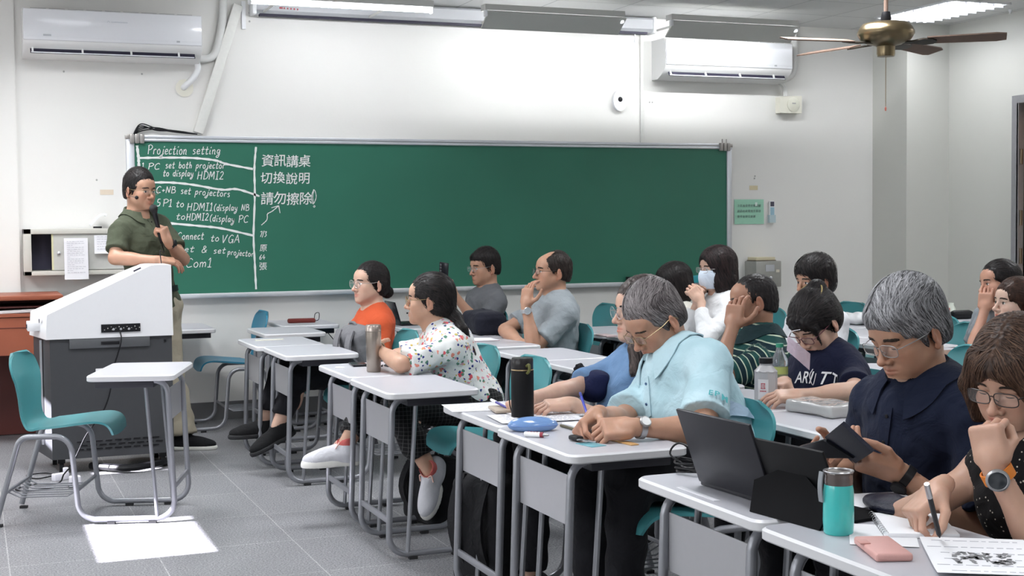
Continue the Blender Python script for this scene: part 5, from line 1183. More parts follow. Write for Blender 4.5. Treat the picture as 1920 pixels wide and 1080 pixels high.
def person(label, head, yaw, pitch, roll=0, pelvis=None, body=180, skin=(0.50, 0.30, 0.215), arms=None, fem=False, hair=None, near=False, face=None, shirt=None, trousers=M_blackcloth, specs=None, legs=None,
           neck=None, group='people in the audience', lids=False, brow=(0.02, 0.015, 0.012), build=1.0, shoes=None, sw=None, scale=1.0, extra=None, belly=0.0, eyes=True, tint=None, shoulder=None, brow_thick=1.0, brow_grey=0.0, neck_r=None):
    o = np.asarray(head, float); face = face or {}
    root = thing('person', label, 'person', (0, 0, 0), 0, group)
    ry = rotz(yaw); cp, s_p = math.cos(R(pitch)), math.sin(R(pitch)); cr, sr = math.cos(R(roll)), math.sin(R(roll))
    H = ry @ np.array([[cp, 0, s_p], [0, 1, 0], [-s_p, 0, cp]]) @ np.array([[1, 0, 0], [0, cr, -sr], [0, sr, cr]])
    Bf = rotz(body); fw, lf = Bf[:, 0], Bf[:, 1]
    P0 = np.asarray(pelvis, float)
    skull_base = o + H @ V3(-0.030, 0, -0.060)
    N0 = np.asarray(neck, float) if neck is not None else skull_base + 0.5 * (unit(P0 - skull_base) + V3(0, 0, -1)) * 0.108
    up = unit(N0 - P0); TF = frame(fw - up * (fw @ up), up); f_, l_, u_ = TF[:, 0], TF[:, 1], TF[:, 2]
    tl = np.linalg.norm(N0 - P0); b_ = build; sw = sw or ((0.152 if fem else 0.174) * b_)
    Sh = {}
    for s in (-1, 1): Sh[s] = N0 - u_ * 0.066 + l_ * s * sw + f_ * 0.005
    if shoulder:
        for s, d in shoulder.items(): Sh[s] = Sh[s] + np.asarray(d)
    # arms
    A = {}
    for s in (-1, 1):
        a = (arms or {}).get(s) or {}
        Wp = np.asarray(a['w'], float) if 'w' in a else Sh[s] + u_ * -0.42 + f_ * 0.24 + l_ * s * -0.02
        pole = np.asarray(a.get('pole', -u_ * 0.8 - f_ * 0.3 + l_ * s * 0.5), float)
        El = np.asarray(a['e'], float) if 'e' in a else ik(Sh[s], Wp, 0.285 * scale, 0.255 * scale, pole)
        fd = unit(np.asarray(a.get('dir', Wp - El), float)); bk = np.asarray(a.get('back', u_), float)
        lat = unit(np.cross(bk, fd)); bk = np.cross(fd, lat); Wf = np.stack([fd, lat, bk], 1)
        # thumb side: left hand palm down (back up) has the thumb towards -lat when lat is left
        A[s] = dict(S=Sh[s], E=El, W=Wp, Wf=Wf, side=(-1 if s > 0 else 1), pose=POSE[a.get('pose', 'relaxed')] if isinstance(a.get('pose', 'relaxed'), str) else a['pose'], show=a.get('hand', True))
    # torso
    rt = 1.0 * b_
    tors = [ell(P0 + u_ * 0.02, V3(0.120, 0.170, 0.115) * rt, TF, 0.06), ell(P0 + u_ * tl * 0.36 + f_ * (0.012 + belly * 0.5), V3(0.112 + belly, 0.142 + belly * 0.5, 0.15) * rt, TF, 0.07), ell(P0 + u_ * tl * 0.70 + f_ * 0.005, V3(0.112, 0.160 if not fem else 0.145, 0.155) * rt, TF, 0.07),
            cap(Sh[-1] + l_ * 0.012, Sh[1] - l_ * 0.012, 0.047 * rt, None, 0.05), ell(P0 + u_ * tl * 0.86 - f_ * 0.02, V3(0.085, 0.13, 0.07) * rt, TF, 0.05)]
    for s in (-1, 1): tors.append(cap(N0 + u_ * 0.006 + l_ * s * 0.030 - f_ * 0.012, Sh[s] + u_ * 0.006 - l_ * s * 0.02, 0.042 if not fem else 0.036, 0.040 * b_, 0.05))
    if fem:
        for s in (-1, 1): tors.append(ell(P0 + u_ * tl * 0.63 + f_ * 0.085 + l_ * s * 0.068, (0.052, 0.060, 0.058), TF, 0.035))
    nr = neck_r or (0.054 if not fem else 0.047)
    neckp = [cap(skull_base, N0 + u_ * 0.0, nr, nr * 1.12, 0.035), cap(o + H @ V3(0.02, 0, -0.075), N0 + f_ * 0.045 - u_ * 0.02, 0.034, 0.036, 0.03)]
    armp = []
    ar = (0.047, 0.039, 0.040, 0.026) if not fem else (0.042, 0.035, 0.035, 0.0235)
    ar = tuple(x * (0.5 + 0.5 * b_) for x in ar)
    for s, a in A.items():
        armp += [cap(a['S'], a['E'], ar[0], ar[1], 0.03), cap(a['E'], a['W'], ar[2], ar[3], 0.018), cap(a['W'] - a['Wf'][:, 0] * 0.02, a['W'] + a['Wf'][:, 0] * 0.02, 0.0235 * (0.95 if fem else 1.04), 0.0255 * (0.95 if fem else 1.04), 0.012), ell(a['E'] * 0.72 + a['W'] * 0.28, V3(0.085, ar[2] * 1.08, ar[2] * 1.0), frame(a['W'] - a['E'], V3(0.01, 0.02, 1)), 0.02)]
    # legs
    lg = legs or {}
    legp, lim = [], {}
    for s in (-1, 1):
        hip = P0 + l_ * s * 0.088 - V3(0, 0, 0.01); q = lg.get(s) or {}
        kn = np.asarray(q.get('k', P0 + fw * 0.43 + lf * s * 0.11 + V3(0, 0, 0.03)), float); an = np.asarray(q.get('a', kn * V3(1, 1, 0) + fw * 0.02 + V3(0, 0, 0.09)), float)
        ft = unit(np.asarray(q.get('f', fw * 0.95 + lf * s * 0.15 - V3(0, 0, 0.08)), float)); lim[s] = (hip, kn, an, ft)
        legp += [cap(hip, kn, 0.088 * b_, 0.058, 0.05), cap(kn, an, 0.055, 0.036, 0.03), ell(kn * 0.7 + an * 0.3 - fw * 0.015, (0.05, 0.052, 0.11), I3, 0.03)]
    # --- the one continuous body
    hp = head_prims(H, o, face.get('w', 1.0), face.get('jaw', 1.0), face.get('nose', 1.0), fem, face.get('chin', 1.0))
    core = tors + neckp + armp + legp
    bf = fit_field(core, 0.0095); Vb, Qb = bf.nets()
    nkp = skull_base * 0.42 + N0 * 0.58; nkn = unit(skull_base - N0)
    cen = Vb[Qb].mean(1); ok = ~(((cen - nkp) @ nkn > 0) & (np.linalg.norm(cen - nkp, axis=1) < 0.16))
    for s, a in A.items():
        if a['show']: ok &= ~(((cen - a['W']) @ a['Wf'][:, 0] > -0.012) & (np.linalg.norm(cen - a['W'], axis=1) < 0.07))
    Vb, Qb = keep(Vb, Qb, ok); parts = [(Vb, Qb, np.ones((len(Vb), 4), np.float32))]
    hh = 0.0027 if near else 0.0036
    hf = fit_field(hp + neckp + tors[3:], hh, 0.02, o - 0.20, o + 0.20)
    Vh, Qh = hf.nets(); cen = Vh[Qh].mean(1)
    okh = ((cen - nkp) @ nkn > -0.006) & (np.linalg.norm(cen - (o + H @ V3(0, 0, -0.03)), axis=1) < 0.205)
    # stay off the crop box and off the shoulders
    lo2, hi2 = hf.lo + hh * 1.5, hf.lo + hh * (hf.n - 2.5); okh &= ((cen > lo2) & (cen < hi2)).all(1)
    Vh, Qh = keep(Vh, Qh, okh); parts.append((Vh, Qh, head_tint(Vh, H, o, fem, face.get('lip'), face.get('beard', 0.0), face.get('w', 1.0))))
    for s, a in A.items():
        if not a['show']: continue
        hpz = hand_prims(a['Wf'], a['W'], a['side'], a['pose'], (0.95 if fem else 1.04) * scale)
        ff = fit_field([cap(a['E'], a['W'], ar[2], ar[3], 0.018)] + hpz, 0.0031 if near else 0.0042, 0.015, a['W'] - 0.2, a['W'] + 0.2)
        Vf, Qf = ff.nets(); cen = Vf[Qf].mean(1)
        Vf, Qf = keep(Vf, Qf, ((cen - a['W']) @ a['Wf'][:, 0] > -0.020)); tt = np.ones((len(Vf), 4), np.float32)
        rr = (Vf - a['W']) @ a['Wf'][:, 0]; tt[:, 1:3] *= (1 - 0.10 * np.clip((rr - 0.07) / 0.08, 0, 1))[:, None]; parts.append((Vf, Qf, tt))
    nv = 0; VV, QQ, TT = [], [], []
    for v, q, t in parts: VV.append(v); QQ.append(q + nv); TT.append(t); nv += len(v)
    if tint: 
        for t in TT: t[:, :3] *= np.array(tint)
    np_obj('body', np_mesh('body', np.concatenate(VV), np.concatenate(QQ), skin_mat('skin', skin), attrs={'tint': ('FLOAT_COLOR', np.concatenate(TT))}), root)
    if eyes:
        for s in (-1, 1): eye_part(root, H, o, s, face.get('w', 1.0), pitch, lids, hf)
    brows(root, H, o, face.get('w', 1.0), brow, brow_thick, brow_grey, hf)
    if hair: build_hair(root, H, o, dict(hair, w=face.get('w', 1.0)), near)
    if specs: glasses(root, H, o, face.get('w', 1.0), **specs)
    ctx = dict(hf=hf, root=root, H=H, o=o, A=A, N0=N0, P0=P0, TF=TF, f=f_, l=l_, u=u_, Sh=Sh, tl=tl, lim=lim, fw=fw, lf=lf)
    # --- clothes
    if shirt:
        g = shirt.get('loose', 0.013); sp = []
        for p in tors:
            if p.kind == 'ell': sp.append(ell(p.c, p.r + g, p.M, p.k))
            else: sp.append(cap(p.a, p.b, p.ra + g * 0.8, p.rb + g * 0.8, p.k))
        if shirt.get('long', True): sp.append(ell(P0 - u_ * 0.02, V3(0.130, 0.178, 0.11) * b_, TF, 0.05))
        for s, a in A.items():
            fr = shirt.get('sleeve', 0.62)
            if fr <= 0: continue
            S_, E_, W_2 = a['S'], a['E'], a['W']; dd = unit(E_ - S_); e1 = S_ + (E_ - S_) * min(fr, 1.0); r0 = (0.056 if not fem else 0.050) * b_; rw = shirt.get('cuff', 0.064 if not fem else 0.056) * b_
            sp.append(cap(S_ + dd * 0.01, e1 + (dd * 0.02 if fr < 1 else 0), r0, rw, 0.035, cuts=[(e1, dd)] if fr < 1 else ()))
            if fr > 1:
                d2 = unit(W_2 - E_); e2 = E_ + (W_2 - E_) * (fr - 1); sp.append(cap(E_, e2 + d2 * 0.02, rw * 0.92, 0.040, 0.03, cuts=[(e2, d2)]))
        for c in shirt.get('cuts', ()): sp.append(c(ctx))
        sf = fit_field(sp, 0.0075 if not near else 0.006)
        hem = P0 - u_ * shirt.get('hem', 0.03); sf.half(hem, -u_)
        V, Q = sf.nets(); nrm = sf.grad(V); amp = shirt.get('wrinkle', 0.0045)
        q = (V - P0) @ TF
        V = V + nrm * (amp * wob(q * np.array([1.0, 1.0, 0.7]), 26, 1) + amp * 0.8 * wob(q @ rotz(35) * np.array([0.6, 1.2, 1.6]), 48, 4) + amp * 0.35 * wob(q, 110, 6))[:, None]
        al = q[:, 2].copy()
        for s, a in A.items():
            ab = a['E'] - a['S']; t = ((V - a['S']) @ ab) / (ab @ ab); dr = np.linalg.norm(V - (a['S'] + np.clip(t, 0, 1)[:, None] * ab), axis=1)
            ms = (dr < 0.088) & (t > 0.12); al[ms] = t[ms] * np.linalg.norm(ab) * 1.0 + 0.013
        so = np_obj(shirt.get('name', 'shirt'), np_mesh('shirt', V, Q, shirt['m'], attrs={'along': ('FLOAT', al)}), root); ctx['shirt'] = so; ctx['sf'] = sf
        if shirt.get('collar'): collar(ctx, shirt)
    if trousers is not None:
        tp = [ell(P0 - u_ * 0.01, V3(0.142, 0.194, 0.118) * b_, TF, 0.05)]
        for s in (-1, 1):
            hip, kn, an, ft = lim[s]; en = an + (kn - an) * lg.get('hem', 0.06); dd = unit(an - kn)
            tp += [cap(hip, kn, 0.104 * b_, 0.074, 0.05), cap(kn, en + dd * 0.02, 0.072, lg.get('cuff', 0.060), 0.03, cuts=[(en, dd)])]
        tf = fit_field(tp, 0.010)
        V, Q = tf.nets(); nrm = tf.grad(V); V = V + nrm * (0.006 * wob(V * np.array([1, 1, 2.0]), 24, 2) + 0.003 * wob(V, 60, 5))[:, None]
        np_obj('trousers', np_mesh('trousers', V, Q, trousers), root)
    sh = shoes or dict(m=M_black, sole=M_rub)
    for s in (-1, 1):
        hip, kn, an, ft = lim[s]; shoe(root, an, ft, sh, s)
    ctx['root'] = root
    if extra: extra(ctx)
    return ctx
def shoe(root, an, ft, sh, s):
    side = unit(np.cross(V3(0, 0, 1), ft)); up = np.cross(ft, side); F = np.stack([ft, side, up], 1); o = an - up * 0.085
    T = lambda x, y, z: o + F @ V3(x, y, z)
    ch = 1.16 if sh.get('lace') else 1.0
    pr = [ell(T(-0.035, 0, 0.045), V3(0.047, 0.038, 0.050) * ch, F, 0.02), ell(T(0.05, 0, 0.045), V3(0.09, 0.043, 0.044 * ch), F, 0.03), ell(T(0.125, 0.004, 0.034), V3(0.075, 0.046, 0.034 * ch), F, 0.03), cap(T(0.0, 0, 0.06), T(0.0, 0, 0.085), 0.045 * ch, 0.042, 0.03), cap(T(0, 0, 0.11), T(0, 0, 0.2), 0.034, None, 0.01, 'c')]
    f = fit_field(pr, 0.006); f.half(T(0, 0, 0.012), -up); f.half(T(0, 0, 0.10), up)
    V, Q = f.nets(); so = np_obj('shoe', np_mesh('shoe', V, Q, sh['m']), root)
    sp = [ell(T(-0.03, 0, 0.014), (0.055, 0.040, 0.05), F, 0.02), ell(T(0.05, 0, 0.014), (0.10, 0.044, 0.05), F, 0.03), ell(T(0.125, 0.004, 0.014), (0.082, 0.047, 0.05), F, 0.03)]
    f = fit_field(sp, 0.006); f.half(T(0, 0, 0.0), -up); f.half(T(0, 0, 0.036 if sh.get('lace') else 0.026), up); V, Q = f.nets(); np_obj('sole', np_mesh('sole', V, Q, sh['sole']), so)
    if sh.get('lace'):
        m = MB()
        for k in range(5): x = 0.045 + k * 0.018; z = 0.092 - k * 0.006; m.tube([T(x - 0.006, -0.020, z - 0.006), T(x, 0, z), T(x + 0.006, 0.020, z - 0.006)], 0.0035, 5)
        m.tube(spline([T(0.04, 0, 0.094), T(0.03, 0.03, 0.110), T(0.05, 0.035, 0.085)], 4), 0.003, 5); m.tube(spline([T(0.04, 0, 0.094), T(0.03, -0.03, 0.110), T(0.05, -0.035, 0.085)], 4), 0.003, 5)
        m.build('laces', sh['lace'], so)
    if sh.get('lining'):
        f = fit_field([cap(T(-0.005, 0, 0.070), T(-0.005, 0, 0.108), 0.043, 0.041, 0.01), cap(T(0, 0, 0.09), T(0, 0, 0.2), 0.033, None, 0.004, 'c')], 0.005); V, Q = f.nets(); np_obj('lining', np_mesh('lining', V, Q, sh['lining']), so)
def collar(ctx, shirt):
    """folded polo collar: stand, two leaves and an open placket with a button"""
    N0, f, l, u = ctx['N0'], ctx['f'], ctx['l'], ctx['u']; sf = ctx['sf']; m = MB(); op = R(shirt.get('open', 24))
    c = N0 + f * 0.008 + u * 0.020; rx, ry = shirt.get('crx', 0.069), shirt.get('cry', 0.070)
    rows = []
    angs = np.linspace(op, 2 * PI - op, 40)
    for a in angs:
        fr = max(0.0, math.cos(a)); d = f * math.cos(a) * rx + l * math.sin(a) * ry; sl = -0.040 * (0.5 + 0.5 * math.cos(a)) + 0.018 * (0.5 - 0.5 * math.cos(a)); od = unit(d)
        lf_ = 0.030 + 0.024 * fr ** 3
        p0 = c + d * 0.98 + u * (sl - 0.004); p1 = c + d * 1.00 + u * (sl + 0.036); p2 = c + d * 1.09 + u * (sl + 0.040); p3 = c + d * 1.22 + u * (sl + 0.016); p4 = c + d + od * (0.028 + 0.012 * fr) + u * (sl - 0.010 - lf_ * 0.62)
        row = [p0, p1, p2, p3, p4]
        for k in (2, 3, 4):
            q = row[k][None]; dist = float(sf.sample(q)[0]); g = sf.grad(q)[0]
            if dist < 0.007: row[k] = row[k] + g * (0.008 - dist)
        rows.append(row)
    m.sheet(rows, 0.004); m.build('collar', shirt.get('cm', shirt['m']), ctx['root'])
    pk = MB(); a0 = c + f * rx * 1.02 - u * 0.042; pts = []
    for t in np.linspace(0, 1, 7):
        p = a0 - u * 0.13 * t + f * 0.05; row = []
        for y in (-0.014, 0, 0.014):
            q = p + l * y
            for _ in range(12): q = q - ctx['f'] * max(-0.03, min(0.03, float(sf.sample(q[None])[0]) - 0.0035))
            row.append(q)
        pts.append(row)
    pk.sheet(pts, 0.003); po = pk.build('placket', shirt.get('cm', shirt['m']), ctx['root'])
    for t in (1, 4): MB().lathe([(0, 0.003), (0.005, 0.0025), (0.0055, 0)], pts[t][1] + f * 0.002, M=Matrix(((l[0], u[0], f[0]), (l[1], u[1], f[1]), (l[2], u[2], f[2]))), n=12).build('button', shirt.get('bm', M_black), po)
def watch(ctx, s, strap, case, face=None, t=0.10, sz=1.0, out=None):
    """wrist watch on arm s; out: which way the dial looks"""
    a = ctx['A'][s]; d = unit(a['W'] - a['E']); c = a['W'] - d * t * 0.55; bk = unit(np.asarray(out, float) if out is not None else a['Wf'][:, 2]); bk = unit(bk - d * (bk @ d)); la = np.cross(d, bk)
    r = 0.033 + 0.010 * t; m = MB(); ring = []
    for k in range(25): q = 2 * PI * k / 24; ring.append(c + (bk * math.cos(q) + la * math.sin(q)) * r)
    rows = [[p + d * x for x in (-0.010 * sz, 0.010 * sz)] for p in ring]; m.sheet(rows, 0.004); w = m.build('watch', strap, ctx['root'])
    Mx = Matrix(np.stack([d, la, bk], 1).tolist()); p = c + bk * r
    MB().lathe([(0, -0.002), (0.018 * sz, -0.002), (0.020 * sz, 0.002), (0.020 * sz, 0.007), (0.017 * sz, 0.009), (0.015 * sz, 0.008), (0, 0.008)], tuple(p), M=Mx, n=28).build('case', case, w)
    MB().lathe([(0, 0.0), (0.0155 * sz, 0.0), (0.0155 * sz, 0.001), (0, 0.001)], tuple(p + bk * 0.0078), M=Mx, n=24).build('dial', face or M_black, w)
    return w
def on_shirt(ctx, pts, depth=0.0085):
    """lay points (metres left, metres up, from the chest centre) onto the shirt front"""
    out = []
    for (y, z) in pts:
        q = ctx['P0'] + ctx['u'] * (ctx['tl'] * 0.70 + z) + ctx['l'] * y + ctx['f'] * 0.20
        for _ in range(25): q = q - ctx['f'] * max(-0.02, min(0.02, float(ctx['sf'].sample(q[None])[0]) - depth))
        out.append(q)
    return out

# ---- hair styles in the head frame
def flow_down(q):
    d = np.stack([-0.25 - 3 * (q[:, 0] < -0.06), np.sign(q[:, 1]) * 0.35, -1.0 + 6 * np.clip(q[:, 2] - 0.07, 0, 0.1)], 1); d[:, 2] = np.minimum(d[:, 2], -0.15); return d
def flow_short(q):
    top = np.clip((q[:, 2] - 0.06) / 0.05, 0, 1)[:, None]; side = np.stack([-0.45 + 0 * q[:, 0], np.sign(q[:, 1]) * 0.2, -1 + 0 * q[:, 0]], 1); t = np.stack([0.9 + 0 * q[:, 0], 0.5 * np.sign(q[:, 1] + 0.02), 0 * q[:, 0]], 1); return side * (1 - top) + t * top
def flow_back(q): return np.stack([-1.0 + 0 * q[:, 0], -0.2 * np.sign(q[:, 1]), -0.35 - 0.8 * (q[:, 0] < -0.07)], 1)
def hair_short(front=0.062, top=0.022, sides=0.006, sideburn=-0.03, back=-0.085, fringe=0.0, hl=0.052):
    def prims(E, CP, T):
        L = [E(-0.014, 0, 0.034 + top * 0.45, 0.098 + sides, 0.0765 + sides, 0.086 + top * 0.55), E(-0.030, 0, -0.02, 0.080 + sides, 0.068 + sides, 0.075, 0.03)]
        if fringe: L += [E(0.055, 0, 0.068, 0.045, 0.062, 0.030 + fringe, 0.02)]
        # face and neck cleared away
        L += [E(0.118, 0, hl - 0.080, 0.074, 0.090, 0.080, 0.012, 'c'), E(0.058, 0.10, -0.078, 0.060, 0.080, 0.100, 0.010, 'c'), E(0.058, -0.10, -0.078, 0.060, 0.080, 0.100, 0.010, 'c'), E(0.03, 0, -0.14, 0.20, 0.20, 0.14 + back + 0.0 + 0.05, 0.015, 'c')]
        for s in (-1, 1): L += [E(-0.004, s * 0.092, -0.024, 0.034, 0.028, 0.036, 0.006, 'c')]
        return L
    return prims
def hair_bob(length=-0.12, vol=0.018, fringe=0.03, front=0.03, part=0.0, hl=0.048):
    def prims(E, CP, T):
        L = [E(-0.016, 0, 0.040, 0.100 + vol, 0.078 + vol, 0.092 + vol * 0.7), E(-0.030, 0, length * 0.5 + 0.01, 0.088 + vol, 0.084 + vol, abs(length) * 0.62 + 0.03, 0.04)]
        if fringe: L += [E(0.062, part * 0.02, 0.052, 0.044, 0.064, 0.034 + fringe * 0.4, 0.02)]
        L += [E(0.122, 0, hl - 0.100, 0.085, 0.068, 0.100, 0.010, 'c'), E(0.09, 0, -0.11, 0.10, 0.058, 0.10, 0.012, 'c'), E(0.02, 0, length - 0.16, 0.24, 0.22, 0.155, 0.02, 'c')]
        return L
    return prims
def hair_tied(bun=None, tail=None, vol=0.010, hl=0.050, side=0.0):
    def prims(E, CP, T):
        L = [E(-0.016, 0, 0.036, 0.098 + vol, 0.0775 + vol, 0.087 + vol), E(-0.040, 0, -0.02, 0.072 + vol, 0.066 + vol, 0.070, 0.03)]
        L += [E(0.118, 0, hl - 0.085, 0.072, 0.078, 0.085, 0.012, 'c'), E(0.058, 0.10, -0.082, 0.062, 0.078, 0.100, 0.010, 'c'), E(0.058, -0.10, -0.082, 0.062, 0.078, 0.100, 0.010, 'c'), E(0.03, 0, -0.16, 0.20, 0.20, 0.095, 0.015, 'c')]
        for s in (-1, 1): L += [E(-0.004, s * 0.094, -0.024, 0.032, 0.026, 0.036, 0.006, 'c')]
        if bun: L += [E(*bun[0], *bun[1], 0.012)]
        if tail:
            for (p, q, a, b) in tail: L += [CP(p, q, a, b, 0.02)]
        return L
    return prims
BLK0, BLK1 = (0.006, 0.005, 0.006), (0.035, 0.028, 0.026)
# ---------------------------------------------------------------- the people
ON = lambda x, y, z=DT: at(x, y, Z=z)
SK_M = (0.44, 0.245, 0.165); SK_L = (0.58, 0.37, 0.28); SK_T = (0.36, 0.19, 0.125)
def short(nm, c0=BLK0, c1=BLK1, **k):
    st = dict(name=nm, c0=c0, c1=c1, flow=k.pop('flow', flow_short), strands=k.pop('strands', 2200), seed=k.pop('seed', 1), len=k.pop('len', (0.025, 0.05)), sw=k.pop('sw', 1.0), lift=k.pop('lift', 0.003))
    if 'lumfn' in k: st['lumfn'] = k.pop('lumfn')
    st['prims'] = hair_short(**k); return st

# lecturer
def lec_extra(c):
    # black belt, wristband, headset microphone
    P0, TF, u = c['P0'], c['TF'], c['u']; m = MB()
    ring = [P0 + u * 0.085 + TF[:, 0] * math.cos(a) * 0.140 + TF[:, 1] * math.sin(a) * 0.184 for a in np.linspace(0, 2 * PI, 41)]
    m.sheet([[p + u * h for h in (-0.018, 0.018)] for p in ring], 0.006); b_ = m.build('belt', M_black, c['root'])
    MB().box(tuple(P0 + u * 0.085 + TF[:, 0] * 0.146), (0.02, 0.045, 0.034), rot=(0, 0, R(-52)), bev=0.004).build('buckle', M_alu, b_)
    H, o = c['H'], c['o']; q = MB(); T = lambda x, y, z: o + H @ V3(x, y, z)
    q.tube(spline([T(-0.02, -0.088, 0.0), T(0.0, -0.088, -0.03), T(0.045, -0.076, -0.042)], 5), 0.0016, 6); q.add(*(lambda L: (L.v[0], L.f))(MB().lathe([(0, 0.012), (0.009, 0.008), (0.012, 0), (0.009, -0.008), (0, -0.012)], tuple(T(0.055, -0.072, -0.042)), n=14)))
    q.build('headset_microphone', M_black, c['root'])
    watch(c, 1, M_black, M_black, t=0.03)
YL = 8.70
h0 = at(262, 357, Y=YL)
lec = person('lecturer in an olive polo shirt with microphone, standing behind the lectern', h0, -55, 4, 0, pelvis=at(288, 573, Y=YL), body=-52, skin=SK_M, near=False, group='people',
    arms={1: dict(e=at(343, 486, Y=8.62), w=at(316, 455, Y=8.45), dir=V3(-0.30, -0.1, 0.9), back=V3(0.75, -0.5, 0.2), pose='grip'),
          -1: dict(e=at(216, 484, Y=8.52), w=at(298, 488, Y=8.40), dir=V3(0.95, 0.05, -0.10), back=V3(0, -0.35, 0.9), pose='relaxed')},
    hair=short('black_lecturer', hl=0.062, top=0.026), specs=dict(mtl=M_goldwire, shape='rect', sz=0.95), face=dict(w=1.0, beard=0.25),
    shirt=dict(m=cloth_mat('olive_polo', (0.068, 0.078, 0.052)), collar=True, open=30, sleeve=0.70, loose=0.018, cuff=0.068), trousers=cloth_mat('beige_trousers', (0.40, 0.36, 0.28)),
    legs={1: dict(k=at(322, 700, Y=8.72), a=at(345, 818, Y=8.62), f=V3(0.93, -0.36, 0.0)), -1: dict(k=at(275, 705, Y=8.70), a=at(262, 818, Y=8.66), f=V3(0.75, -0.65, 0)), 'cuff': 0.085, 'hem': 0.02},
    shoes=dict(m=cloth_mat('black_shoe', (0.014, 0.014, 0.016)), sole=M_solew), extra=lec_extra, shoulder={1: V3(0, 0, -0.005), -1: V3(0, 0, -0.01)})

# woman in orange
wo = person('woman in an orange T-shirt with black hair tied in a low bun', at(694, 531, Y=7.72), 196, -2, 0, pelvis=V3(2.20, 7.74, 0.54), body=186, skin=SK_L, fem=True, build=0.92,
    arms={1: dict(w=at(640, 672, Y=7.58), dir=V3(-1, 0.2, -0.1), back=V3(0, 0, 1)), -1: dict(w=at(625, 678, Y=7.80), dir=V3(-1, -0.2, -0.1), back=V3(0, 0, 1))},
    hair=dict(name='black_bun', prims=hair_tied(bun=((-0.118, 0, -0.052), (0.036, 0.040, 0.036)), vol=0.009, hl=0.060), flow=flow_back, c0=BLK0, c1=BLK1, strands=2000), specs=dict(mtl=M_clearframe, shape='round', sz=1.12, rim=0.0013),
    shirt=dict(m=cloth_mat('orange_tshirt', (0.52, 0.088, 0.034)), wrinkle=0.0025, sleeve=0.66), face=dict(w=0.96, jaw=0.9),
    legs={1: dict(k=at(560, 706, Y=7.60), a=at(520, 800, Y=7.55), f=V3(-0.8, -0.1, -0.35)), -1: dict(k=at(530, 700, Y=7.86), a=at(494, 792, Y=7.80), f=V3(-1, 0, 0.0)), 'hem': 0.22},
    shoes=dict(m=cloth_mat('black_canvas', (0.012, 0.012, 0.013)), sole=M_rub))
def letter(c, text, size, step, y0, z0, mname, col, arc=0.0, name='shirt_letter'):
    w_ = step * (len(text) - 1)
    for k, ch_ in enumerate(text):
        tx = cjk(ch_, k * step - w_ / 2, 0, size, step, offs=0.01); v = np.concatenate(tx.v); m = MB()
        m.add(on_shirt(c, [(a[0] + y0, a[2] + z0 - arc * a[0] ** 2) for a in v]), tx.f, 0, False); m.build(name, mat(mname, col, 0.8), c['root'])
letter(wo, 'LAZY', 0.05, 0.036, 0.0, 0.005, 'print_maroon', (0.16, 0.03, 0.03))

# woman in the floral blouse
def flo_extra(c):
    watch(c, 1, mat('bracelet_beads', (0.42, 0.40, 0.30), 0.4, 0.3), M_silverwire, t=0.04)
    H, o = c['H'], c['o']; T = lambda x, y, z: o + H @ V3(x, y, z)
    q = MB(); q.tube([T(-0.104, 0, -0.045), T(-0.116, 0, -0.07)], 0.024, 12); q.build('hair_band', M_black, c['root'])
FY = 6.14; fo = at(806, 562, Y=FY)
FE = at(752, 684, Z=0.752)
FH = FY - 0.15
def flo_hair(E, CP, T):
    L = hair_tied(vol=0.011, hl=0.058)(E, CP, T)
    P = [T(-0.085, 0, -0.045), T(-0.125, 0, -0.085), at(864, 620, Y=FH + 0.03), at(888, 666, Y=FH + 0.01)]
    rr = (0.034, 0.030, 0.030, 0.012)
    for i in range(3): L.append(cap(P[i], P[i + 1], rr[i], rr[i + 1], 0.02))
    return L
fl = person('woman in a white floral blouse with a long black ponytail, arms folded on her desk', fo, 152, -2, 0, pelvis=V3(2.22, 6.10, 0.54), body=172, skin=(0.50, 0.30, 0.21), fem=True, near=False, build=1.02,
    arms={1: dict(e=FE, w=FE + V3(-0.055, 0.225, 0.065), dir=V3(0.2, 1, -0.2), back=V3(-0.8, 0, 0.6), pose='relaxed'), -1: dict(e=FE + V3(0.10, 0.39, 0.0), w=FE + V3(0.065, 0.14, -0.012), dir=V3(0.0, -1, -0.03), back=V3(0, 0, 1), pose='flat')},
    hair=dict(name='black_ponytail', prims=flo_hair, flow=flow_back, c0=BLK0, c1=BLK1, strands=2600, len=(0.04, 0.09)), specs=dict(mtl=M_goldwire, shape='round', rim=0.0014),
    shirt=dict(m=cloth_mat('floral_blouse', (0.70, 0.71, 0.70), 0.04, pattern='floral'), sleeve=0.88, cuff=0.068, loose=0.020, hem=0.10), trousers=cloth_mat('black_check_trousers', (0.010, 0.010, 0.011), pattern='checks'),
    legs={1: dict(k=at(745, 765, Y=5.95), a=at(806, 884, Y=5.86), f=V3(-0.42, -0.35, -0.84)), -1: dict(k=at(700, 745, Y=6.25), a=at(646, 838, Y=6.15), f=V3(-1, 0.05, 0.0)), 'cuff': 0.066, 'hem': 0.24},
    shoes=dict(m=cloth_mat('pale_trainer', (0.58, 0.58, 0.62), 0.1), sole=M_solew, lace=mat('peach_lace', (0.78, 0.50, 0.42), 0.7), lining=mat('coral_lining', (0.60, 0.13, 0.12), 0.8)), extra=flo_extra)

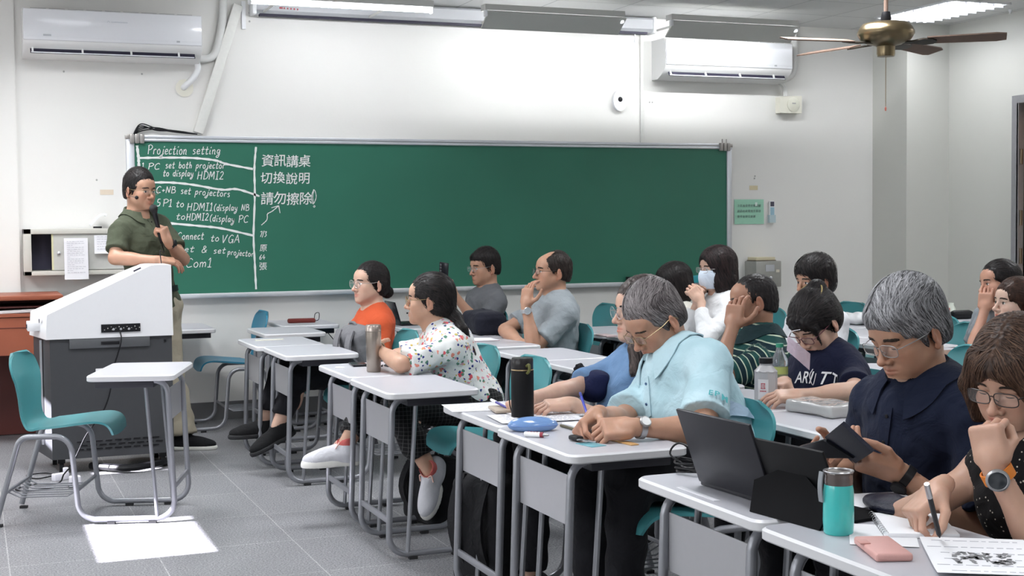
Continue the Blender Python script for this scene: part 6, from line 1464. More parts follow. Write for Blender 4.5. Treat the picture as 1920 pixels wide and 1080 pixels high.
# young man with a phone
ph_w = at(851, 551, Y=8.60)
pm = person('young man in a grey T-shirt with black hair holding up a phone', at(909, 501, Y=8.80), 190, 3, 0, pelvis=V3(3.28, 8.82, 0.55), body=186, skin=SK_M,
    arms={1: dict(e=at(898, 612, Y=8.60), w=ph_w, dir=V3(-0.22, 0.0, 1.0), back=V3(0.9, -0.35, 0.25), pose='phone'), -1: dict(w=at(880, 604, Y=8.92), dir=V3(-1, 0, -0.1), back=V3(0, 0, 1), pose='relaxed')},
    hair=short('black_fringe', hl=0.050, top=0.026, fringe=0.006, seed=4), specs=dict(mtl=M_silverwire, shape='rect'), shirt=dict(m=cloth_mat('mid_grey_tshirt', (0.125, 0.130, 0.140)), sleeve=0.72, cuff=0.066))

# man with his chin in his hand
def bald(E, CP, T):
    L = hair_short(hl=0.07, top=0.010, sides=0.007)(E, CP, T); L.append(E(0.075, 0, 0.115, 0.085, 0.052, 0.060, 0.02, 'c')); return L
def chin_extra(c): watch(c, 1, mat('silver_strap', (0.55, 0.56, 0.58), 0.3, 0.4), M_silverwire, mat('watch_face', (0.35, 0.38, 0.40), 0.2), t=0.06, sz=1.1, out=V3(-0.3, -0.9, 0.2))
cm_ = person('man in a pale grey T-shirt resting his chin on his hand, hairline receding', at(1036, 509, Y=7.42), 176, -4, 0, pelvis=V3(3.22, 7.45, 0.54), body=178, skin=SK_M,
    arms={1: dict(w=at(986, 572, Y=7.24), pole=V3(-0.6, -0.1, -1), dir=V3(0.16, 0.05, 1.0), back=V3(-0.9, -0.35, 0.2), pose='cheek'), -1: dict(w=at(978, 645, Y=7.36), pole=V3(-0.6, 0.8, -0.1), dir=V3(0.75, -0.6, 0.05), back=V3(-0.3, -0.2, 0.9), pose='relaxed')},
    hair=dict(name='dark_receding', prims=bald, flow=flow_short, c0=(0.012, 0.009, 0.008), c1=(0.05, 0.035, 0.03), strands=1600, len=(0.02, 0.04)), specs=dict(mtl=M_darkwire, shape='rect'), face=dict(beard=0.15),
    shirt=dict(m=cloth_mat('pale_grey_tshirt', (0.26, 0.29, 0.31)), sleeve=0.72, cuff=0.070, loose=0.018), belly=0.02, build=1.05, extra=chin_extra)

# person with a black bob
bb = person('person with a black bob haircut in a cream top, behind the man in pale blue', at(1262, 532, Y=7.73), 182, 6, 0, pelvis=V3(4.22, 7.73, 0.53), body=180, skin=SK_L, fem=True, build=0.95,
    hair=dict(name='black_bob', prims=hair_bob(length=-0.115, vol=0.020, fringe=0.04), flow=flow_down, c0=BLK0, c1=BLK1, strands=2000, len=(0.05, 0.10)), shirt=dict(m=cloth_mat('cream_top', (0.62, 0.60, 0.54)), sleeve=0.7))
# woman with a face mask
def proj_out2(f, row, d):
    P = np.array(row); v = f.sample(P); return list(P + f.grad(P) * np.clip(d - v, 0, 0.03)[:, None])
def mask_extra(c):
    H, o = c['H'], c['o']; T = lambda x, y, z: o + H @ V3(x, y, z); rows = []
    for u in np.linspace(-1, 1, 13):
        row = []
        for v in np.linspace(0, 1, 7):
            z = -0.010 - 0.108 * v; wd = 0.066 * (1 - 0.22 * v); y = wd * u; x = 0.126 - 0.066 * abs(u) ** 1.7 - 0.022 * (abs(v - 0.42) * 2) ** 2
            row.append(T(x, y, z))
        rows.append(proj_out2(c['hf'], row, 0.005))
    m = MB(); m.sheet(rows, 0.002); k = m.build('face_mask', cloth_mat('white_mask', (0.62, 0.70, 0.80), 0.03), c['root'])
    q = MB()
    for s in (-1, 1):
        for z in (-0.03, -0.095): q.tube(spline([T(0.056, s * 0.056, z), T(0.02, s * 0.078, -0.03), T(-0.02, s * 0.088, -0.012)], 4), 0.0018, 5)
    q.build('ear_loop', cloth_mat('mask_loop', (0.7, 0.74, 0.8)), k)
mkw = at(1318, 566, Y=6.66)
mk = person('woman with a white face mask and glasses in a white jacket, hands clasped', at(1343, 504, Y=7.20), 184, 0, 0, pelvis=V3(4.25, 7.20, 0.54), body=180, skin=SK_L, fem=True, build=0.95,
    arms={1: dict(w=at(1313, 563, Y=7.12), dir=V3(-0.5, 0.35, 0.75), back=V3(-0.4, -0.8, 0.3), pose='clasp'), -1: dict(w=at(1309, 563, Y=7.26), dir=V3(-0.5, -0.35, 0.75), back=V3(-0.4, 0.8, 0.3), pose='clasp')},
    hair=dict(name='black_long', prims=hair_bob(length=-0.15, vol=0.022, fringe=0.0, hl=0.060), flow=flow_down, c0=BLK0, c1=(0.05, 0.03, 0.028), strands=2200, len=(0.06, 0.12)), specs=dict(mtl=M_clearframe, shape='rect'),
    shirt=dict(m=cloth_mat('white_jacket', (0.70, 0.71, 0.72), 0.03), sleeve=1.75, cuff=0.056, loose=0.018), extra=mask_extra)
# man in the striped polo
so_w = at(1374, 612, Y=5.18)
sm_ = person('man in a dark striped polo shirt with cropped hair leaning on his hand', at(1412, 566, Y=5.30), 158, 4, 6, pelvis=V3(3.24, 5.32, 0.54), body=172, skin=SK_T, face=dict(w=1.06, jaw=1.1),
    arms={1: dict(w=so_w, pole=V3(-0.7, -0.2, -0.8), dir=V3(0.22, 0.12, 0.9), back=V3(-0.8, -0.6, 0.1), pose='cheek'), -1: dict(w=V3(3.0, 5.5, 0.75), dir=V3(-0.5, -0.8, 0), back=V3(0, 0, 1))},
    hair=short('black_crop', hl=0.056, top=0.006, sides=0.0012, len=(0.008, 0.014), strands=3000, sw=0.8, lift=0.0012), shirt=dict(m=cloth_mat('striped_polo', (0.012, 0.030, 0.040), pattern='stripes'), collar=True, cm=cloth_mat('dark_polo_collar', (0.016, 0.035, 0.040)), sleeve=0.75, loose=0.018), build=1.06, belly=0.02)
# dark haired person farther back
dk = person('person with tousled black hair in a white shirt, behind the woman in navy', at(1527, 526, X=4.35), 186, 4, 0, pelvis=V3(4.34, 6.38, 0.54), body=184, skin=SK_M,
    hair=short('black_tousled', hl=0.046, top=0.036, sides=0.020, fringe=0.02, back=-0.10, seed=8, len=(0.04, 0.08), lift=0.006), shirt=dict(m=cloth_mat('white_shirt', (0.66, 0.67, 0.70), 0.03), sleeve=0.7))
# woman in the navy T-shirt
def navy_extra(c):
    # face mask hanging from one ear, over the chest
    H, o = c['H'], c['o']; m = MB(); rows = []
    for u in np.linspace(0, 1, 7):
        rows.append([at(1477 + 42 * u - 1.5 * v, 630 + 33 * u + 27 * v + 4 * u * v, Y=4.34 - 0.03 * math.sin(u * 3) + 0.01 * v) for v in np.linspace(0, 1, 7)])
    m.sheet(rows, 0.002); k = m.build('face_mask', cloth_mat('pink_mask', (0.62, 0.50, 0.58), 0.04), c['root'])
    q = MB(); q.tube(spline([at(1478, 632, Y=4.34), at(1484, 622, Y=4.33), at(1500, 618, Y=4.36)], 5), 0.0016, 5); q.tube(spline([at(1524, 692, Y=4.30), at(1518, 705, Y=4.30), at(1524, 722, Y=4.30), at(1530, 700, Y=4.30)], 5), 0.0016, 5); q.build('ear_loop', cloth_mat('mask_loop2', (0.7, 0.68, 0.72)), k)
    H, o = c['H'], c['o']; T = lambda x, y, z: o + H @ V3(x, y, z); q = MB(); ring = [T(-0.05 + 0.008 * math.cos(a) - 0.045 * 0, 0.060 * math.cos(a), 0.128 + 0.0 + 0.030 * math.sin(a)) for a in np.linspace(0, PI, 16)]
    q.tube([T(-0.035 - 0.06 * math.sin(a), 0.055 * math.cos(a), 0.110 + 0.012 * math.sin(a)) for a in np.linspace(0, PI, 16)], 0.003, 6); q.build('hair_tie', mat('hair_tie_gold', (0.40, 0.30, 0.12), 0.4, 0.3), c['root'])
def navy_hair(E, CP, T):
    L = hair_tied(vol=0.014, hl=0.040, bun=((-0.085, 0, 0.105), (0.036, 0.040, 0.030)))(E, CP, T); L += [E(0.070, 0, 0.055, 0.034, 0.060, 0.034), CP((0.075, 0.062, 0.03), (0.082, 0.066, -0.045), 0.010, 0.003)]; return L
nv_ = person('woman in a lettered navy T-shirt with a face mask hanging from her ear', at(1528, 604, Y=4.52), 196, 36, 0, pelvis=V3(3.20, 4.55, 0.54), body=186, skin=SK_L, fem=True, build=1.02, near=False,
    arms={1: dict(e=at(1603, 735, Z=0.755), w=at(1500, 742, Z=0.75), dir=V3(-1, 0.25, 0.0), back=V3(-0.1, -0.3, 0.9), pose='relaxed'), -1: dict(w=at(1470, 718, Z=0.77), dir=V3(-0.8, -0.5, -0.1), back=V3(0, 0, 1), pose='phone')},
    hair=dict(name='black_topknot', prims=navy_hair, flow=flow_back, c0=BLK0, c1=BLK1, strands=2400, len=(0.04, 0.08)), specs=dict(mtl=M_brownwire, shape='rect', rim=0.0016), lids=True,
    shirt=dict(m=cloth_mat('navy_tshirt', (0.010, 0.012, 0.032)), wrinkle=0.002, sleeve=0.70, cuff=0.066, loose=0.016), extra=navy_extra)
letter(nv_, 'ARITTI', 0.060, 0.040, 0.075, 0.030, 'print_white', (0.72, 0.72, 0.74), 0.9)
# two women at the right edge
w1_w = at(1851, 566, X=5.12)
w1 = person('woman at the right edge resting her cheek on her hand, black hair pulled back', at(1874, 531, X=5.20), 166, 2, 8, pelvis=V3(5.26, 5.98, 0.54), body=178, skin=(0.50, 0.27, 0.19), fem=True, face=dict(w=1.04),
    arms={1: dict(w=at(1846, 580, X=5.08), pole=V3(-0.5,-0.1,-1), dir=V3(0.1, 0.0, 1.0), back=V3(-0.8, -0.6, 0.1), pose='cheek')},
    hair=dict(name='black_back', prims=hair_tied(vol=0.010, hl=0.056, bun=((-0.12, 0, -0.02), (0.04, 0.045, 0.05))), flow=flow_back, c0=BLK0, c1=BLK1, strands=1800), shirt=dict(m=cloth_mat('grey_top', (0.22, 0.24, 0.26)), sleeve=0.6))
w2 = person('brown haired woman at the right edge looking up, her hands out of sight', at(1903, 569, X=4.88), 172, -6, 0, pelvis=V3(5.05, 5.45, 0.54), body=182, skin=(0.64, 0.44, 0.35), fem=True, face=dict(lip=(0.95, 0.45, 0.42)),
    hair=dict(name='brown_tied', prims=hair_tied(vol=0.016, hl=0.058, bun=((-0.12, 0, 0.0), (0.05, 0.05, 0.05))), flow=flow_back, c0=(0.02, 0.010, 0.007), c1=(0.09, 0.04, 0.025), strands=1800), shirt=dict(m=cloth_mat('rust_top', (0.30, 0.12, 0.06)), sleeve=0.6))

# woman in blue, half hidden
def blue_hair(E, CP, T):
    return hair_bob(length=-0.24, vol=0.012, fringe=0.0, hl=0.060)(E, CP, T) + [cap(at(1206, 615, Y=4.54), at(1196, 655, Y=4.50), 0.035, 0.030, 0.03), cap(at(1196, 655, Y=4.50), at(1186, 700, Y=4.46), 0.030, 0.012, 0.03)]
bl_ = person('woman in a denim blue shirt writing, half hidden behind the man in pale blue', at(1203, 582, Y=4.66), 178, 0, 0, pelvis=V3(2.34, 4.68, 0.54), body=178, skin=SK_L, fem=True,
    arms={1: dict(w=at(1068, 757, Z=0.745), pole=V3(0.3, -0.4, -0.8), dir=V3(-1, 0.1, -0.02), back=V3(0, -0.2, 1), pose='relaxed'), -1: dict(w=at(990, 748, Z=0.75), dir=V3(-0.85, -0.4, -0.1), back=V3(0.1, 0.3, 0.9), pose='pen')},
    hair=dict(name='greying_long', prims=blue_hair, flow=flow_down, c0=(0.02, 0.015, 0.014), c1=(0.16, 0.12, 0.11), strands=2200, len=(0.08, 0.16)), specs=dict(mtl=M_silverwire, shape='round', sz=1.1),
    shirt=dict(m=cloth_mat('denim_shirt', (0.135, 0.235, 0.40)), sleeve=0.85, cuff=0.060))
# man in pale blue
def blue_extra(c):
    watch(c, 1, M_silverwire, M_silverwire, mat('watch_face_white', (0.75, 0.76, 0.76), 0.2), t=0.05, sz=0.95, out=V3(-0.25, -0.75, 0.6))
    # embroidered badge and folded paper tab on the sleeve
    a = c['A'][1]; d = unit(a['E'] - a['S']); sf = c['sf']
    def proj(q):
        for _ in range(30): q = q - sf.grad(q[None])[0] * max(-0.02, min(0.02, float(sf.sample(q[None])[0]) - 0.0085))
        return q
    base = a['S'] + d * 0.150 + V3(-0.018, -0.08, 0.010); lat = unit(np.cross(d, V3(0, -1, 0)))
    tx = cjk('EPM', 0, 0, 0.030, 0.019, offs=0.02); m = MB(); v = np.concatenate(tx.v); m.add([proj(base - lat * (p[0] - 0.028) - d * (p[2] - 0.01)) for p in v], tx.f, 0, False); m.build('sleeve_badge', mat('badge_teal', (0.05, 0.35, 0.38), 0.7), c['root'])
    m = MB(); g0 = at(1352, 768, Y=3.93); m.sheet([[proj(at(1328 + 56 * i + 6 * j, 745 + 26 * i + 34 * j, Y=3.93)) + V3(-0.006, -0.012, 0.004 * j) for j in (0, 0.5, 1)] for i in (0, 0.33, 0.66, 1)], 0.003); m.build('sleeve_tab', cloth_mat('tab_blue', (0.40, 0.52, 0.66)), c['root'])
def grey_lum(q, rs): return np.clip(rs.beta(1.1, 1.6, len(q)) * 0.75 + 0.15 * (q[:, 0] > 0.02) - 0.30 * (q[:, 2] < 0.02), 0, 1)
pb = person('man with grey hair and gold glasses in a pale blue polo shirt writing', at(1228, 601, Y=4.16), 188, 33, 0, pelvis=V3(2.36, 4.02, 0.55), body=184, skin=SK_M, near=True, face=dict(w=1.02, beard=0.15), lids=True,
    arms={1: dict(w=at(1186, 801, Z=0.752), pole=V3(0.5, -0.5, -0.7), dir=V3(-0.95, 0.22, -0.03), back=V3(-0.1, -0.55, 0.8), pose='clasp'), -1: dict(w=at(1118, 778, Z=0.77), pole=V3(0.2, 0.5, -0.8), dir=V3(-0.8, -0.35, -0.35), back=V3(-0.5, 0.45, 0.6), pose='pen')},
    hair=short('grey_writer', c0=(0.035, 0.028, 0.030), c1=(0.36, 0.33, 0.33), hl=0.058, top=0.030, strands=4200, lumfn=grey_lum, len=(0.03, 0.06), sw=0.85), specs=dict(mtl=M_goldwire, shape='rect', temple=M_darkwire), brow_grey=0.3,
    shirt=dict(m=cloth_mat('pale_blue_polo', (0.38, 0.55, 0.61), 0.05, pattern='tiedye'), wrinkle=0.0035, collar=True, open=26, cm=cloth_mat('pale_blue_collar', (0.42, 0.58, 0.64)), sleeve=0.80, cuff=0.074, loose=0.020, bm=mat('button_blue', (0.05, 0.12, 0.25), 0.4)), build=1.12, belly=0.03, extra=blue_extra)
# man in the navy polo
def nm_extra(c): watch(c, 1, M_black, M_black, t=0.05, sz=1.05)
nm = person('man with grey hair in a navy polo shirt looking at a flip-case phone', at(1702, 621, Y=2.92), 186, 22, 0, pelvis=V3(2.40, 2.94, 0.55), body=186, skin=(0.46, 0.26, 0.175), near=True, face=dict(w=1.02, beard=0.12), lids=True,
    arms={1: dict(w=at(1680, 884, Y=2.78), pole=V3(0.3, -0.5, -0.9), dir=V3(-0.85, 0.2, 0.30), back=V3(0.15, -0.5, -0.85), pose=dict(curl=[(30, 35, 20), (34, 40, 25), (38, 46, 28), (44, 50, 30)], thumb=((0.75, 0.5, -0.25), (0.97, -0.05, -0.2), (0.93, -0.3, -0.2)))), -1: dict(w=at(1585, 866, Y=3.05), dir=V3(-0.9, -0.25, 0.05), back=V3(0.0, 0.55, -0.7), pose='phone')},
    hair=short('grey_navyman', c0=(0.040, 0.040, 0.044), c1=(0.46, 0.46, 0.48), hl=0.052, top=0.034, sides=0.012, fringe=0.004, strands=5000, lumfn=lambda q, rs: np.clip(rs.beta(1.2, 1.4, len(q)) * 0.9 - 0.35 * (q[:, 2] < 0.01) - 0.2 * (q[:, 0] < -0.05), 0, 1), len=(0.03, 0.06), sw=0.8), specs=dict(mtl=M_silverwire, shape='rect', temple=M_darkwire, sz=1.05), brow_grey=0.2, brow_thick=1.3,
    shirt=dict(m=cloth_mat('navy_polo', (0.010, 0.014, 0.032)), collar=True, open=26, sleeve=0.82, cuff=0.072, loose=0.018), build=1.08, belly=0.02, extra=nm_extra)
# nearest woman
def nw_extra(c): watch(c, 1, mat('orange_strap', (0.72, 0.22, 0.03), 0.5), M_silverwire, mat('watch_glass', (0.02, 0.025, 0.03), 0.08), t=0.04, sz=1.25, out=V3(-0.75, -0.6, 0.15))
def nw_hair(E, CP, T):
    L = hair_bob(length=-0.135, vol=0.016, fringe=0.022, hl=0.040)(E, CP, T)
    for s in (-1, 1): L += [CP((0.070, s * 0.050, 0.075), (0.068, s * 0.079, 0.0), 0.020, 0.017), CP((0.068, s * 0.079, 0.0), (0.050, s * 0.080, -0.095), 0.017, 0.010)]
    return L
nw = person('woman with brown bobbed hair in a black sleeveless top, writing', at(1902, 705, Y=2.46), 200, 20, -4, pelvis=V3(2.38, 2.42, 0.54), body=196, skin=(0.56, 0.34, 0.25), fem=True, near=True, lids=True,
    arms={1: dict(w=at(1862, 872, Y=2.32), pole=V3(-0.35, -0.2, -1), dir=V3(-0.12, 0.15, 0.95), back=V3(-0.9, -0.45, -0.1), pose='fist'), -1: dict(w=at(1760, 918, Z=0.80), pole=V3(0.2, 1.0, -0.6), dir=V3(-0.75, 0.0, -0.5), back=V3(-0.55, 0.2, 0.75), pose='pen')},
    hair=dict(name='brown_bob', prims=nw_hair, flow=flow_down, c0=(0.018, 0.010, 0.008), c1=(0.15, 0.085, 0.055), strands=4200, len=(0.06, 0.12), sw=0.9), specs=dict(mtl=M_darkwire, shape='rect', sz=1.05, rim=0.0013), face=dict(w=0.98, lip=(0.75, 0.36, 0.34)),
    shirt=dict(m=cloth_mat('black_dotted_top', (0.012, 0.011, 0.012), pattern='dots'), sleeve=0.0, loose=0.008), extra=nw_extra)

# ---------------------------------------------------------------- things on the desks, in hands, on the floor
def flat_item(name, label, cat, x, y, w, d, h, m, deg=0, bev=0.004, group=None, z=DT):
    """slab lying at the place that shows at (x, y); w along the sitter's left-right, d along depth"""
    p = at(x, y, Z=z); t = thing(name, label, cat, tuple(p), R(deg), group)
    MB().box((0, 0, h / 2), (d, w, h), bev=bev).build('body', m, t); return t
def paper(label, x, y, w, d, deg=0, lines=0, seed=1, z=DT + 0.0005, lift=0.0, col=None, cat='paper', name='paper_sheet'):
    p = at(x, y, Z=z); t = thing(name, label, cat, tuple(p), R(deg)); r = random.Random(seed)
    MB().sheet([[(a * d, b_ * w, 0.001 + lift * max(0, abs(a) * 2 - 0.5) ** 2) for b_ in np.linspace(-0.5, 0.5, 5)] for a in np.linspace(-0.5, 0.5, 9)], 0.0008).build('sheet', col or M_paper, t)
    if lines:
        q = MB()
        for k in range(lines):
            a = -0.42 * d + 0.84 * d * k / max(1, lines - 1); b0 = -0.42 * w
            while b0 < 0.36 * w: l = r.uniform(0.008, 0.03); zz = 0.0018 + lift * max(0, abs(a / d) * 2 - 0.5) ** 2; q.box((a, b0 + l / 2, zz), (0.003, l, 0.0005)); b0 += l + 0.006
        q.build('print', M_print, t)
    return t
M_steel = mat('brushed_steel', (0.36, 0.31, 0.27), 0.32, 0.85, var=0.04, scale=60)
M_phone = mat('phone_black', (0.009, 0.010, 0.014), 0.2, var=0.05, spec=0.3)
M_navyleather = mat('navy_leather', (0.008, 0.010, 0.024), 0.4, spec=0.25, var=0.1, bump=0.2, bscale=300)
# microphone in the lecturer's hand
a = lec['A'][1]; mt = thing('microphone', 'black handheld microphone in the hand of the lecturer', 'microphone')
p0 = a['W'] + a['Wf'] @ V3(0.085, 0.0, -0.034); head_m = at(288, 391, Y=8.42); dm_ = unit(head_m - p0)
q = MB(); q.tube([p0 - dm_ * 0.08, p0, head_m - dm_ * 0.03], [0.010, 0.012, 0.016], 14); q.build('handle', M_black, mt)
q = MB(); q.lathe([(0, 0.028), (0.014, 0.022), (0.024, 0.008), (0.025, -0.006), (0.019, -0.02), (0.016, -0.03), (0, -0.03)], tuple(head_m), M=Vector((0, 0, 1)).rotation_difference(Vector(dm_)).to_matrix(), n=24); q.build('grille', mat('mic_grille', (0.03, 0.03, 0.032), 0.5, 0.6, bump=0.6, bscale=900), mt)
q = MB(); e = p0 - dm_ * 0.08; q.tube(spline([e, e + V3(0.01, -0.02, -0.06), at(300, 470, Y=8.30), at(303, 497, Y=8.36)], 8), 0.0032, 6); q.build('cable', M_black, mt)

# --- front row
tb = thing('tumbler', 'tall brushed steel tumbler standing on the desk of the woman in floral', 'tumbler', tuple(at(701, 697, Z=DT)))
MB().lathe([(0, 0), (0.030, 0), (0.033, 0.004), (0.036, 0.17), (0.036, 0.188), (0, 0.188)], n=36).build('body', M_steel, tb)
MB().lathe([(0, 0.189), (0.0365, 0.189), (0.0365, 0.214), (0.033, 0.219), (0, 0.219)], n=36).build('lid', mat('steel_lid', (0.45, 0.38, 0.34), 0.3, 0.8), tb)
flat_item('phone', 'black phone lying left of the steel tumbler', 'phone', 672, 685, 0.075, 0.15, 0.010, M_phone, 84)
kt = thing('key_bunch', 'small dark bunch of keys lying right of the steel tumbler', 'keys', tuple(at(724, 688, Z=DT)))
q = MB()
for k in range(5): q.tube([(0.01 * k - 0.02, 0.004 * (-1) ** k, 0.005 + 0.003 * k), (0.012 * k - 0.01, 0.03 * (-1) ** k, 0.006)], 0.0045, 6)
q.build('keys', M_black, kt); MB().tube([(0.014 * math.cos(t), 0.014 * math.sin(t), 0.006) for t in np.linspace(0, 2 * PI, 17)], 0.0016, 6).build('ring', M_silverwire, kt)
flat_item('eraser', 'small white clip on the corner left of the black phone', 'eraser', 637, 691, 0.045, 0.012, 0.008, M_whitepl, 60)
# woman in blue: thermos, papers, phone, pen
th_ = thing('thermos_bottle', 'tall matte black thermos bottle on the desk of the woman in blue', 'thermos', tuple(at(980, 783, Z=DT)))
MB().lathe([(0, 0), (0.037, 0), (0.040, 0.004), (0.040, 0.166), (0.038, 0.170), (0, 0.170)], n=40).build('body', mat('matte_black', (0.006, 0.006, 0.007), 0.55, spec=0.15), th_)
MB().lathe([(0, 0.170), (0.037, 0.170), (0.039, 0.174), (0.039, 0.205), (0.036, 0.211), (0, 0.211)], n=40).build('lid', mat('lid_charcoal', (0.018, 0.016, 0.017), 0.3, spec=0.3), th_)
MB().lathe([(0.0395, 0.168), (0.0405, 0.170), (0.0395, 0.172)], n=40, cap=False).build('rim', mat('rim_gold', (0.35, 0.26, 0.14), 0.3, 0.8), th_)
q = MB(); q.tube(spline([(0.0, -0.040, 0.185), (0.004, -0.052, 0.19), (0.004, -0.054, 0.17), (0.0, -0.044, 0.16)], 6), 0.005, 8); q.build('strap', mat('strap_olive', (0.10, 0.10, 0.02), 0.5), th_)
q = MB(); q.tube(spline([(-0.03, 0.028, 0.19), (-0.036, 0.036, 0.12), (-0.034, 0.038, 0.05), (-0.03, 0.03, 0.02)], 6), 0.0022, 6); q.build('cord', M_black, th_)
paper('loose white sheet nearest the hand of the woman in blue', 912, 763, 0.30, 0.21, 82, 8, 2)
paper('printed sheet lying behind the glasses case', 1005, 783, 0.30, 0.21, 84, 10, 4, z=DT + 0.003)
paper('thin stack of sheets under the forearm of the woman in blue', 1038, 775, 0.30, 0.21, 92, 9, 6, z=DT + 0.002)
flat_item('phone', 'beige cased phone beside the black thermos', 'phone', 940, 770, 0.072, 0.145, 0.011, mat('phone_beige', (0.42, 0.35, 0.28), 0.4), 80, z=DT + 0.002)
def pen(label, a, b, m, m2, r=0.0048, loc=None):
    t = thing('pen', label, 'pen'); a, b = np.asarray(a), np.asarray(b); d = unit(b - a)
    MB().tube([a, a + d * 0.012, b], [0.0012, r, r], 10).build('barrel', m, t); MB().tube([b - d * 0.035, b + d * 0.004], [r * 1.15, r * 1.05], 10).build('cap', m2, t); return t
a = bl_['A'][-1]; tip = a['W'] + a['Wf'] @ V3(0.10, 0.03, -0.05)
pen('blue and white pen in the hand of the woman in blue', tip * V3(1, 1, 0) + V3(0, 0, DT + 0.004), at(922, 750, Z=DT + 0.03), mat('pen_violet', (0.06, 0.05, 0.28), 0.3), M_whitepl)
# navy pouch with pompon beside the woman in blue
nb = thing('navy_pouch', 'dark navy pouch with a black pompon under the arm of the woman in blue', 'pouch', tuple(at(1112, 752, Z=DT)))
f = fit_field([ell(V3(0, 0, 0.05), (0.06, 0.08, 0.055), I3, 0.02), ell(V3(0.01, -0.02, 0.09), (0.045, 0.06, 0.03), I3, 0.03)], 0.006); V, Q = f.nets(); np_obj('body', np_mesh('body', V, Q, cloth_mat('navy_pouch', (0.012, 0.016, 0.055))), nb)
f = fit_field([ell(V3(-0.03, 0.055, 0.115), (0.022, 0.022, 0.026))], 0.004); V, Q = f.nets(); V = V + f.grad(V) * (0.004 * wob(V, 260, 2))[:, None]; np_obj('pompon', np_mesh('pompon', V, Q, M_blackcloth), nb)
q = MB(); q.tube(spline([(-0.05, 0.06, 0.11), (-0.065, 0.085, 0.05), (-0.06, 0.08, 0.0)], 6), 0.006, 6); q.build('strap', M_black, nb)
# man in pale blue
gc = thing('glasses_case', 'translucent blue glasses case lying on the near desk', 'glasses case', tuple(at(999, 808, Z=DT)), R(-16))
f = fit_field([ell(V3(0, 0, 0.022), (0.082, 0.034, 0.026)), ell(V3(0, 0, 0.016), (0.078, 0.036, 0.018), I3, 0.01)], 0.0035); f.half(V3(0, 0, 0.001), V3(0, 0, -1)); V, Q = f.nets(); np_obj('shell', np_mesh('shell', V, Q, mat('case_blue', (0.20, 0.36, 0.68), 0.15, coat=0.5, trans=0.25)), gc)
q = MB(); q.tube([(0.083 * math.cos(t), 0.0365 * math.sin(t), 0.020) for t in np.linspace(0, 2 * PI, 33)], 0.0014, 6, cap=False); q.build('seam', mat('case_seam', (0.12, 0.24, 0.55), 0.3), gc)
ck = thing('correction_pen', 'short white correction pen with red print in front of the glasses case', 'correction pen', tuple(at(1003, 820, Z=DT)), R(-42))
q = MB(); M90 = Euler((0, PI / 2, 0)).to_matrix(); q.lathe([(0, -0.035), (0.007, -0.035), (0.0085, -0.032), (0.0085, 0.018), (0, 0.018)], (0, 0, 0.009), M=M90, n=16); q.build('barrel', M_whitepl, ck)
MB().lathe([(0, 0.0), (0.0087, 0.0), (0.0087, 0.010), (0, 0.010)], (0.018, 0, 0.009), M=M90, n=16).build('collar', mat('maroon_print', (0.25, 0.02, 0.04), 0.5), ck)
MB().lathe([(0, 0), (0.006, 0), (0.003, 0.018), (0, 0.02)], (0.028, 0, 0.009), M=M90, n=14).build('tip', M_silverwire, ck)
q = MB()
for k in range(4): q.box((-0.022 + k * 0.010, 0, 0.0178), (0.006, 0.007, 0.0008))
q.build('print', mat('maroon_print', (0.25, 0.02, 0.04), 0.5), ck)
flat_item('card', 'light blue card lying under the key bunch', 'card', 1108, 834, 0.055, 0.088, 0.002, mat('card_blue', (0.14, 0.36, 0.42), 0.4), 100, bev=0.0008)
kb = thing('key_fob', 'black car key with silver keys on the near desk', 'keys', tuple(at(1084, 828, Z=DT)), R(100))
MB().box((0.012, 0, 0.010), (0.050, 0.028, 0.016), bev=0.006).build('fob', M_black, kb)
q = MB()
for k in range(4): q.box((-0.035, -0.02 + 0.012 * k, 0.004 + 0.003 * k), (0.045, 0.008, 0.003), rot=(0.1, 0.05 * k, 0.5 - 0.3 * k))
q.tube([(-0.014 + 0.012 * math.cos(t), 0.012 * math.sin(t), 0.008) for t in np.linspace(0, 2 * PI, 17)], 0.0016, 6); q.build('keys', M_silverwire, kb)
flat_item('ruler', 'wooden ruler lying in front of the writing hands', 'ruler', 1158, 827, 0.028, 0.20, 0.004, mat('ruler_wood', (0.52, 0.30, 0.12), 0.5, var=0.15), 96, bev=0.001)
nbk = thing('notebook', 'open notebook under the hands of the man in pale blue', 'notebook', tuple(at(1120, 806, Z=DT)), R(93))
MB().box((0, 0, 0.005), (0.235, 0.16, 0.008), bev=0.002).build('cover', mat('notebook_olive', (0.10, 0.09, 0.05), 0.6), nbk); MB().box((0.0, 0, 0.012), (0.225, 0.150, 0.006), bev=0.001).build('pages', M_paper, nbk)
a = pb['A'][-1]; tip = at(1106, 792, Z=DT + 0.020)
pen('blue pen in the hand of the man in pale blue', tip, at(1088, 738, Y=4.36), mat('pen_blue', (0.015, 0.03, 0.38), 0.3), mat('pen_blue_dark', (0.01, 0.02, 0.22), 0.3))
# laptop
def laptop(label, far, near, h, lean, m, depth=0.22):
    """screen hinge from far to near on the desk, back of the screen towards -X"""
    far, near = np.asarray(far), np.asarray(near); c = (far + near) / 2; w = np.linalg.norm(far - near); yw = math.atan2(*(far - near)[:2][::-1]) - PI / 2
    t = thing('laptop', label, 'laptop', tuple(c), yw)
    MB().box((depth / 2, 0, 0.008), (depth, w, 0.014), bev=0.004).build('base', m, t); q = MB()
    for r_ in range(5):
        for k in range(12): q.box((0.05 + r_ * 0.02, (k - 5.5) * w * 0.075, 0.0158), (0.015, w * 0.062, 0.002))
    q.build('keyboard', M_black, t)
    s_ = MB().box((0, 0, h / 2), (0.009, w, h), bev=0.003).build('screen_lid', m, t, loc=(0, 0, 0.012), rot=(0, -lean, 0)); MB().box((0.0055, 0, h / 2), (0.001, w * 0.93, h * 0.88)).build('display', M_phone, s_); return t
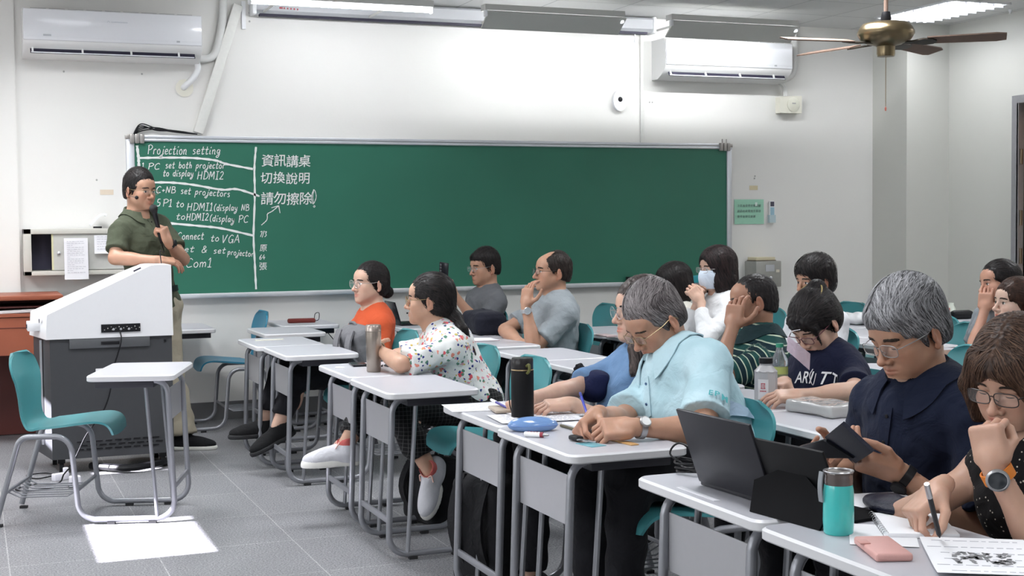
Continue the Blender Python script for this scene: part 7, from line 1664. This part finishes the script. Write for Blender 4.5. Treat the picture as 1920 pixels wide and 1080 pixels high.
M_lapt = mat('laptop_dark', (0.022, 0.022, 0.028), 0.4, 0.0, var=0.05, spec=0.3)
laptop('large dark laptop open on the desk of the man in navy polo', at(1313, 910, Z=DT), at(1452, 953, Z=DT), 0.205, R(20), M_lapt)
tbk = at(1545, 972, Z=DT); ta = thing('tablet', 'black tablet in a folding stand case left of the turquoise bottle', 'tablet', tuple(tbk), R(8))
q = MB(); q.box((0, 0, 0.085), (0.008, 0.25, 0.175), bev=0.003); q.build('screen', mat('tablet_black', (0.008, 0.008, 0.009), 0.5, spec=0.2), ta, loc=(-0.012, 0.045, 0.012), rot=(0, R(-22), 0))
q = MB(); q.prism([(-0.12, 0.0), (0.115, 0.0), (0.135, 0.075), (0.02, 0.135), (-0.135, 0.055)], -0.003, 0.003, axis=0); q.build('stand_flap', mat('case_black', (0.005, 0.005, 0.006), 0.7, spec=0.1), ta, loc=(-0.095, 0.03, 0.0), rot=(0, R(24), 0))
MB().box((0.05, 0.045, 0.005), (0.16, 0.25, 0.007), bev=0.002).build('base_flap', mat('case_black', (0.005, 0.005, 0.006), 0.7, spec=0.1), ta)
cb2 = thing('cable_coil', 'coiled black cable at the far corner of the laptop desk', 'cable', tuple(at(1292, 888, Z=DT)))
q = MB(); r_ = random.Random(4); pts = []
for k in range(50): t = k * 0.55; pts.append(((0.028 + 0.010 * math.sin(k * 1.3)) * math.cos(t), (0.05 + 0.012 * math.sin(k * 0.7)) * math.sin(t), 0.006 + 0.0006 * k))
q.tube(spline(pts, 3), 0.0028, 6); q.tube(spline([(0.0, 0.03, 0.02), (-0.02, 0.07, 0.045), (0.0, 0.055, 0.075), (0.03, 0.0, 0.05), (0.02, -0.03, 0.01)], 6), 0.0028, 6); q.build('coil', M_black, cb2)
flat_item('sticker', 'long pale sticker strip on the edge of the laptop desk', 'sticker', 1308, 926, 0.19, 0.018, 0.0012, mat('sticker_pale', (0.74, 0.74, 0.78), 0.35), 0, bev=0.0004)
# turquoise bottle
tq = thing('water_bottle', 'turquoise water bottle with a grey strap on the nearest desk', 'bottle', tuple(at(1572, 1000, Z=DT)))
M_tq = mat('turquoise_glass', (0.055, 0.50, 0.48), 0.25, coat=0.4)
MB().lathe([(0, 0), (0.029, 0), (0.032, 0.004), (0.0335, 0.03), (0.0325, 0.095), (0.0305, 0.108), (0, 0.108)], n=40).build('body', M_tq, tq)
MB().lathe([(0, 0.108), (0.030, 0.108), (0.031, 0.118), (0.030, 0.128), (0.031, 0.131), (0.029, 0.137), (0, 0.138)], n=40).build('lid', mat('smoked_lid', (0.16, 0.13, 0.12), 0.12, trans=0.4, coat=0.5), tq)
MB().tube([(0.0315 * math.cos(t), 0.0315 * math.sin(t), 0.137) for t in np.linspace(0, 2 * PI, 33)], 0.002, 6, cap=False).build('lid_rim', M_silverwire, tq)
q = MB(); q.sheet([[(-0.0335 - 0.004 * math.sin(t * 3) - 0.002, 0.012 + y, z) for y in (-0.007, 0.007)] for t, z in zip(np.linspace(0, 1, 8), np.linspace(0.136, 0.070, 8))], 0.003); q.build('strap', mat('strap_grey', (0.25, 0.27, 0.29), 0.5), tq)
# nearest desk papers etc.
nt2 = thing('notebook', 'open white notebook under the writing hand nearest the camera', 'notebook', tuple(at(1715, 990, Z=DT)), R(62))
MB().box((0, 0, 0.006), (0.21, 0.15, 0.011), bev=0.002).build('pages', M_paper, nt2)
q = MB()
for k in range(12): q.tube([(-0.10 + k * 0.018 + 0.004 * math.cos(t), 0.078 + 0.006 * math.cos(t), 0.008 + 0.007 * math.sin(t)) for t in np.linspace(0, 2 * PI, 9)], 0.0009, 5)
q.build('spiral', M_silverwire, nt2)
flat_item('sticky_note', 'yellow sticky notes peeking out beside the turquoise bottle', 'sticky note', 1632, 1018, 0.03, 0.055, 0.003, mat('sticky_yellow', (0.72, 0.70, 0.22), 0.7), 60, bev=0.001)
paper('blank white sheet between the turquoise bottle and the notebook', 1655, 1004, 0.14, 0.20, 55, 0, 3, z=DT + 0.001)
pk_ = thing('phone_case', 'pink flip phone case lying at the front of the nearest desk', 'phone case', tuple(at(1655, 1036, Z=DT)), R(70))
MB().box((0, 0, 0.0085), (0.160, 0.076, 0.017), bev=0.006, seg=3).build('case', mat('case_pink', (0.60, 0.33, 0.30), 0.5, bump=0.1, bscale=400), pk_); MB().box((0.081, 0, 0.0085), (0.004, 0.060, 0.009), bev=0.002).build('phone_edge', M_phone, pk_); MB().box((0.02, 0.034, 0.018), (0.032, 0.022, 0.003), bev=0.0014).build('clasp', mat('case_pink2', (0.54, 0.28, 0.25), 0.5), pk_)
pr = paper('printed handout with a grey picture at the bottom right corner', 1842, 1045, 0.21, 0.30, 58, 6, 9, lift=0.012, z=DT + 0.004)
q = MB(); r_ = random.Random(11)
for k in range(60): q.box((r_.uniform(-0.06, 0.03), r_.uniform(-0.055, 0.055), 0.0025), (r_.uniform(0.004, 0.02), r_.uniform(0.003, 0.012), 0.0005), rot=(0, 0, r_.uniform(-0.6, 0.6)))
q.build('picture', mat('print_grey_dark', (0.22, 0.22, 0.23), 0.8), pr)
lw_ = thing('leather_pouch', 'grey and black leather pouch lying behind the turquoise bottle', 'pouch', tuple(at(1668, 960, Z=DT)), R(70))
f = fit_field([ell(V3(0, 0, 0.018), (0.10, 0.055, 0.022))], 0.005); f.half(V3(0, 0, 0.0), V3(0, 0, -1)); V, Q = f.nets(); V = V + f.grad(V) * (0.003 * wob(V, 60, 2))[:, None]; np_obj('body', np_mesh('body', V, Q, M_navyleather), lw_)
paper('white sheets behind the turquoise bottle', 1640, 938, 0.20, 0.16, 78, 0, 5)
a = nw['A'][-1]; pt_ = at(1762, 1008, Z=DT + 0.012)
pen('black pen in the hand nearest the camera', pt_, at(1738, 910, Z=0.845), M_black, M_silverwire, r=0.0055)
# phone in flip case held by the man in navy
fp = thing('flip_phone', 'black phone in an open flip case held by the man in navy polo', 'phone')
def quad_slab(c4, th, name, m, parent):
    A_, B_, C_, D_ = [np.asarray(c) for c in c4]; pts = [[A_ + (B_ - A_) * u + ((D_ - A_) * (1 - u) + (C_ - B_) * u) * v for v in np.linspace(0, 1, 3)] for u in np.linspace(0, 1, 3)]
    return MB().sheet(pts, th).build(name, m, parent)
quad_slab([at(1580, 792, Y=2.72), at(1638, 846, Y=2.66), at(1604, 868, Y=2.84), at(1548, 818, Y=2.90)], 0.009, 'cover', M_navyleather, fp)
quad_slab([at(1545, 824, Y=2.90), at(1602, 858, Y=2.80), at(1548, 858, Y=2.92), at(1500, 836, Y=3.02)], 0.009, 'phone', M_phone, fp)
# --- second row
pbg = thing('plastic_bag', 'clear plastic wrapped packet on the desk of the woman in navy', 'plastic bag', tuple(at(1542, 776, Z=DT)), R(96))
f = fit_field([rbox(V3(0, 0, 0.022), (0.115, 0.055, 0.010), I3, 0.012)], 0.005); V, Q = f.nets(); V = V + f.grad(V) * (0.005 * wob(V, 28, 3) + 0.0007 * wob(V, 140, 5))[:, None]; V[:, 2] -= V[:, 2].min(); np_obj('wrap', np_mesh('wrap', V, Q, mat('clear_wrap', (0.66, 0.65, 0.64), 0.14, trans=0.4, coat=0.6, var=0.03, scale=12)), pbg)
wb = thing('water_jug', 'frosted white bottle with a black cap and red label, behind the man in pale blue', 'bottle', tuple(at(1436, 757, Z=DT)))
MB().prism([(0.043 * math.cos(t + 0.39), 0.043 * math.sin(t + 0.39)) for t in np.linspace(0, 2 * PI, 9)[:-1]], 0.0, 0.125, axis=2).build('body', mat('frosted_plastic', (0.62, 0.61, 0.62), 0.25, trans=0.3), wb)
MB().lathe([(0.045, 0.122), (0.024, 0.145), (0.024, 0.152), (0, 0.152)], n=8).build('shoulder', mat('frosted_plastic', (0.62, 0.61, 0.62), 0.25, trans=0.3), wb)
MB().lathe([(0, 0.152), (0.026, 0.152), (0.026, 0.172), (0, 0.174)], n=24).build('cap', M_black, wb)
lbl = MB().box((0, 0, 0), (0.002, 0.038, 0.075)).build('label', mat('label_white', (0.76, 0.74, 0.75), 0.5), wb, loc=(-0.030, -0.029, 0.058), rot=(0, 0, R(45)))
q = MB()
for (y, z, w_, h_) in ((0, 0.022, 0.016, 0.0025), (0.006, 0.013, 0.0025, 0.016), (-0.006, 0.013, 0.0025, 0.016), (0, 0.004, 0.018, 0.0025), (0, 0.013, 0.0025, 0.012)): q.box((-0.0015, y, z), (0.001, w_, h_))
for k in range(4): q.box((-0.0015, -0.009 + k * 0.006, -0.006), (0.001, 0.004, 0.004))
q.build('label_mark', mat('mark_red', (0.45, 0.03, 0.05), 0.6), lbl)
cw = thing('water_bottle', 'clear drinking water bottle with a green cap behind the striped polo', 'bottle', tuple(at(1462, 660, X=2.93) * V3(1, 1, 0) + V3(0, 0, DT)))
MB().lathe([(0, 0), (0.030, 0), (0.033, 0.01), (0.030, 0.05), (0.033, 0.07), (0.031, 0.12), (0.033, 0.14), (0.015, 0.178), (0.013, 0.19), (0, 0.19)], n=28).build('body', mat('clear_bottle', (0.78, 0.84, 0.86), 0.08, trans=0.85, var=0.02), cw)
MB().lathe([(0, 0.19), (0.015, 0.19), (0.015, 0.205), (0, 0.206)], n=20).build('cap', mat('cap_green', (0.03, 0.28, 0.17), 0.4), cw)
MB().lathe([(0.0325, 0.075), (0.0322, 0.095), (0.0322, 0.115)], n=28, cap=False).build('label', mat('label_lime', (0.42, 0.48, 0.15), 0.5), cw)
flat_item('phone', 'dark phone lying by the hand of the woman in navy', 'phone', 1478, 722, 0.072, 0.15, 0.009, M_phone, 96)
pn = thing('folded_paper', 'white and pink folded papers on the desk of the chin resting man', 'paper', tuple(V3(2.80, 7.50, DT)), R(86))
MB().sheet([[(x, y, 0.004 + 0.02 * max(0, x + 0.02)) for y in (-0.07, 0.07)] for x in np.linspace(-0.09, 0.08, 6)], 0.002).build('white_leaf', M_paper, pn); MB().box((0.0, 0.0, 0.002), (0.17, 0.15, 0.003)).build('pink_leaf', mat('paper_pink', (0.62, 0.28, 0.30), 0.7), pn)
def backpack(label, c, sz, yaw, m, mz, name='backpack', straps=True, badge=None, tilt=(0, 0)):
    t = thing(name, label, 'backpack', tuple(c), yaw, rot=(tilt[0], tilt[1], yaw)); w, d, h = sz
    f = fit_field([rbox(V3(0, 0, h * 0.46), (d * 0.5 - 0.04, w * 0.5 - 0.04, h * 0.46 - 0.04), I3, 0.04), ell(V3(0, 0, h * 0.84), (d * 0.46, w * 0.46, h * 0.18), I3, 0.05)], 0.008)
    V, Q = f.nets(); V = V + f.grad(V) * (0.005 * wob(V, 30, 2))[:, None]; np_obj('body', np_mesh('body', V, Q, m), t)
    f = fit_field([rbox(V3(-d * 0.52, 0, h * 0.28), (d * 0.14, w * 0.34, h * 0.17), I3, 0.022)], 0.007); V, Q = f.nets(); np_obj('front_pocket', np_mesh('front_pocket', V, Q, m), t)
    q = MB(); q.tube(spline([(-d * 0.50, -w * 0.40, h * 0.42), (-d * 0.48, -w * 0.36, h * 0.80), (-d * 0.30, 0, h * 0.98), (-d * 0.48, w * 0.36, h * 0.80), (-d * 0.50, w * 0.40, h * 0.42)], 8), 0.004, 6); q.build('zip', mz, t)
    q = MB(); q.tube(spline([(0, -0.035, h * 0.98), (0, -0.02, h * 1.07), (0, 0.02, h * 1.07), (0, 0.035, h * 0.98)], 6), 0.008, 8); q.build('handle', m, t)
    if straps:
        for s in (-1, 1): MB().sheet([[(d * 0.42 + 0.05 * math.sin(u * PI) , s * w * 0.27 + y, h * (0.95 - 0.8 * u)) for y in (-0.025, 0.025)] for u in np.linspace(0, 1, 9)], 0.012).build('shoulder_strap', m, t)
    if badge: MB().box((-d * 0.68, 0, h * 0.36), (0.004, 0.05, 0.045)).build('badge', badge, t)
    return t
M_bagblack = cloth_mat('bag_black', (0.014, 0.014, 0.016)); M_bagnavy = cloth_mat('bag_navy', (0.016, 0.017, 0.026)); M_baggrey = cloth_mat('bag_grey', (0.17, 0.17, 0.18))
backpack('dark navy backpack lying on the desk between the two men in grey', at(915, 640, Y=7.95) * V3(1, 1, 0) + V3(-0.03, 0, DT), (0.34, 0.20, 0.14), R(180), M_bagnavy, M_black, straps=False)
backpack('grey backpack leaning on the lap of the woman in orange', V3(2.05, 7.46, 0.58), (0.24, 0.12, 0.25), R(196), M_baggrey, M_black, badge=mat('badge_dark', (0.03, 0.03, 0.035), 0.5), tilt=(0, R(12)))
backpack('black backpack with a badge standing on the floor under the front desks', V3(1.84, 4.84, 0.0), (0.30, 0.20, 0.46), R(196), M_bagblack, mat('zip_grey', (0.10, 0.10, 0.11), 0.4), badge=mat('badge_dark', (0.12, 0.12, 0.13), 0.5))
backpack('black bag slumped on the floor behind the legs of the woman in floral', V3(2.02, 6.02, 0.0), (0.32, 0.24, 0.30), R(190), M_bagblack, M_black)
# phone of the young man
a = pm['A'][1]; c_ = at(832, 513, Y=8.58)
hp_ = thing('phone', 'black phone held upright by the young man in grey', 'phone', tuple(c_), 0, rot=(R(8), R(-6), R(35)))
MB().box((0, 0, 0), (0.010, 0.072, 0.15), bev=0.004).build('body', M_phone, hp_); q = MB()
for k in range(3): q.tube([(0.004 * 0 - 0.006, 0.022, 0.058 - k * 0.02), (-0.0075, 0.022, 0.058 - k * 0.02)], 0.007, 12)
q.build('camera_lenses', mat('lens_grey', (0.10, 0.11, 0.12), 0.15), hp_)
laptop('small black laptop on the desk of the young man in grey', V3(2.70, 9.05, DT), V3(2.70, 8.81, DT), 0.155, R(16), M_phone, 0.17)
flat_item('glasses_pouch', 'black case lying at the left end of the desk of the young man in grey', 'case', 762, 590, 0.10, 0.06, 0.03, M_black, 10, bev=0.012)
q = MB(); p_ = at(872, 612, Z=DT); q.tube(spline([p_ + V3(-0.10, 0.1, 0.01), p_ + V3(-0.04, 0.02, 0.03), p_ + V3(0.06, 0, 0.02), p_ + V3(0.10, -0.04, 0.005)], 8), 0.003, 6); tag(q.build('charging_cable', M_black), 'black cable lying on the desk of the young man in grey', 'cable')
# red pouch with cord, pale strip
rp = thing('red_pouch', 'dark red pouch with a cord loop on the desk by the wall', 'pouch', (2.17, 9.47, DT), R(-4))
f = fit_field([rbox(V3(0, 0, 0.014), (0.085, 0.02, 0.004), I3, 0.012)], 0.005); V, Q = f.nets(); np_obj('body', np_mesh('body', V, Q, cloth_mat('red_pouch', (0.15, 0.035, 0.03))), rp)
MB().tube(spline([(0.09, 0, 0.02), (0.10, 0.01, 0.06), (0.125, 0.0, 0.065), (0.12, -0.01, 0.02), (0.095, 0, 0.01)], 6), 0.0025, 6).build('cord', M_black, rp)
flat_item('card_strip', 'pale yellow strip lying on the desk left of the woman in orange', 'strip', 505, 638, 0.025, 0.17, 0.006, mat('strip_pale', (0.72, 0.72, 0.62), 0.5), 2, bev=0.001)
q = MB(); p_ = at(608, 616, Y=9.5); q.tube(spline([p_, at(628, 640, Y=9.6), at(640, 660, Y=9.7)], 6), 0.003, 6)
tag(q.build('charging_cable', M_black), 'thin black cable hanging behind the desk by the wall', 'cable')
# third row and beyond
flat_item('phone', 'phone in a pale case on the desk of the person with the black bob', 'phone', 1137, 631, 0.075, 0.15, 0.012, mat('phone_pale', (0.55, 0.42, 0.42), 0.4), 92)
laptop('black laptop in front of the woman with the mask', at(1316, 608, Y=7.33) * V3(1, 1, 0) + V3(0, 0, DT), at(1352, 608, Y=7.10) * V3(1, 1, 0) + V3(0, 0, DT), 0.14, R(14), M_phone, 0.18)
cpz = thing('crumpled_bag', 'crumpled white plastic on the desk beyond the navy polo man', 'plastic bag', tuple(at(1605, 612, X=5.42) * V3(1, 1, 0) + V3(0, 0, DT)))
f = fit_field([ell(V3(0, 0, 0.03), (0.10, 0.14, 0.035)), ell(V3(0.02, -0.10, 0.03), (0.07, 0.08, 0.03), I3, 0.03)], 0.008); V, Q = f.nets(); V = V + f.grad(V) * (0.012 * wob(V, 45, 3))[:, None]; V[:, 2] -= V[:, 2].min(); np_obj('wrap', np_mesh('wrap', V, Q, mat('white_wrap', (0.66, 0.67, 0.68), 0.35)), cpz)
sb = thing('small_bottle', 'small bottle with a red flower print on a far desk at the right', 'bottle', tuple(at(1783, 590, X=6.50) * V3(1, 1, 0) + V3(0, 0, DT)))
MB().lathe([(0, 0), (0.03, 0), (0.032, 0.05), (0.02, 0.075), (0.02, 0.09), (0, 0.092)], n=20).build('body', mat('bottle_pale', (0.62, 0.66, 0.58), 0.3), sb); MB().box((-0.030, -0.012, 0.045), (0.006, 0.022, 0.022), bev=0.002).build('print', mat('flower_red', (0.55, 0.10, 0.08), 0.6), sb)
flat_item('pencil_pouch', 'black pouch with pale lettering beside the small bottle', 'pouch', 1803, 598, 0.16, 0.07, 0.06, M_black, 80, bev=0.025)
flat_item('clipboard', 'brown board lying on the desk at the right behind the navy polo man', 'board', 1798, 668, 0.22, 0.30, 0.018, mat('board_brown', (0.14, 0.07, 0.04), 0.5), 85)
bc = thing('steel_cup', 'beige tumbler standing in front of the brown haired woman', 'tumbler', tuple(at(1829, 690, X=3.90) * V3(1, 0, 0) + V3(0, 4.88, DT)))
MB().lathe([(0, 0), (0.032, 0), (0.035, 0.01), (0.036, 0.12), (0.034, 0.13), (0, 0.132)], n=28).build('body', mat('cup_beige', (0.42, 0.38, 0.31), 0.4), bc); MB().lathe([(0, 0.132), (0.036, 0.132), (0.036, 0.15), (0, 0.152)], n=28).build('lid', mat('cup_lid', (0.36, 0.33, 0.28), 0.4), bc)
# on the chalk tray
t = thing('eraser_box', 'black chalkboard eraser box standing on the chalk tray', 'eraser', tuple(at(1186, 540, Y=9.79)))
MB().box((0, 0, 0.045), (0.10, 0.05, 0.09), bev=0.006).build('body', M_black, t); MB().box((0, -0.026, 0.05), (0.08, 0.003, 0.05)).build('front', mat('front_dark', (0.03, 0.035, 0.045), 0.3), t)
t = thing('chalk_cup', 'small white cup beside the black eraser box on the chalk tray', 'cup', tuple(at(1203, 534, Y=9.79)))
MB().lathe([(0, 0), (0.018, 0), (0.021, 0.055), (0.018, 0.055), (0.016, 0.01), (0, 0.01)], n=20, cap=False).build('body', M_whitepl, t)
t = thing('teal_box', 'teal box on the chalk tray behind the masked woman', 'box', tuple(at(1306, 530, Y=9.79)))
MB().box((0, 0, 0.03), (0.13, 0.06, 0.06), bev=0.004).build('body', mat('box_teal', (0.03, 0.36, 0.42), 0.4), t)
